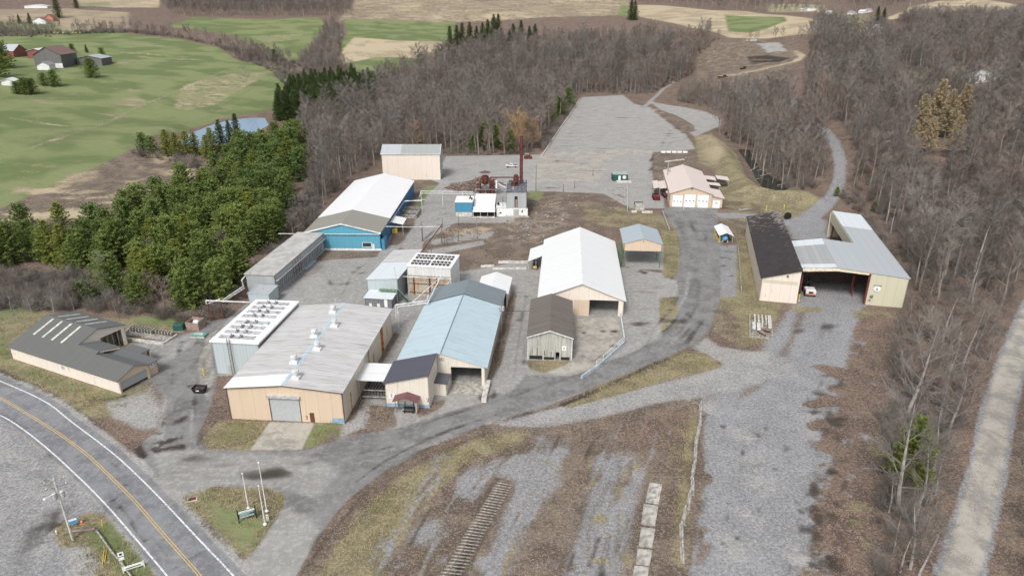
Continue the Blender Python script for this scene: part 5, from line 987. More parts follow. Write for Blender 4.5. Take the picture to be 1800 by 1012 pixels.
s_=MB().box(33.32,33.38,7.5,8.3,1.7,2.7).build('sign_board',M['whited'],t); text(s_,'5',.75,(33.42,7.9,2.2),(rad(90),0,rad(90)),M['black']); b=MB(); [b.tube((31+R.uniform(0,1.2),y,.2),(33,y+R.uniform(-.3,.3),.3+R.random()),.12) for y in np.arange(1,6,.5)]; b.each('stored_lumber',M['bdoor'],t)
b=MB(); [b.box(12,14.2,9.6+k*.5,10+k*.5,0,3.2) for k in range(9)]; b.each('stored_lumber',M['timber'],t); MB().box(12.2,15.2,9.8,11.2,0,2.2).build('stored_boxes',M['red'],t)
b=MB(); [b.box(15.9,16.1,9.7+k*1.2,9.85+k*1.2,0,4) for k in range(4)]; b.each('bay_post',M['timber'],t)
# ---------- farm buildings
def farm(name,label,px,py,ang,W,L,he,hr,rm,wm,group=None,cat='barn',y=None):
    if px<200 and ang==24: ang=8; W*=1.38; L*=1.3; he*=1.15; hr*=1.12
    g=G(px,py); t=thing(name,label,cat,(g[0],g[1],g[2]-.2),rad(ang),group)
    MB().wall((0,0),(W,0),[(0,he),(W/2,hr),(W,he)],z0=-1.5).wall((W,0),(W,L),he,z0=-1.5).wall((W,L),(0,L),[(0,he),(W/2,hr),(W,he)],z0=-1.5).wall((0,L),(0,0),he,z0=-1.5).build('wall',M[wm],t); gable(t,W,L,he,hr,mat=rm,oh=.5,ofr=.6); return t
t=farm('grey_barn','big weathered grey board barn with brown roof and white gable trim in the fields',63,118,24,13.5,20,7.5,12.5,'houseb','woodg'); MB().box(6,18.6,-.15,-.02,-1,2.6).build('stone_base',M['white'],t); MB().box(9,11,-.2,-.16,-.5,2.2).build('door',M['black'],t)
farm('white_milk_house','small white gabled milk house against the grey barn',66,123,24,6,7,3,5,'houser','white',cat='shed')
farm('grey_shed','low pale roofed grey shed right of the big grey barn',136,114,24,13,15,4,6,'roof_galv','woodg',cat='shed')
farm('red_barn','red sided barn with grey metal roof behind the big grey barn',26,101,80,13,22,5,9.5,'roof_galv','red'); farm('red_shed','red shed with white roof between the two barns',50,103,24,8,12,5,6.5,'roof_white','red',cat='shed')
farm('white_farmhouse','white farmhouse with brown roof beyond the farm hedge',58,43,10,14,12,4,7.5,'houseb','white',cat='house'); farm('orange_shed','small shed with an orange front beyond the farm hedge',80,38,10,9,10,4,8,'houseb','salmon',cat='shed')
farm('far_white_house','low white house by the road at the upper left',43,15,5,30,12,3.4,5.2,'roof_white','white',cat='house'); farm('white_garage','small white roofed garage at the left edge below the farm',3,150,15,7,9,2.6,4,'roof_white','white',cat='shed')
t=farm('woods_house','white clapboard house with dark blue roof among the eastern woods',1690,150,-20,16,14,6,9.5,'purplegrey','white',cat='house'); MB().box(2,3,-.1,-.02,1,2.4).box(5,6,-.1,-.02,1,2.4).box(8.6,9.6,-.1,-.02,1,2.4).build('window',M['glass'],t)
t=farm('hill_house','small white two storey house below the dark spruces on the hill',1538,63,30,9,10,6,9.5,'houser','white',cat='house'); MB().box(1.8,2.8,-.1,-.02,2.8,4.2).box(6,7,-.1,-.02,2.8,4.2).build('window',M['glass'],t)
farm('hill_porch','low white addition left of the small hill house',1522,61,30,9,6,2.6,4,'roof_white','white',cat='shed')
for k,(px,py,w_) in enumerate(((1412,20,14),(1425,19,12),(1458,26,7),(1498,26,10),(1518,24,12),(1530,22,8))): farm('distant_house',('long low white house on the far field','pale house next to the long low one on the far field','lone small white shed by the far track','pale house near the far track bend','white long shed on the far lane','small pale cottage at the end of the far lane')[k],px,py,10+k*7,w_,8,3,5,'houser' if k%2 else 'roof_white','white',cat='house')
# ------------------------------------------------------------------ poles, pipes, machines and small things
def gp(px,py): g=G(px,py); return g
def utility_pole(px,py,h,label,arms=1,ang=0,lean=(0,0),xf=0,lamp=False,group=None,m='pole'):
    g=gp(px,py); t=thing('utility_pole',label,'utility pole',g,ang,group)
    MB().tube((0,0,-.3),(lean[0],lean[1],h),.17,.11,8).build('pole',M[m],t)
    for k in range(arms):
        z=h-.4-k*1.0; c=MB().box(-1.3,1.3,-.06,.06,z-.06,z+.06).build('crossarm',M['timberg'],t); c.location=(lean[0],lean[1],0)
        MB().tube((-1.15,0,z+.06),(-1.15,0,z+.3),.05).tube((0,0,z+.06),(0,0,z+.3),.05).tube((1.15,0,z+.06),(1.15,0,z+.3),.05).build('insulator',M['white'],c)
    for k in range(xf): MB().lathe([(.28,0),(.3,.1),(.3,1.0),(.2,1.1)],(.45 if k%2 else -.45,-.1 if k<2 else .4,h-3.2),10).build('transformer',M['galv'],t)
    if lamp: MB().path([(0,0,h-2.6),(-.8,-.2,h-2.3),(-1.5,-.3,h-2.4)],.04).ell((-1.6,-.3,h-2.5),(.22,.22,.16)).build('lamp',M['white'],t)
    return t
utility_pole(128,948,10.6,'tall pale utility pole with two crossarms and a lamp on the gravel by the highway',2,rad(35),(0,0),2,True,m='concw')
utility_pole(488,412,8.5,'thin utility pole at the wood edge behind the long kiln',1,.3,(0,0),1)
utility_pole(881,590,9.5,'dark utility pole with transformers beside the light blue roofed mill',0,.2,(.3,.2),3)
utility_pole(942,337,11,'dark lone pole standing at the rear yard edge behind the boiler tower',0)
utility_pole(1438,124,11,'bare pole near the white clapboard house in the woods',0,.2,m='timberg'); utility_pole(1393,78,11,'utility pole on the far field edge past the dirt clearing',1,.2,m='timberg')
utility_pole(40,20,13,'tall utility pole by the road at the upper left corner',1,m='timberg'); utility_pole(218,12,13,'utility pole among the houses right of the upper left corner',1,m='timberg'); utility_pole(195,40,9,'short pole in the tan field beyond the farm hedge',0,m='timberg')
utility_pole(1476,345,9,'thin bare pole beside the gravel track north of the steel hall',0,m='timberg'); utility_pole(743,424,6.5,'rust brown pole with a yellow base beside the yard lane',0)
# flag poles
for k,(px,py,h) in enumerate(((437,893,6.3),(466,921,6.8),(469,898,8.7))):
    t=thing('flagpole',('shortest bare white flagpole, standing behind the green sign','middle height white flagpole, its base nearest the drive','tallest bare white flagpole, set behind the other one right of the sign')[k],'flagpole',gp(px,py),0,'flagpoles on the sign island')
    MB().lathe([(.28,0),(.3,.12),(.12,.3)],(0,0,0),12).build('base',M['white'],t); MB().tube((0,0,.2),(0,0,h),.09,.05,8).build('pole',M['white'],t); MB().ell((0,0,h+.1),(.13,.13,.13)).build('finial',M['white'],t)
g=gp(436,914); t=thing('company_sign','dark framed entrance sign with white and green panels on the grass island','sign',g,rad(27)); t.scale=(.74,.74,.8)
MB().box(-1.75,-1.55,-.12,.12,0,2.9).box(1.55,1.75,-.12,.12,0,2.9).each('post',M['black'],t); pn=MB().box(-1.55,1.55,-.08,.08,.9,2.5).build('panel',plain('sign_green',(.02,.12,.10),.5),t)
MB().box(-1.5,1.5,-.12,-.085,2.0,2.45).build('name_board',M['white'],pn); b=MB(); [b.box(-1.35,x1,-.12,-.085,z,z+.09) for z,x1 in ((1.75,1.2),(1.5,.4),(1.2,1.3),(1.0,1.3))]; b.build('lettering',M['roof_galvw'],pn); MB().box(-1.3,.2,-.13,-.121,2.1,2.3).build('name_lettering',plain('sign_pale_green',(.45,.55,.50),.5),pn)
g=gp(471,914); t=thing('marker_post','short white leaning marker near the flagpole closest to the drive','post',g,.4); MB().bevbox(-.18,.18,-.12,.12,0,1.1,.08).build('post_body',M['white'],t)
# things at the roadside
t=thing('street_sign','small blue and white sign beside the pale utility pole','sign',gp(131,925),rad(30)); MB().box(-.55,.55,-.04,.04,.5,1.5).build('panel',M['bluetank'],t); MB().box(-.5,.5,-.06,-.045,1.1,1.45).build('white_band',M['whited'],t); MB().tube((-.45,.06,0),(-.45,.06,1.6),.04).tube((.45,.06,0),(.45,.06,1.6),.04).each('leg',M['black'],t)
t=thing('traffic_cone','orange traffic cone on the grass by the highway','cone',gp(144,919),0); MB().box(-.28,.28,-.28,.28,0,.05).build('base',M['orange'],t); MB().lathe([(.2,.05),(.04,.8)],(0,0,0),12).build('cone_body',M['orange'],t); MB().lathe([(.15,.3),(.11,.48)],(0,0,0),12).build('band',M['white'],t)
for k,(px,py,rz,h,l) in enumerate(((180,925,0,1.2,'upright yellow marker post near the traffic cone'),(182,979,1,.3,'left one of two fallen yellow posts on the verge'),(186,977,1,.3,'right one of two fallen yellow posts on the verge'))):
    t=thing('marker_post',l,'post',gp(px,py),0); (MB().tube((0,0,0),(.1,.1,h),.07) if k==0 else MB().tube((-.6,1.3,.1),(.6,-1.3,.14),.06)).build('post_body',M['yellow'],t)
b=MB(); pa=[gp(170,934),gp(182,950),gp(197,972),gp(213,990),gp(232,1016),gp(250,1040)]; t=thing('timber_rail','long low pale timber rail lying along the grass verge','rail',pa[0],0); q=[(p[0]-pa[0][0],p[1]-pa[0][1],.35) for p in pa]
b.path(q,.13); b.build('rail',M['timberg'],t); b=MB(); [b.box(x-.12,x+.12,y-.12,y+.12,0,.5) for x,y,z in q]; b.each('stub_post',M['timber'],t)
pa=[gp(113,938),gp(130,935),gp(168,931)]; t=thing('culvert_log','dark log lying across the grass by the pale utility pole','log',pa[0],0); MB().path([(p[0]-pa[0][0],p[1]-pa[0][1],.2) for p in pa],.28).build('log_body',M['pole'],t)
t=thing('route_sign','small white road marker sign on a thin post by the verge','sign',gp(218,996),rad(28)); MB().tube((0,0,0),(0,0,2.6),.05).build('post',M['galv'],t); MB().box(-.35,.35,-.06,-.03,1.9,2.6).box(-.3,.3,-.06,-.03,1.3,1.75).each('panel',M['whited'],t); MB().box(-.16,.16,-.075,-.061,2.1,2.4).build('mark',M['black'],t)
t=thing('verge_sign','low white board sign on two short posts on the verge','sign',gp(236,1001),rad(28)); MB().box(-1.2,1.2,-.05,.05,.35,.95).build('panel',M['whited'],t); MB().box(-.9,.9,-.07,-.052,.55,.72).build('lettering',M['green2'],t); MB().box(-1.3,-1.18,-.06,.06,0,1.15).box(1.18,1.3,-.06,.06,0,1.15).each('leg',M['white'],t)
t=thing('white_stub','short white pipe stub left of the pale utility pole','post',gp(100,937),0); MB().lathe([(.1,0),(.12,.5),(.05,.6)],(0,0,0),10).build('stub_body',M['white'],t)
t=thing('drain_grate','rusty drain grate in a white frame on the sign island','grate',gp(338,877),rad(20)); MB().box(-.7,.7,-.5,.5,0,.06).build('frame',M['concw'],t); MB().box(-.55,.55,-.38,.38,.06,.1).build('grid',M['rust'],t)
t=thing('dumpster','small black open dumpster on the yard lane by the kiln','dumpster',gp(352,689),rad(-5)); MB().add([(-1,-.6,.1),(1,-.6,.1),(1,.6,.1),(-1,.6,.1),(-1.25,-.85,1.2),(1.25,-.85,1.2),(1.25,.85,1.2),(-1.25,.85,1.2)],[(0,3,2,1),(0,1,5,4),(1,2,6,5),(2,3,7,6),(3,0,4,7)]).build('body',M['black'],t); MB().box(-1.0,1.0,-.65,.65,.85,.9).build('contents',M['brown'],t); MB().box(-.3,.3,-.9,-.78,.7,.85).build('label_plate',M['white'],t)
t=thing('bollard','pale yellow bollard at the corner of the silver kiln','bollard',gp(359,660),0); MB().tube((0,0,0),(0,0,1.6),.16).build('post_body',M['yellow'],t)
t=thing('dock_pit','sunken concrete dock with ribbed lids at the edge of the pine wood','pit',gp(262,590),rad(-14))
MB().box(-6.5,6.5,-3.2,-2.8,0,.6).box(-6.5,-6.1,-2.8,2.6,0,.6).box(6.1,6.5,-2.8,1.5,0,.5).each('curb',M['concw'],t); b=MB(); [b.box(-5.8+k*.8,-5.45+k*.8,.6+(.0 if k<8 else .7),2.2,.1,1.3-(.05*k)) for k in range(14)]; b.each('lid_rib',M['timberg'],t); MB().box(-5.6,5.6,-1.2,.6,.0,.2).build('pit_floor',M['timberg'],t)
t=thing('green_transformer','dark green utility box on the grass near the dock pit','utility box',gp(316,580),.05); MB().bevbox(-1.1,1.1,-.8,.8,0,1.7,.15).build('cabinet',M['green'],t); MB().box(-1.2,1.2,-.9,.9,-.1,.1).build('plinth',M['conc'],t)
t=thing('block_bin','open brown block bin with a white tank at the wood edge','bin',gp(345,576),rad(-12)); MB().box(-1.7,1.7,-1.3,-1.1,0,1.8).box(-1.7,-1.5,-1.1,1.3,0,1.8).box(1.5,1.7,-1.1,1.3,0,2.2).box(-1.5,1.5,1.1,1.3,0,2.2).each('wall',plain('pinkish_block',(.33,.25,.21),.9),t); MB().ell((.2,.1,1.4),(.9,.6,.6)).build('tank',M['white'],t)
t=thing('teal_cover','flat teal hatch cover on the ground near the pipe bridge','hatch',gp(351,590),rad(-6)); MB().box(-1.6,1.6,-.9,.9,.05,.45).build('cover',M['teal'],t); MB().box(-1.7,1.7,-1.1,-.95,0,.2).box(-1.2,1.0,-.4,.4,.46,.55).each('edge',M['concw'],t)
# pipe bridges ---------------------------------------------------------------
def w(px,py,z): x,y=P(px,py,z); return (x,y,z)
def pipes(name,label,paths,legs,r=.16,m='pipew',lm='redox',cat='pipe bridge'):
    t=thing(name,label,cat,(paths[0][0][0],paths[0][0][1],0),0); o=(paths[0][0][0],paths[0][0][1],0)
    sub=lambda p:(p[0]-o[0],p[1]-o[1],p[2])
    for q in paths: MB().path([sub(p) for p in q],r,8).build('pipe',M[m],t)
    for q in legs: MB().path([sub(p) for p in q],r*.8,6).build('support',M[lm],t)
    return t
a=w(362,528,5.5); bb=w(439,531,5.5); c=w(387,525.6,5.2)
pipes('pipe_bridge','white pipe bridge on red legs linking the kilns at the wood edge',[[a,bb],[(a[0],a[1],4.6),a],[(a[0],a[1],4.6),(c[0],c[1],5.2)],[w(392,527,5.2),w(428,503,5.4),w(425,492,7.4),w(432,484,7.4)],[w(392,530,4.8),w(430,506,5.0)]],[[(a[0]+.3,a[1],0),(a[0]+.3,a[1],5.4)],[(c[0],c[1],0),c],[(c[0]-2.2,c[1]-.3,0),(c[0]-2.2,c[1]-.3,.8)],[(a[0]+.3,a[1],1.2),(c[0],c[1],1.0)]])
a=w(695,536,5.6); bb=w(751,528,5.6)
pipes('pipe_bridge','white pipe run between the silver roofed warehouse and the mill',[[(a[0],a[1],0),a,bb,w(753,520,7)],[(a[0]+.5,a[1]-.3,0),(a[0]+.5,a[1]-.3,5.2),(bb[0]+.2,bb[1]-.3,5.2)],[w(751,534,5.5),w(776,484,7.5)]],[[(a[0]+.9,a[1],0),(a[0]+.9,a[1],5.2)]],lm='galv')
a=w(740,444,6.5); bb=w(776,396,6.5); mid=w(757,420,6.5)
pipes('pipe_bridge','sloping red oxide pipe running from the vented kiln to the boiler yard',[[a,bb],[(bb[0],bb[1],6.5),(bb[0],bb[1]+1,6.5)]],[[(mid[0],mid[1],0),mid],[(bb[0],bb[1],0),bb],[(bb[0]+1.4,bb[1],0),(bb[0]+1.4,bb[1],5.4)],[(a[0],a[1],0),a]],m='redox',lm='pole')
pipes('steam_pipe','thin white pipe crossing the lane from the blue warehouse',[[w(678,398,5.8),w(720,399,5.8),w(773,398,5.8)]],[[w(743,424,0),w(741,402,5.8)]],r=.1)
a=w(740,336,5.6); bb=w(831,337,5.2)
pipes('pipe_rack','twin white pipes on posts from the blue warehouse to the boiler yard',[[a,bb],[(a[0],a[1]-.8,5.0),(bb[0],bb[1]-.8,4.6)],[a,(a[0]-.1,a[1]-3,4.2)],[w(711,353,4.6),w(741,353,4.6)]],[[(a[0]+k,a[1],0),(a[0]+k,a[1],5.5)] for k in (.1,8,15.5)]+[[(w(741,353,4.6)[0],w(741,353,4.6)[1],0),w(741,353,4.6)]],r=.13,lm='pipew')
pipes('wire_span','thin dark overhead cable crossing the concrete lane beside the mill',[[w(877,547,4.6),w(918,547,4.6),w(935,547,4.6)]],[[w(935,552,0),w(935,547,4.6)]],r=.06,m='black',lm='black',cat='cable')
# fence posts of the substation
g0=gp(776,432); t=thing('yard_fence','sparse rusty wire fence posts around the stony patch in the yard','fence',(g0[0],g0[1],0),0)
pl=[gp(q,r_) for q,r_ in ((776,428),(781,427),(806,424),(839,419),(838,398),(806,396),(778,402))]
for p in pl: MB().tube((p[0]-g0[0],p[1]-g0[1],0),(p[0]-g0[0],p[1]-g0[1],3.6),.07).build('post',M['rust'],t)
b=MB(); q=[(p[0]-g0[0],p[1]-g0[1]) for p in pl]; [b.path([(x,y,z) for x,y in q],.015,4) for z in (1.2,2.4,3.4)]; b.build('wire',M['galv'],t)
for k,(px,py) in enumerate(((1042,309),(1010,331),(990,338))): utility_pole(px,py,3.2,('thin post on the rear yard slab behind the boiler tower','thin post by the pale slab right of the boiler tower','thin post at the brown field corner near the boiler tower')[k],0)
# vehicles --------------------------------------------------------------------
def pickup(x,y,rz,label):
    t=thing('pickup_truck',label,'pickup truck',(x,y,0),rz); b=MB(); L=5.7
    prof=[(-2.85,.55),(-2.85,1.05),(-.55,1.1),(-.35,1.75),(.95,1.75),(1.5,1.15),(2.75,1.0),(2.85,.6)]
    vs=[(px_,-.95,z) for px_,z in prof]+[(px_,.95,z) for px_,z in prof]; n=len(prof)
    b.add(vs,[tuple(range(n)),tuple(range(2*n-1,n-1,-1))]+[(i,i+n,(i+1)%n+n,(i+1)%n) for i in range(n)]).build('body',M['mwhite'],t)
    MB().box(-2.7,-.65,-.8,.8,1.06,1.1).build('bed',M['black'],t)
    for s_ in (-1,1): MB().box(-.25,.3,s_*.955,s_*.965,1.2,1.62).box(.38,.95,s_*.955,s_*.965,1.2,1.6).each('side_window',M['glass'],t)
    MB().add([(1.0,-.8,1.72),(1.0,.8,1.72),(1.5,.8,1.2),(1.5,-.8,1.2)],[(0,1,2,3)]).build('windscreen',M['glass'],t).location=(.02,0,.02)
    for x_ in (-1.8,1.8):
        for y_ in (-.85,.85): MB().wheel((x_,y_,.4),.4,.28,'y').build('wheel',M['tyre'],t)
    MB().box(2.8,2.88,-.85,-.5,.75,.92).box(2.8,2.88,.5,.85,.75,.92).each('headlight',M['whited'],t); MB().box(-2.95,-2.85,-.9,.9,.5,.68).build('bumper',M['galv'],t); return t
x,y=P(899.5,294); pickup(x,y,rad(180),'white crew cab pickup parked alone on the open rear yard')
def loader(x,y,rz,label,mc,boom=True,s=1.0,mg='mast'):
    t=thing('log_loader',label,'loader',(x,y,0),rz)
    MB().bevbox(-1.2*s,1.2*s,-2.4*s,.2*s,.7*s,1.9*s,.2).build('engine_cover',M[mc],t); MB().bevbox(-.9*s,.9*s,.2*s,1.9*s,.7*s,1.2*s,.1).build('chassis',M['black'],t)
    c=MB().box(-.8*s,.8*s,.1*s,1.4*s,2.95*s,3.1*s); [c.tube((q*.75*s,w_*s,1.2*s),(q*.75*s,w_*s,2.95*s),.06) for q in (-1,1) for w_ in (.2,1.3)]; c.build('cab',M[mc] if not boom else M['black'],t)
    for x_ in (-1.1,1.1):
        for y_ in (-1.4,1.5): MB().wheel((x_*s,y_*s,.7*s),.7*s,.5*s,'x').build('wheel',M['tyre'],t)
    if boom: MB().path([(0,.8*s,2.0*s),(.2*s,2.6*s,3.4*s),(.2*s,4.0*s,1.6*s)],.16).build('boom',M['black'],t); MB().box(-1.0*s,1.0*s,3.9*s,4.3*s,.3*s,1.3*s).build('grapple',M['black'],t)
    MB().box(-.5*s,.5*s,-2.44*s,-2.41*s,1.0*s,1.5*s).build('radiator_grille',M['black'],t); return t
x,y=P(1153,350); loader(x,y,rad(-4),'dark red log loader parked left of the garage','mred'); x,y=P(1170,346); t=loader(x,y,rad(2),'dark forklift with a white tank beside the garage side awning','redox',False,.9); MB().ell((0,-1.3,2.2),(.35,.9,.35)).build('gas_bottle',M['white'],t)
x,y=P(1421,516); t=loader(x,y,rad(-12),'white and faded orange loader parked under the steel hall','mwhite',True,1.05); MB().box(-1.3,1.3,-2.56,-2.5,.65,1.1).build('orange_skirt',M['salmon'],t)
# yellow bollards of the halls
for k,(px,py) in enumerate(((1397,527),(1404,528),(1347,369),(1378,367),(1265,425))):
    t=thing('bollard',('pale yellow bollard against the tar roof shed corner','bright yellow bollard at the foot of the red column','yellow post behind the left end of the torn tar roof','yellow post behind the right end of the torn tar roof','yellow guard post beside the tiny tank shelter')[k],'bollard',(*P(px,py),0),0); MB().tube((0,0,0),(0,0,1.7),.17,.17,10).build('post_body',M['yellow'],t); MB().tube((0,0,0),(0,0,.15),.3,.3,10).build('base',M['concw'],t)
x,y=P(1384,385); t=thing('tyre_stack','black tyre on an axle behind the torn tar roof shed','tyre',(x,y,0),.2); MB().wheel((0,0,1.2),1.2,.8,'y').build('tread',M['tyre'],t); MB().tube((-3,0,1.1),(0,0,1.2),.1).build('axle',M['black'],t)
x,y=P(1308,371); t=thing('log_pile','small grey heap of logs on the grass south of the garage','log pile',(x,y,0),.1); b=MB(); [b.tube((-2.2+R.uniform(-.8,.8),R.uniform(-.5,.5),.15+k*.09),(2.0+R.uniform(-.8,.8),R.uniform(-.5,.5),.2+k*.09),.13) for k in range(7)]; b.build('logs',M['timberg'],t)
x,y=P(1273,366); t=thing('steel_ring','rusty steel ring lying in the grass south of the garage','ring',(x,y,0),0); b=MB(); [b.tube((1.5*math.cos(a),.7*math.sin(a),.1),(1.5*math.cos(a+.4),.7*math.sin(a+.4),.1),.12) for a in np.arange(0,6.28,.4)]; b.build('ring_body',M['rust'],t)
# steel truss pile
x,y=P(1337,575); t=thing('roof_truss_pile','pile of grey white trusses and panels on the grass bank','pile',(x,y,0),rad(-18))
fr=MB().box(-2.6,2.6,-6.3,-6.0,0,.5).box(-2.6,-2.3,-6,6,0,.4).box(2.3,2.6,-6,6,0,.4); [fr.box(-2.3,2.3,-5.6+k*.8,-5.4+k*.8,.05,.25) for k in range(12)]; fr.build('rack_frame',M['timberg'],t)
for k in range(5): q=MB(); x0=-1.5+k*.85; q.path([(x0,-1.5+(k%2)*1.5,.7),(x0+.15,1.5,.85),(x0+.1,5.5,.7)],.22,6).build('curved_beam',M['concw'],t)
MB().box(1.6,2.3,-1.2,5.8,.5,.8).box(-1.9,-1.2,-2.8,1.0,.45,.75).box(-.9,-.1,-2.9,.8,.45,.8).each('panel_sheet',M['pipew'],t); MB().tube((-.8,-3.6,.5),(1.0,-5.4,.5),.12).tube((.4,-2.2,.4),(2,-3,.5),.2).each('steel_bar',M['redox'],t)
# jersey barriers of the storage lot
BR=[((1232,711),(1230.5,749)),((1229,750),(1226.5,767)),((1225.5,767),(1222.5,789)),((1223,789),(1222,815.5)),((1220.5,816),(1216,843)),((1218,845),(1217,871)),((1213,867),(1210,897)),((1205,894),(1200.5,923)),((1197.5,922),(1199,962)),((1199,962),(1200.5,991))]
M['barr']=plain('weathered_concrete',(.44,.42,.39),.9,0,.3,1.5); M['skid']=plain('dull_timber',(.33,.31,.28),.95,0,.35,2.5)
names=['northernmost','second','third','fourth','fifth','sixth','seventh','eighth','ninth','southernmost']
for k,(a,c) in enumerate(BR):
    A=P(*a); C=P(*c); L=math.hypot(C[0]-A[0],C[1]-A[1]); o=thing('concrete_barrier','%s concrete barrier in the crooked row along the storage lot'%(names[k]+(' grey' if k else ' grey')),'barrier',(A[0],A[1],0),math.atan2(C[1]-A[1],C[0]-A[0]),'concrete barriers in a row')
    pr=[(-.3,0),(-.28,.15),(-.12,.35),(-.1,.85),(.1,.85),(.12,.35),(.28,.15),(.3,0)]; n=len(pr); L-=.08
    MB().add([(0,p[0],p[1]) for p in pr]+[(L,p[0],p[1]) for p in pr],[tuple(range(n)),tuple(range(2*n-1,n-1,-1))]+[(i,(i+1)%n,(i+1)%n+n,i+n) for i in range(n)]).build('barrier_body',M['barr'],o)
# concrete slabs
SL=[[(785,472),(858,485),(847,540),(772,528)],[(771,530),(846,542),(838,598),(762,585)],[(750,592),(835,605),(818,725),(737,712)],[(735,725),(818,735),(802,848),(722,836)],[(714,848),(802,858),(786,948),(706,938)],[(697,944),(784,954),(770,1040),(684,1030)]]
for k,q in enumerate(SL):
    pts=[P(900+u/3.244,700+v/3.244,.3) for u,v in q]; cx=sum(p[0] for p in pts)/4; cy=sum(p[1] for p in pts)/4
    b=MB().slab([((p[0]-cx)*.98,(p[1]-cy)*.93,.22) for p in pts[::-1]],.22); o=b.build('concrete_slab',M['conc' if k>1 else 'barr']); o.location=(cx,cy,0); props(o,'%s flat concrete slab in the line beside the leaf strip'%('topmost broken','second broken','third','fourth','fifth','lowest')[k],'slab','flat concrete slabs in a line')
# skid timbers
TL=P(873,848),P(901,853); BLc=P(762,1030),P(800,1034)
n=36
for k in range(n):
    f=k/(n-1); f2=f
    A=(TL[0][0]+(BLc[0][0]-TL[0][0])*f2,TL[0][1]+(BLc[0][1]-TL[0][1])*f2); C=(TL[1][0]+(BLc[1][0]-TL[1][0])*f2,TL[1][1]+(BLc[1][1]-TL[1][1])*f2)
    L=math.hypot(C[0]-A[0],C[1]-A[1]); o=MB().box(0,L,-.075,.075,.0,.10).build('skid_timber',M['skid']); o.location=(A[0]+R.uniform(-.12,.12),A[1],0); o.rotation_euler=(0,0,math.atan2(C[1]-A[1],C[0]-A[0])+R.uniform(-.03,.03)); props(o,'grey timber skid laid crosswise in the ladder row on the gravel','timber','skid timbers laid like a ladder')
# blocks behind the garage and concrete curbs
for k in range(5):
    x,y=P(1162+k*9.6,268.5); o=MB().box(0,2.2,-.4,.4,0,.8).build('concrete_block',M['whited']); o.location=(x,y,zat(x,y)); props(o,('first','second','third','fourth','fifth')[k]+' white block from the west in the row behind the garage','concrete block','white blocks in a row')
for (pts,l,h) in (([(1169,285),(1202,281)],'long pale concrete curb in the brown strip behind the garage',.4),([(1110,373),(1119,373)],'short white curb block near the sloped concrete bunker',.6),([(1128,374),(1147,374)],'longer white curb block near the sloped concrete bunker',.6),([(845,469),(869,468)],'short pale beam lying in the field left of the white shed',.4),([(876,462),(928,462)],'long pale beam lying nearest the white side awning',.5),([(866,473),(925,472)],'low dark capped beam left of the white side awning',.3)):
    A=P(*pts[0]); C=P(*pts[1]); L=math.hypot(C[0]-A[0],C[1]-A[1]); o=MB().box(0,L,-.5,.5,0,h).build('concrete_curb',M['concw']); o.location=(A[0],A[1],0); o.rotation_euler=(0,0,math.atan2(C[1]-A[1],C[0]-A[0])); props(o,l,'curb')
x,y=P(1124,368); t=thing('concrete_bunker','sloped concrete bunker box on the apron west of the garage','bunker',(x,y,0),.02); MB().add([(-1.7,-1,0),(1.7,-1,0),(1.7,2.6,0),(-1.7,2.6,0),(-1.5,-.8,1.4),(1.5,-.8,1.4),(1.4,2.2,1.9),(-1.4,2.2,1.9)],[(4,5,6,7),(0,1,5,4),(1,2,6,5),(2,3,7,6),(3,0,4,7)]).build('bunker_body',M['conc'],t); MB().box(-1.6,1.6,2.62,2.8,0,2.1).build('rear_wall',M['black'],t)
# guard rail and retaining wall by the drive
for pts,l,m_ in (([(1101,322),(1103,345),(1102,372)],'low white retaining wall west of the loader apron','concw'),([(1164,374),(1169,388),(1176,406)],'short galvanised guard rail at the bend of the drive','galv'),([(1296,434),(1299,470),(1302,515)],'low stone edging along the gravel strip by the tar roof shed','timberg')):
    gg=[P(*p) for p in pts]; t=thing('low_wall' if m_!='galv' else 'guard_rail',l,'wall' if m_!='galv' else 'guard rail',(gg[0][0],gg[0][1],0),0); b=MB(); q=[(p[0]-gg[0][0],p[1]-gg[0][1]) for p in gg]
    for a,c in zip(q[:-1],q[1:]): b.wall(a,c,.8,th=.22,z0=.35 if m_=='galv' else 0)
    b.build('rail' if m_=='galv' else 'wall',M[m_],t)
    if m_=='galv': MB().box(-.1,.1,-.1,.1,0,.7).box(q[1][0]-.1,q[1][0]+.1,q[1][1]-.1,q[1][1]+.1,0,.7).box(q[2][0]-.1,q[2][0]+.1,q[2][1]-.1,q[2][1]+.1,0,.7).each('post',M['timberg'],t)
# far lot edge wall
gg=[G(1019,175),G(1003,200),G(985,225),G(965,255),G(952,275)]; t=thing('lot_kerb_wall','long pale kerb wall along the west edge of the far lot','wall',gg[0],0); b=MB()
for a,c in zip(gg[:-1],gg[1:]): b.wall((a[0]-gg[0][0],a[1]-gg[0][1]),(c[0]-gg[0][0],c[1]-gg[0][1]),.7,th=.5)
b.build('wall',M['concw'],t)
b=MB(); t=thing('lumber_stickers','rusty piece of machinery at the corner of the far lot','machine',G(928,279),0); MB().box(-2,2,-1,1,0,1.2).box(-1,1.2,-.8,.8,1.2,2).build('frame',M['rust'],t); MB().box(-1.6,.4,-.5,.5,2,2.7).build('tank',M['timber'],t)
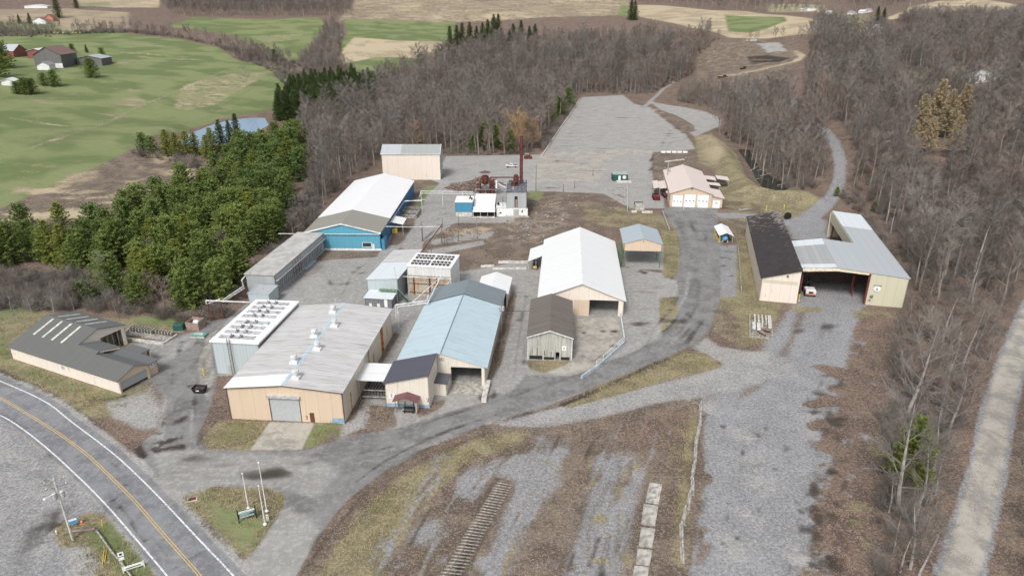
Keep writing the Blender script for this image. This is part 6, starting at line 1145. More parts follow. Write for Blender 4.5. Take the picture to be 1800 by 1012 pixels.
# clearing: wrecks and debris
for k,(px,py,l) in enumerate(((1270,137,'red rusted trailer frame in the dirt clearing'),(1305,122,'small dark rusted frame in the dirt clearing'))):
    t=thing('old_trailer',l,'trailer',G(px,py),.2); MB().box(-5+k*3,5-k*3,-1.2,1.2,.7,1.2).build('bed',M['rust'],t); MB().box(1,3,-1.1,1.1,1.2,2.3).build('load',M['black'],t)
    for x_ in (-3+k*2,3-k*2): MB().wheel((x_,-1.1,.5),.5,.3,'y').wheel((x_,1.1,.5),.5,.3,'y').each('wheel',M['tyre'],t)
t=thing('rubble_heap','pale rubble heap at the far end of the clearing','heap',G(1322,73),0); b=MB(); [b.box(*(lambda x,y,s_:(x-s_,x+s_,y-s_*.7,y+s_*.7,0,s_*1.6))(R.uniform(-5,5),R.uniform(-3,3),R.uniform(.5,1.4))) for _ in range(16)]; b.build('rubble',M['concw'],t)
t=thing('brush_heap','dark heap of brush across the middle of the clearing','heap',G(1345,108),0); b=MB(); [b.tube((R.uniform(-14,14),R.uniform(-4,4),R.uniform(.1,1.6)),(R.uniform(-14,14)*.9,R.uniform(-4,4),R.uniform(.1,1.6)),.14,n=5) if False else b.tube(*(lambda x,y:((x,y,R.uniform(.1,1.8)),(x+R.uniform(-2.5,2.5),y+R.uniform(-1.5,1.5),R.uniform(.1,2.2))))(R.uniform(-14,14),R.uniform(-4,4)),.14,n=5) for _ in range(220)]; b.build('branches',M['pole'],t)
# cattle and hay bales on the farm
def cow(px,py,rz,l):
    t=thing('cow',l,'cow',G(px,py),rz); b=MB().ell((0,0,1.05),(1.0,.38,.42)); b.tube((.8,0,1.15),(1.35,0,1.2),.2,.16).ell((1.5,0,1.1),(.3,.14,.16))
    for x_ in (-.65,.65):
        for y_ in (-.2,.2): b.tube((x_,y_,0),(x_,y_,.95),.08,.14,6)
    b.tube((-1.0,0,1.2),(-1.1,0,.5),.04).build('body',M['black'],t,True)
cow(81,65.5,.2,'black cow standing left of its pair on the farm pasture'); cow(88.5,65.8,.4,'black cow standing right of its pair on the farm pasture'); cow(38,64.5,2,'black cow grazing alone nearest the farm hedge'); cow(55,66,1.5,'small black cow between the lone one and the pair')
for k,(px,py) in enumerate(((96,60),(103,60),(112,60),(129,60),(134,60),(141,60))):
    t=thing('hay_bale','round straw bale in the row by the farm hedge','hay bale',G(px,py),.3,'hay bales by the hedge'); MB().tube((-.8,0,.9),(.8,0,.9),.95,.95,14).build('bale_body',plain('bale_straw_%d'%k,(.5,.38,.22),.9),t)
t=thing('dead_stump_pile','small pale stone pile in the pasture','stone pile',G(474,118),0); b=MB(); [b.ell((R.uniform(-3,3),R.uniform(-1,1),.3),(.7,.5,.5),6,4) for _ in range(9)]; b.build('stones',M['concw'],t)
# pasture fence lines
def fence(px,label,n):
    g=[G(*p) for p in px]; w_=[]; t=thing('wire_fence',label,'fence',g[0],0); tot=0
    pts=[]
    for a,c in zip(g[:-1],g[1:]):
        L=math.hypot(c[0]-a[0],c[1]-a[1]); m=max(1,int(L/7))
        for i in range(m): pts.append((a[0]+(c[0]-a[0])*i/m,a[1]+(c[1]-a[1])*i/m))
    pts.append(g[-1][:2]); zs=Zt([p[0] for p in pts],[p[1] for p in pts]); pts=pts[:95]
    for p,z in zip(pts,zs): MB().box(p[0]-g[0][0]-.08,p[0]-g[0][0]+.08,p[1]-g[0][1]-.08,p[1]-g[0][1]+.08,z-g[0][2]-.2,z-g[0][2]+1.25).build('fence_post',M['timberg'],t)
    b=MB(); [b.path([(p[0]-g[0][0],p[1]-g[0][1],z-g[0][2]+h) for p,z in zip(pts,zs)],.02,4) for h in (.6,1.15)]; b.build('wire',M['galv'],t)
fence([(60,262),(150,230),(240,192),(330,155),(420,118)],'long diagonal wire fence across the green pasture',40)
fence([(180,105),(240,109),(330,111),(410,110)],'wire fence along the upper pasture right of the barn',30)
fence([(372,196),(400,180),(450,152),(490,132)],'short wire fence climbing from the pond to the brush',20)
# ------------------------------------------------------------------ trees
def tree_mat(name,c1,c2,rough=.9,sc_=.8,objvar=.35,sat=None,transl=0):
    t=NT(name); tc=t.N('ShaderNodeTexCoord').outputs['Object']; oi=t.N('ShaderNodeObjectInfo').outputs['Random']
    f=t.noise(tc,sc_,4,.7); c=t.mix(t.ramp(f,.35,.65),c1,c2)
    ol=t.N('ShaderNodeObjectInfo').outputs['Location']; g1=t.noise(ol,.018,2,.6); g2=t.noise(ol,.05,2,.6)
    c=t.mix(t.ramp(g1,.38,.62,0,.55),c,tuple(a*b for a,b in zip(c2,(1.0,.88,.80) if transl==0 else (1.1,1.0,.7))))
    c=t.mix(t.ramp(g2,.45,.7,0,.25 if transl else .5),c,tuple(x*.5 for x in c1))
    c3=t.mix(t.math('MULTIPLY',oi,objvar),c,tuple(x*.40 for x in c1)); t.L(c3,t.b.inputs['Base Color'])
    if transl:
        tr=t.N('ShaderNodeBsdfTranslucent'); t.L(c3,tr.inputs['Color']); mx=t.N('ShaderNodeMixShader'); mx.inputs[0].default_value=transl
        t.L(t.b.outputs[0],mx.inputs[1]); t.L(tr.outputs[0],mx.inputs[2]); out=[n for n in t.n if n.type=='OUTPUT_MATERIAL'][0]; t.L(mx.outputs[0],out.inputs['Surface']); t.b.inputs['Roughness'].default_value=rough; t.b.inputs['Specular IOR Level'].default_value=.12
    return t.m
M['bark']=tree_mat('grey_bark',(.24,.215,.19),(.36,.33,.30)); M['barkp']=tree_mat('pale_bark',(.50,.48,.45),(.28,.26,.24)); M['twig']=tree_mat('bare_twigs',(.20,.182,.164),(.31,.288,.264),objvar=.55); M['twigr']=tree_mat('reddish_twigs',(.215,.173,.152),(.305,.255,.23),objvar=.5)
M['twigt']=tree_mat('tan_twigs',(.42,.29,.16),(.50,.37,.23),objvar=.3); M['pine']=tree_mat('white_pine_needles',(.15,.225,.078),(.30,.39,.145),sc_=.75,objvar=.22,transl=.4); M['pinel']=tree_mat('yellow_green_needles',(.22,.28,.07),(.37,.42,.13),sc_=.75,objvar=.2,transl=.4)
M['spruce']=tree_mat('spruce_needles',(.075,.12,.05),(.15,.20,.085),sc_=1.0,objvar=.25,transl=.35); M['cedar']=tree_mat('cedar_foliage',(.075,.10,.04),(.11,.15,.05),sc_=.8)
M['larch']=tree_mat('larch_gold_twigs',(.42,.34,.21),(.56,.47,.31),objvar=.3)
def frustum(v,f,a,b,ra,rb,n=4):
    d=(b-a)
    if d.length<1e-5: return
    d=d.normalized(); u=d.orthogonal().normalized(); w_=d.cross(u); s=len(v)
    for c,r in ((a,ra),(b,rb)):
        for i in range(n):
            an=2*math.pi*i/n; q=c+u*(r*math.cos(an))+w_*(r*math.sin(an)); v.append((q.x,q.y,q.z))
    for i in range(n): f.append((s+i,s+(i+1)%n,s+n+(i+1)%n,s+n+i))
def rnd_dir(d,spread,rg):
    u=d.orthogonal().normalized(); w_=d.cross(u); a=rg.uniform(0,2*math.pi); return (d*math.cos(spread)+(u*math.cos(a)+w_*math.sin(a))*math.sin(spread)).normalized()
def bare_tree(seed,h=19,cr=5.0,fork=.35,limbs=13,tw=13,twr=.030,up=.25,droop=0):
    rg=random.Random(seed); tv,tf,cv,cf=[],[],[],[]
    p=Vector((0,0,-.5)); d=Vector((rg.uniform(-.06,.06),rg.uniform(-.06,.06),1)).normalized(); pts=[p.copy()]; n=8
    for i in range(n):
        p=p+d*(h*.92/n); d=(d+Vector((rg.uniform(-.09,.09),rg.uniform(-.09,.09),.05))).normalized(); pts.append(p.copy())
    r0=h*.0145+.06
    rad_=lambda q:max(.04,r0*(1-q*.9))
    for i in range(n): frustum(tv,tf,pts[i],pts[i+1],rad_(i/n),rad_((i+1)/n),6)
    def at(q):
        x=q*n; i=min(int(x),n-1); return pts[i].lerp(pts[i+1],x-i)
    def twigs(o,dr,L,m):
        for k in range(m):
            q=rg.uniform(.15,1.0); s=o+dr*(L*q); dd=rnd_dir(dr,rg.uniform(.35,.95),rg); dd=(dd+Vector((0,0,up-droop))).normalized(); l=rg.uniform(.8,2.0)
            e=s+dd*l; sd=dd.orthogonal().normalized()*twr; b=len(cv); mid=s+dd*(l*.5)+Vector((0,0,.06))
            cv.extend([tuple(s-sd),tuple(s+sd),tuple(mid+sd*.8),tuple(mid-sd*.8),tuple(e)]); cf.append((b,b+1,b+2,b+3)); cf.append((b+3,b+2,b+4))
            for z in range(3):
                q2=rg.uniform(.3,.95); s2=s+dd*(l*q2); d2=(rnd_dir(dd,rg.uniform(.4,.9),rg)+Vector((0,0,up*.6-droop))).normalized(); l2=rg.uniform(.4,1.1); e2=s2+d2*l2; sd2=d2.orthogonal().normalized()*twr*.8; b=len(cv)
                cv.extend([tuple(s2-sd2),tuple(s2+sd2),tuple(e2)]); cf.append((b,b+1,b+2))
    for k in range(limbs):
        q=fork+(1-fork)*(k+.5)/limbs; o=at(q); ang=k*2.4+rg.uniform(-.4,.4); el=rg.uniform(.25,.75)+q*.35
        dr=Vector((math.cos(ang)*math.cos(el),math.sin(ang)*math.cos(el),math.sin(el))); L=cr*(1.2-q*.5)*rg.uniform(.7,1.2)
        r1=rad_(q)*.5; m1=o+dr*(L*.5); dr2=(dr+Vector((rg.uniform(-.2,.2),rg.uniform(-.2,.2),.2))).normalized(); m2=m1+dr2*(L*.5)
        frustum(cv,cf,o,m1,r1,r1*.65,4); frustum(cv,cf,m1,m2,r1*.65,r1*.25,4)
        for j in range(5):
            q2=.3+.7*(j+rg.random())/5; s=(o.lerp(m1,q2*2) if q2<.5 else m1.lerp(m2,q2*2-1)); d3=rnd_dir(dr2,rg.uniform(.4,.8),rg); d3=(d3+Vector((0,0,.25))).normalized(); l3=L*rg.uniform(.3,.5)
            frustum(cv,cf,s,s+d3*l3,r1*.35,.025,3); twigs(s,d3,l3,tw//2+1)
        twigs(m1,dr2,L*.5,tw//2)
    twigs(at(.8),Vector((0,0,1)),h*.2,tw)
    mt=bpy.data.meshes.new('bare_trunk'); mt.from_pydata(tv,[],tf); mc=bpy.data.meshes.new('bare_crown'); mc.from_pydata(cv,[],cf); return mt,mc
def clump(cv,cf,c,s,rg,n,upb=.5,wd=.16):
    for k in range(n):
        d=Vector((rg.gauss(0,1),rg.gauss(0,1),rg.gauss(0,.45)+upb)).normalized(); l=s*rg.uniform(.6,1.15); u=d.cross(Vector((rg.gauss(0,.35),rg.gauss(0,.35),1))).normalized()
        u=u*l*wd*2; o=c+Vector((rg.gauss(0,s*.3),rg.gauss(0,s*.3),rg.gauss(0,s*.2))); b=len(cv)
        cv.extend([tuple(o-u),tuple(o+u),tuple(o+d*l)]); cf.append((b,b+1,b+2))
def pine(seed,h=12,cr=3.6,conic=.5,dens=13,base=.08):
    rg=random.Random(seed); tv,tf,cv,cf=[],[],[],[]
    frustum(tv,tf,Vector((0,0,-.5)),Vector((rg.uniform(-.2,.2),rg.uniform(-.2,.2),h*.93)),h*.018+.05,.04,7)
    nw=int(h*1.15)
    for i in range(nw):
        q=base+(1-base)*i/nw; z=h*q
        prof=(1-q)**conic*(.7+.3*math.sin(min(1,q*3.5)*1.57)); L=cr*prof*rg.uniform(.85,1.1)+.25; nb=7 if L>1.2 else 5
        for k in range(nb):
            a=2*math.pi*(k+rg.random()*.7)/nb+i*.7; L2=L*rg.uniform(.7,1.12); el=.15+q*.6; d=Vector((math.cos(a)*math.cos(el),math.sin(a)*math.cos(el),math.sin(el)))
            o=Vector((0,0,z)); frustum(cv,cf,o,o+d*L2,.05,.02,3)
            m=max(2,int(L2/.55))
            for j in range(m):
                f=(j+1)/m; c=o+d*(L2*f)+Vector((rg.gauss(0,.18),rg.gauss(0,.18),rg.gauss(0,.1)+.08)); clump(cv,cf,c,.54,rg,dens,.6)
    clump(cv,cf,Vector((0,0,h*.97)),.7,rg,dens*2,1.0)
    mt=bpy.data.meshes.new('pine_trunk'); mt.from_pydata(tv,[],tf); mc=bpy.data.meshes.new('pine_crown'); mc.from_pydata(cv,[],cf); return mt,mc
def shrub(seed,h=2.6,r=1.6,n=90,wd=.022):
    rg=random.Random(seed); v,f=[],[]
    for k in range(n):
        a=rg.uniform(0,6.28); el=rg.uniform(.5,1.45); d=Vector((math.cos(a)*math.cos(el),math.sin(a)*math.cos(el),math.sin(el))); o=Vector((rg.gauss(0,r*.25),rg.gauss(0,r*.25),-.1)); L=h*rg.uniform(.5,1.05); sd=d.orthogonal().normalized()*wd; b=len(v)
        v.extend([tuple(o-sd),tuple(o+sd),tuple(o+d*L)]); f.append((b,b+1,b+2))
        for z in range(5):
            q=rg.uniform(.25,.95); s=o+d*(L*q); d2=rnd_dir(d,rg.uniform(.3,.9),rg); l2=h*rg.uniform(.15,.4); s2=d2.orthogonal().normalized()*wd*.8; b=len(v); v.extend([tuple(s-s2),tuple(s+s2),tuple(s+d2*l2)]); f.append((b,b+1,b+2))
    me=bpy.data.meshes.new('shrub_stems'); me.from_pydata(v,[],f); return me
def with_mat(me,m):
    me.materials.append(m); return me
BARE=[]
for s,(h,cr,fk,lm,tm,bm) in enumerate([(19,5.2,.32,14,'twig','bark'),(22,5.0,.42,13,'twig','bark'),(17,4.6,.28,14,'twigr','bark'),(21,4.2,.5,11,'twig','barkp'),(15,4.6,.22,13,'twigr','bark'),(20,5.6,.35,14,'twig','bark')]):
    a,b=bare_tree(100+s,h,cr,fk,lm); BARE.append((with_mat(a,M[bm]),with_mat(b,M[tm]),h))
BIG=[]
for s in range(2): a,b=bare_tree(200+s,20,6.5,.25,15,tw=9,twr=.022); BIG.append((with_mat(a,M['barkp']),with_mat(b,M['twig']),20))
a,b=bare_tree(300,14,5.0,.2,18,tw=18,twr=.035,up=.1,droop=.35); WIL=(with_mat(a,M['bark']),with_mat(b,M['twigt']),14)
SAP=[]; 
for s in range(2): a,b=bare_tree(400+s,9,2.4,.15,9,tw=6,twr=.02); SAP.append((with_mat(a,M['barkp']),with_mat(b,M['twig']),9))
PINE=[]
for s,(h,cr,cn,m) in enumerate([(12,5.0,.38,'pine'),(10.5,4.8,.45,'pine'),(13,4.2,.62,'pinel'),(9.5,4.6,.36,'pine'),(12,5.3,.33,'pine')]): a,b=pine(500+s,h,cr,cn,15,.02); PINE.append((with_mat(a,M['bark']),with_mat(b,M[m]),h))
SPR=[]
for s in range(2): a,b=pine(600+s,16,4.3,.85,14,.03); SPR.append((with_mat(a,M['bark']),with_mat(b,M['spruce']),16))
LAR=[]
for s in range(2): a,b=pine(650+s,19,5.2,.6,12,.15); LAR.append((with_mat(a,M['bark']),with_mat(b,M['larch']),19))
SHR=[with_mat(shrub(700+s,2.6+s*.5,1.5+.2*s,80),M[m]) for s,m in enumerate(('twig','twigr','twig'))]; a,b=pine(690,4,2.2,.3,12,.0); CED=(with_mat(a,M['bark']),with_mat(b,M['cedar']),4)
def plant(kind,proto,x,y,s,label,group=None,cat='tree',z=None,sz=1.0):
    z=zat(x,y) if z is None else z
    e=bpy.data.objects.new(kind,None); e.empty_display_size=.5; COL.objects.link(e); e.location=(x,y,z); e.rotation_euler=(R.uniform(-.03,.03),R.uniform(-.03,.03),R.uniform(0,6.28)); e.scale=(s,s,s*sz); props(e,label,cat,group)
    for nm,me in (('trunk',proto[0]),('crown',proto[1])):
        o=bpy.data.objects.new(nm,me); COL.objects.link(o); o.parent=e
    return e
def scatter(px_poly,spacing,rg,jit=.45,world=None):
    poly=world or Gs(px_poly); xs=[p[0] for p in poly]; ys=[p[1] for p in poly]; out=[]
    nx=int((max(xs)-min(xs))/spacing)+1; ny=int((max(ys)-min(ys))/spacing)+1
    X=np.array([[min(xs)+(i+.5+rg.uniform(-jit,jit)+(j%2)*.5)*spacing for i in range(nx)] for j in range(ny)]); Y=np.array([[min(ys)+(j+.5+rg.uniform(-jit,jit))*spacing for i in range(nx)] for j in range(ny)])
    s=sdf(X,Y,poly); m=s>0; X,Y=X[m],Y[m]; return list(zip(X.tolist(),Y.tolist(),Zt(X,Y).tolist())) if len(X) else []
rg=random.Random(5)
WOODS=[
 ([(545,222),(600,190),(640,172),(700,140),(790,103),(900,80),(1100,74),(1228,78),(1222,110),(1218,135),(1178,150),(1142,166),(1115,165),(1025,163),(1012,168),(985,205),(945,258),(925,274),(785,272),(665,278),(655,300),(625,306),(560,372),(535,330),(548,285),(530,245)],6.2,'woods between the blue warehouse and the far lot'),
 ([(1425,70),(1560,85),(1800,75),(1960,150),(1960,470),(1840,490),(1790,560),(1755,650),(1715,760),(1690,850),(1640,1012),(1560,1040),(1550,960),(1570,860),(1600,700),(1612,560),(1600,480),(1560,400),(1530,350),(1500,335),(1500,280),(1482,225),(1440,195),(1412,170),(1420,120)],6.4,'eastern woods between the storage lot and the gravel road'),
 ([(1228,160),(1300,158),(1380,180),(1400,205),(1435,235),(1452,270),(1455,300),(1432,332),(1405,334),(1375,330),(1352,310),(1335,290),(1322,262),(1290,252),(1262,236),(1275,220),(1272,200),(1225,185),(1190,178),(1195,160)],5.6,'wood around the dark pond'),
 ([(275,2),(620,0),(618,28),(300,26)],9,'dense wood on the far hill edge'),
 ([(108,62),(180,52),(290,60),(400,85),(470,92),(520,112),(500,118),(420,104),(375,80),(290,64),(230,58)],6,'hedgerow above the green pasture'),
 ([(585,42),(604,60),(595,105),(640,145),(700,125),(640,172),(560,225),(520,215),(530,160),(545,140),(520,112),(560,70)],6,'brushy gully by the far fields'),
 ([(1105,-2),(1350,-6),(1340,8),(1450,30),(1390,25),(1180,8)],13,'distant wooded hill beyond the fields'),
 ([(1460,-6),(1850,-8),(1850,4),(1740,0),(1640,2),(1590,14),(1510,20),(1460,4)],13,'distant wooded hill at the upper right'),
 ([(1440,45),(1520,60),(1620,45),(1800,26),(1960,40),(1960,110),(1800,78),(1560,88),(1425,72),(1400,80),(1420,62)],8,'wooded slope below the tan hilltop'),
 ([(1225,62),(1280,72),(1260,80),(1228,100)],7,'woods between the blue warehouse and the far lot'),
 ([(-60,48),(110,56),(105,62),(-60,66)],7,'hedgerow behind the farm pasture'),
 ([(1790,760),(1900,640),(1960,760),(1960,1100),(1800,1100)],9,'thin woods beyond the gravel road'),
 ([(520,380),(560,380),(520,420),(500,430),(492,412)],5,'brush strip beside the blue warehouse'),
]
EXC=[Gs(q) for q in ([(1596,232),(1684,226),(1694,305),(1600,312)],[(1655,120),(1745,115),(1750,165),(1660,170)],[(1570,125),(1620,122),(1645,160),(1590,165)],[(1500,40),(1570,40),(1575,70),(1500,72)],[(1225,100),(1258,70),(1330,62),(1405,80),(1425,100),(1400,125),(1330,145),(1260,155),(1225,155)])]
trees=[]
for wi,(q,spc,lb) in enumerate(WOODS):
    for (x,y,z) in scatter(q,spc*1.0,rg):
        if any(sdf(np.array([x]),np.array([y]),e)[0]>0 for e in EXC): continue
        d=math.sqrt(x*x+y*y+(z-H)**2); trees.append((d,x,y,z,wi))
trees.sort()
inview=[];rest=[]
for tr in trees:
    d,x,y,z,wi=tr; c=y*math.cos(TH)-(z-H)*math.sin(TH)
    u=900+F*x/c; v=506-F*(y*math.sin(TH)+(z+10-H)*math.cos(TH))/c
    (inview if (-30<u<1830 and -30<v<1050) else rest).append(tr)
# keep sight lines over the pond road edges free of the very nearest giants
near=inview[:285]; far=inview[285:]+rest
for (d,x,y,z,wi) in near:
    c_=y*math.cos(TH)-(z-H)*math.sin(TH); u_=900+F*x/c_; v_=506-F*(y*math.sin(TH)+(z-H)*math.cos(TH))/c_; shy=(u_>1600 and v_>540)
    if shy and rg.random()<.4: continue
    r=rg.random(); pr=BIG[rg.randrange(2)] if (d<190 and r<.35) else BARE[rg.randrange(6)]
    s=rg.choice([rg.uniform(.5,.75),rg.uniform(.75,1.08)]) if wi!=2 else rg.uniform(.5,.9)
    if wi==12: s*=.55
    if wi==2 and v_<205: s*=.6
    if shy: s=min(s,rg.uniform(.38,.62))
    plant('bare_tree',pr,x,y,s,'leafless grey brown tree in the '+WOODS[wi][2],'bare trees in the '+WOODS[wi][2],z=z)
# the mass of far woods: one object, instanced
def gn_mass(name,pts,protos,label):
    coll=bpy.data.collections.new(name+'_kinds'); 
    for k,me in enumerate(protos):
        o=bpy.data.objects.new(name+'_kind',me); coll.objects.link(o)
    me=bpy.data.meshes.new(name); me.from_pydata([p[:3] for p in pts],[],[])
    for nm,i in (('sc',3),('rz',4)):
        a=me.attributes.new(nm,'FLOAT','POINT'); a.data.foreach_set('value',[p[i] for p in pts])
    a=me.attributes.new('kk','INT','POINT'); a.data.foreach_set('value',[p[5] for p in pts])
    ob=bpy.data.objects.new(name,me); COL.objects.link(ob); props(ob,label,None,None,'stuff')
    g=bpy.data.node_groups.new(name,'GeometryNodeTree'); g.interface.new_socket('Geometry',in_out='INPUT',socket_type='NodeSocketGeometry'); g.interface.new_socket('Geometry',in_out='OUTPUT',socket_type='NodeSocketGeometry')
    N=g.nodes; L=g.links; gi=N.new('NodeGroupInput'); go=N.new('NodeGroupOutput'); ip=N.new('GeometryNodeInstanceOnPoints'); ci=N.new('GeometryNodeCollectionInfo'); ci.inputs['Collection'].default_value=coll; ci.inputs['Separate Children'].default_value=True; ci.inputs['Reset Children'].default_value=True
    def at(nm,ty):
        n=N.new('GeometryNodeInputNamedAttribute'); n.data_type=ty; n.inputs['Name'].default_value=nm; return n.outputs['Attribute']
    L.new(gi.outputs[0],ip.inputs['Points']); L.new(ci.outputs[0],ip.inputs['Instance']); ip.inputs['Pick Instance'].default_value=True; L.new(at('kk','INT'),ip.inputs['Instance Index'])
    cx=N.new('ShaderNodeCombineXYZ'); L.new(at('rz','FLOAT'),cx.inputs[2]); L.new(cx.outputs[0],ip.inputs['Rotation']); L.new(at('sc','FLOAT'),ip.inputs['Scale']); L.new(ip.outputs[0],go.inputs[0])
    md=ob.modifiers.new('scatter','NODES'); md.node_group=g; return ob
def joined(a,b):
    va=[tuple(v.co) for v in a.vertices]; vb=[tuple(v.co) for v in b.vertices]; n=len(va); me=bpy.data.meshes.new('tree_mass_piece')
    fa=[tuple(p.vertices) for p in a.polygons]; fb=[tuple(i+n for i in p.vertices) for p in b.polygons]; me.from_pydata(va+vb,[],fa+fb); me.materials.append(a.materials[0]); me.materials.append(b.materials[0])
    me.polygons.foreach_set('material_index',[0]*len(fa)+[1]*len(fb)); return me
MASS=[joined(p[0],p[1]) for p in BARE]
pts=[(x,y,z,rg.uniform(.5,1.08)*(.62 if wi in (4,5,10) or (wi==2 and y>480) else 1),rg.uniform(0,6.28),rg.randrange(6)) for (d,x,y,z,wi) in far]
gn_mass('woods',pts,MASS,'distant leafless woods covering the hills')
# undergrowth
und=[]
RD=Gs([(1870,430)]+RR)
def onroad(x,y):
    return min(math.hypot(x-a[0]-max(0,min(1,((x-a[0])*(c[0]-a[0])+(y-a[1])*(c[1]-a[1]))/((c[0]-a[0])**2+(c[1]-a[1])**2)))*(c[0]-a[0]),y-a[1]-max(0,min(1,((x-a[0])*(c[0]-a[0])+(y-a[1])*(c[1]-a[1]))/((c[0]-a[0])**2+(c[1]-a[1])**2)))*(c[1]-a[1])) for a,c in zip(RD[:-1],RD[1:]))<5.5
for wi,(q,spc,lb) in enumerate(WOODS):
    if wi in (3,6,7,8): continue
    for (x,y,z) in scatter(q,4.6 if wi!=4 else 3.5,rg): 
        if any(sdf(np.array([x]),np.array([y]),e)[0]>2 for e in EXC[:3]+EXC[4:]): continue
        und.append((x,y,z,rg.uniform(.7,1.5),rg.uniform(0,6.28),rg.randrange(3)))
for q,sp in (([(0,478),(160,485),(230,530),(330,562),(410,540),(400,556),(335,572),(210,548),(85,546),(-30,545),(-60,480)],1.9),([(492,412),(560,300),(565,385),(500,430),(440,528),(420,520)],2.4),([(1572,560),(1612,560),(1600,700),(1560,900),(1540,1040),(1520,1040),(1550,800)],2.6),([(1690,850),(1755,650),(1775,600),(1790,620),(1740,800),(1700,900)],3.5),([(235,258),(345,280),(360,296),(340,300),(235,272)],3.0),([(1455,340),(1500,330),(1600,480),(1590,500),(1500,372)],3.5),([(940,262),(1015,170),(1010,185),(955,268)],2.6),([(405,100),(470,98),(520,118),(530,145),(495,135),(430,108)],3.4),([(470,120),(540,130),(560,215),(520,215),(500,150)],4)):
    for (x,y,z) in scatter(q,sp,rg): und.append((x,y,z,rg.uniform(.5,1.3),rg.uniform(0,6.28),rg.randrange(3)))
und=[u for u in und if not onroad(u[0],u[1])]
gn_mass('undergrowth',und,SHR,'low leafless brush filling the wood edges')
# pines
PQ=[(-40,418),(60,420),(150,424),(210,404),(270,378),(330,350),(380,315),(450,262),(540,250),(548,300),(512,365),(492,410),(440,475),(412,520),(392,545),(330,560),(240,548),(200,548),(185,515),(160,482),(60,478),(-40,476)]
k=0; pp=scatter(PQ,6.9,rg,.38)
for (x,y,z) in pp:
    if rg.random()<.07: plant('bare_tree',BARE[rg.choice([2,4])],x,y,rg.uniform(.5,.62),'reddish leafless tree poking up among the pines','bare trees among the pines',z=z); continue
    plant('pine_tree',PINE[rg.choice([0,0,1,2,3,4,4])],x,y,rg.uniform(.78,1.16),'bushy bright green pine in the pine stand behind the lumber barn','pines in the stand behind the lumber barn',z=z)
for (px,py,s) in ((252,266,.85),(268,270,.8),(296,274,.9),(312,276,.85),(330,276,.9),(345,272,.8),(375,272,.95),(365,278,.8)): x,y,z=G(px,py); plant('pine_tree',PINE[rg.choice([2,3])],x,y,s,'dark green pine in the row at the near shore of the pond','pines along the pond shore',z=z)
for (px,py,s) in ((392,268,.95),(408,262,.85),(420,258,1.0),(1540,44,1.2),(1551,44,1.1),(103,32,1.6),(135,15,1.1)): x,y,z=G(px,py); plant('spruce_tree',SPR[rg.randrange(2)],x,y,s,{1540:'left dark spruce of the pair above the hill house',1551:'right dark spruce of the pair above the hill house',103:'huge dark spruce beside the white farmhouse',135:'dark spruce right of the farmhouse road',392:'pointed dark spruce in front of the pond, first of three',408:'pointed dark spruce in front of the pond, second of three',420:'pointed dark spruce in front of the pond, third of three'}[px],None,z=z)
for (x,y,z) in scatter([(488,214),(560,216),(640,202),(670,184),(658,160),(600,155),(540,163),(500,182)],6.2,rg,.4): plant('spruce_tree',SPR[rg.randrange(2)],x,y,rg.uniform(.85,1.2),'dark spruce in the dense clump right of the pond','spruces right of the pond',z=z)
for (px,py) in ((792,95),(803,93),(813,92),(826,88),(838,86),(848,82),(858,78),(868,72),(876,70),(902,84),(915,80),(930,86),(940,84),(1108,36),(1116,36),(895,92)): x,y,z=G(px,py); plant('spruce_tree',SPR[rg.randrange(2)],x,y,rg.uniform(1.4,1.8),'tall dark spruce on the ridge beyond the central woods','spruces on the ridge',z=z)
for (px,py,s) in ((742,178,1.0),(755,170,.9),(730,190,.9),(985,205,1.1),(998,190,1.2),(972,214,.9),(945,232,.9),(850,262,1.1),(872,262,1.0),(830,268,.9),(895,268,.9)): x,y,z=G(px,py); plant('pine_tree',PINE[rg.choice([0,3,4])],x,y,s,'green pine scattered in the central woods by the far lot','pines scattered in the central woods',z=z)
for (px,py,s,l) in ((162,136,1.0,'solitary spreading pine on the green pasture below the barn'),(78,150,.75,'left pine of the pair on the pasture edge'),(96,152,.8,'right pine of the pair on the pasture edge'),(180,100,.55,'rounded evergreen beyond the grey shed'),(128,93,.55,'evergreen just behind the grey barn roof'),(153,93,.4,'small pointed evergreen between barn and shed'),(30,165,.7,'first dark evergreen of the clump left of the pasture pines'),(45,166,.75,'second dark evergreen of the clump left of the pasture pines'),(58,165,.7,'third dark evergreen of the clump left of the pasture pines'),(8,120,1.4,'tall dark pine at the left edge beside the red barn'),(-6,135,1.4,'darker tall pine cut by the left edge'),(35,42,.6,'small spruce left of the farmhouse'),(53,42,.7,'small dark spruce touching the farmhouse'),(482,105,.7,'lone dark cedar on the far side of the pasture'),(492,106,.5,'smaller cedar beside the lone cedar on the pasture')):
    x,y,z=G(px,py); plant('pine_tree',(SPR[0] if px in (35,53,153) else PINE[rg.choice([0,3,4])]),x,y,s*1.25,l,None,z=z,sz=.82)
for (px,py,s,l) in ((1592,850,.95,'bright green pine near the gravel road, among bare trees'),(1470,345,.3,'small young pine by the track north of the steel hall'),(1535,372,.3,'young pine in the brown slope behind the steel hall'),(1512,305,.35,'young pine near the winding track'),(1640,350,.45,'young pine deep in the eastern woods'),(1612,345,.4,'small pine left of the one deep in the eastern woods'),(1632,440,.35,'young pine east of the steel hall')): x,y,z=G(px,py); plant('pine_tree',PINE[2 if s>.5 else 0],x,y,s,l,None,z=z)
for (px,py,s) in ((1612,246,.95),(1640,232,1.1),(1660,244,1.0),(1682,234,1.0),(1628,272,.75),(1672,276,.8),(1598,276,.7)): x,y,z=G(px,py); plant('larch_tree',LAR[rg.randrange(2)],x,y,s*1.1,'golden tan larch in the clump within the eastern woods','golden larches in the eastern woods',z=z)
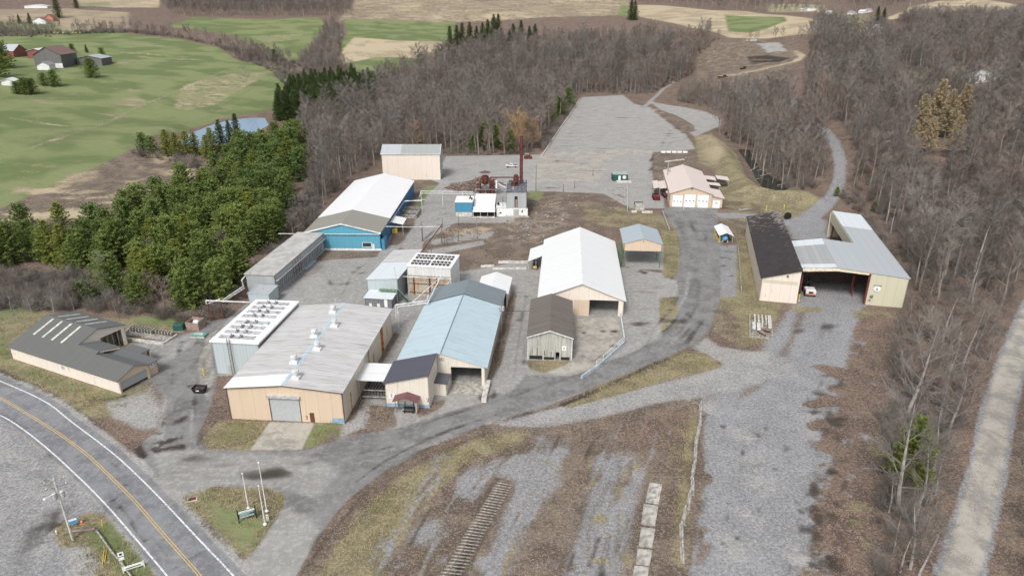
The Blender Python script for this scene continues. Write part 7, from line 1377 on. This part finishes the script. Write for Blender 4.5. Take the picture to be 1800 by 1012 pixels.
for (px,py,s,l) in ((912,268,1.35,'broad willow with tan twigs behind the far yard'),(935,262,1.1,'tan willow beside the far lot kerb'),(735,262,1.0,'tan willow above the tall hangar')): x,y,z=G(px,py); plant('willow_tree',WIL,x,y,s,l,None,z=z)
for (px,py,s,l) in ((433,152,.75,'lone bare tree in the middle of the green pasture'),(185,520,.55,'pale bare tree at the edge of the pine stand'),(505,128,.6,'bare tree at the right end of the pasture'),(280,452,.5,'pale bare tree standing in a gap of the pines')): x,y,z=G(px,py); plant('bare_tree',BIG[0],x,y,s,l,None,z=z)
for (px,py,s) in ((1330,75,.6),(1318,74,.6),(1362,72,.65),(1375,70,.6),(1240,100,.6)): x,y,z=G(px,py); plant('bare_tree',BARE[0],x,y,s,'bare tree on the far rim of the dirt clearing','bare trees around the dirt clearing',z=z)
for (px,py,s) in ((20,545,.5),(55,548,.45),(95,550,.5),(130,545,.5),(168,548,.5),(205,552,.4),(30,560,.35)): x,y,z=G(px,py); plant('bare_sapling',SAP[rg.randrange(2)],x,y,s*1.2,'small leafless sapling in the thicket above the lumber barn','saplings in the thicket',z=z)
for (px,py,s) in ((1668,760,.85),(1690,650,.9),(1640,830,.8),(1612,905,.85),(1700,540,1.0),(1650,620,.9),(1600,1000,.7)): x,y,z=G(px,py); plant('bare_tree',BIG[rg.randrange(2)],x,y,s*.85,'large pale barked bare tree leaning over the gravel road bank','pale barked trees along the gravel road',z=z)
for (px,py,s) in ((1570,970,.9),(1562,900,.8),(1582,1005,.9),(1600,560,.7),(1575,640,.6)): x,y,z=G(px,py); plant('bare_sapling',SAP[rg.randrange(2)],x,y,s,'thin whitish sapling along the edge of the leaf strip','saplings along the leaf strip',z=z)
for (px,py,s) in ((148,528,1.2),(166,532,1.0)): x,y,z=G(px,py); plant('cedar_bush',CED,x,y,s,('larger' if s>1.1 else 'smaller')+' round olive green bush at the thicket edge',None,'bush',z=z)

# ------------------------------------------------------------------ grass tufts, leaf litter and rubble (uncountable)
def tuft(seed,h,r,n,flat=0):
    q=random.Random(seed); v,f=[],[]
    for k in range(n):
        a=q.uniform(0,6.28); o=Vector((q.gauss(0,r),q.gauss(0,r),-.03)); d=Vector((math.cos(a)*(.5+flat),math.sin(a)*(.5+flat),1-flat*.6)).normalized(); u=d.cross(Vector((0,0,1))).normalized()*(.035+.05*flat); b=len(v); v.extend([tuple(o-u),tuple(o+u),tuple(o+d*h*q.uniform(.5,1.2))]); f.append((b,b+1,b+2))
    me=bpy.data.meshes.new('tuft'); me.from_pydata(v,[],f); return me
def stuff_mat(name,a,b,c):
    t=NT(name); oi=t.N('ShaderNodeObjectInfo').outputs['Random']; t.L(t.mix(t.ramp(oi,.6,.9),t.mix(t.ramp(oi,.1,.6),a,b),c),t.b.inputs['Base Color']); t.b.inputs['Roughness'].default_value=.95; t.b.inputs['Specular IOR Level'].default_value=.1; return t.m
M['tuft']=stuff_mat('tan_tufts',(.34,.29,.16),(.23,.22,.11),(.42,.36,.23)); M['litter']=stuff_mat('brown_litter',(.26,.165,.12),(.13,.09,.07),(.46,.34,.27))
TG=[with_mat(tuft(800+i,.32+.08*i,.28,16),M['tuft']) for i in range(3)]; TL_=[with_mat(tuft(820+i,.22,.4,14,.8),M['litter']) for i in range(3)]
def cover(name,polys,protos,label):
    pts=[]
    for q,sp in polys:
        n1=scatter(q,sp,rg,.6)
        for (x,y,z) in n1:
            if math.sin(x*.31+math.sin(y*.23)*2)+math.sin(y*.37+x*.11)+rg.uniform(-1.3,1.3)>-.4: pts.append((x,y,z,rg.uniform(.6,1.5),rg.uniform(0,6.28),rg.randrange(3)))
    return gn_mass(name,pts,protos,label)
cover('grass',[([(540,1040),(585,965),(640,893),(700,843),(780,795),(850,766),(935,758),(905,785),(820,815),(780,852),(720,900),(690,960),(672,1040)],.75),([(984,712),(1050,680),(1130,648),(1200,618),(1240,621),(1268,638),(1262,646),(1200,660),(1130,680),(1050,703)],.8),
 ([(314,885),(330,866),(370,857),(470,858),(497,870),(496,890),(466,940),(440,972),(424,980),(372,930)],.7),([(0,560),(20,605),(30,635),(120,670),(210,695),(250,715),(150,725),(60,690),(0,655)],1.1),([(1296,405),(1322,400),(1340,530),(1370,535),(1345,600),(1300,608),(1252,580),(1300,520)],1.0),
 ([(1225,242),(1250,235),(1292,270),(1312,325),(1430,345),(1400,380),(1300,376),(1258,300)],1.8),([(95,935),(160,902),(200,907),(240,962),(288,1035),(150,1035),(140,985)],.8),([(1163,402),(1190,404),(1192,480),(1172,488)],.9),([(1020,362),(1105,368),(1165,376),(1190,405),(1100,400),(1030,395)],1.6),([(394,740),(474,742),(440,788),(366,787)],.8),([(556,744),(604,743),(600,762),(542,787)],.8),([(1190,760),(1230,700),(1215,850),(1195,1000),(1180,1000)],.9)],TG,'short dry grass tufts on the banks and verges')
cover('leaf_litter',[([(560,950),(612,880),(682,830),(762,785),(850,756),(860,764),(780,795),(700,843),(640,893),(590,960),(530,1040),(510,1020)],.7),([(1522,545),(1590,550),(1580,640),(1555,740),(1535,860),(1500,1030),(1420,1030),(1465,880),(1478,760),(1500,620)],.8),([(700,1035),(780,850),(930,765),(1230,705),(1215,850),(1200,1035)],1.0),([(910,346),(960,338),(1100,368),(1160,402),(1095,400),(1030,398),(930,450),(815,474),(745,440),(800,394)],1.3),([(640,715),(790,700),(770,728),(655,755)],.7),([(1745,680),(1790,760),(1700,1020),(1650,1020)],1.2)],TL_,'brown leaf litter and dead stems lying on the ground')
def rock(seed):
    q=random.Random(seed); b=MB(); b.ell((0,0,.05),(.36,.26,.2),6,4); b.v=[(x*q.uniform(.7,1.3),y*q.uniform(.7,1.3),z*q.uniform(.7,1.3)) for x,y,z in b.v]; me=bpy.data.meshes.new('rock'); me.from_pydata(b.v,[],b.f); return me
M['rub']=stuff_mat('rubble_mix',(.30,.25,.20),(.17,.12,.09),(.42,.38,.33)); pl_=bpy.data.meshes.new('plank'); q_=MB().box(-1.1,1.1,-.1,.1,0,.12); pl_.from_pydata(q_.v,[],q_.f)
cover('rubble',[([(880,360),(960,350),(1010,355),(1000,385),(940,420),(890,430)],2.2),([(860,340),(960,340),(1050,345),(1030,390),(960,430),(900,452),(830,465),(790,440),(830,400)],4.6),([(1150,275),(1215,268),(1220,290),(1184,300),(1178,340),(1150,325)],3.2),([(780,404),(860,396),(870,402),(850,412),(785,418)],1.3),([(1078,330),(1102,330),(1100,366),(1075,366)],2),([(785,322),(870,320),(868,340),(800,338)],1.8)],[with_mat(rock(1),M['rub']),with_mat(rock(2),M['rub']),with_mat(pl_,M['rub'])],'scattered rubble and broken planks in the rough ground')

for (px,py,sx_) in ((1310,272,.85),(1325,298,.8),(1341,310,.75),(1358,322,.7),(1300,258,.8),(1336,284,.9),(1374,330,.7),(1352,300,.85),(1322,280,.7),(1364,312,.8)): x,y,z=G(px,py); plant('bare_tree',BARE[rg.choice([1,3,0])],x,y,sx_,'bare grey trunk standing in the dark flooded gully','bare trees standing in the dark pond',z=z)
for k in range(12):
    x,y,z=G(rg.uniform(1300,1375),rg.uniform(268,330)); o=MB().tube((0,0,.2),(rg.uniform(3,7),rg.uniform(-3,3),rg.uniform(.3,2.5)),.16,.08,6).build('fallen_trunk',M['barkp']); o.location=(x,y,z); props(o,'pale fallen trunk lying across the dark pond','fallen trunk','fallen trunks in the dark pond')
# ------------------------------------------------------------------ light
w=bpy.data.worlds.new('World'); sc.world=w; w.use_nodes=True; nt=w.node_tree
sky=nt.nodes.new('ShaderNodeTexSky'); sky.sky_type='NISHITA'; sky.sun_disc=False
EL,AZ=rad(48),rad(200)   # sun behind the camera, a little to the left
sky.sun_elevation=EL; sky.sun_rotation=AZ; sky.altitude=300; sky.air_density=1.0; sky.dust_density=5.0; sky.ozone_density=1.0
bg=nt.nodes['Background']; bg.inputs['Strength'].default_value=.12
hs=nt.nodes.new('ShaderNodeHueSaturation'); hs.inputs['Saturation'].default_value=.3; nt.links.new(sky.outputs[0],hs.inputs['Color']); nt.links.new(hs.outputs[0],bg.inputs['Color'])
sl=bpy.data.lights.new('sun','SUN'); sl.energy=1.6; sl.angle=rad(14); sl.color=(1,.97,.93)
so=bpy.data.objects.new('sun',sl); COL.objects.link(so)
d=Vector((math.sin(AZ)*math.cos(EL),math.cos(AZ)*math.cos(EL),math.sin(EL)))
so.rotation_euler=d.to_track_quat('Z','Y').to_euler()
vs=sc.view_settings; sc.display_settings.display_device='sRGB'; vs.view_transform='Standard'; vs.look='None'; vs.exposure=0.38; vs.gamma=1
sc.cycles.use_denoising=True
sc.cycles.max_bounces=5; sc.cycles.diffuse_bounces=3; sc.cycles.transparent_max_bounces=6
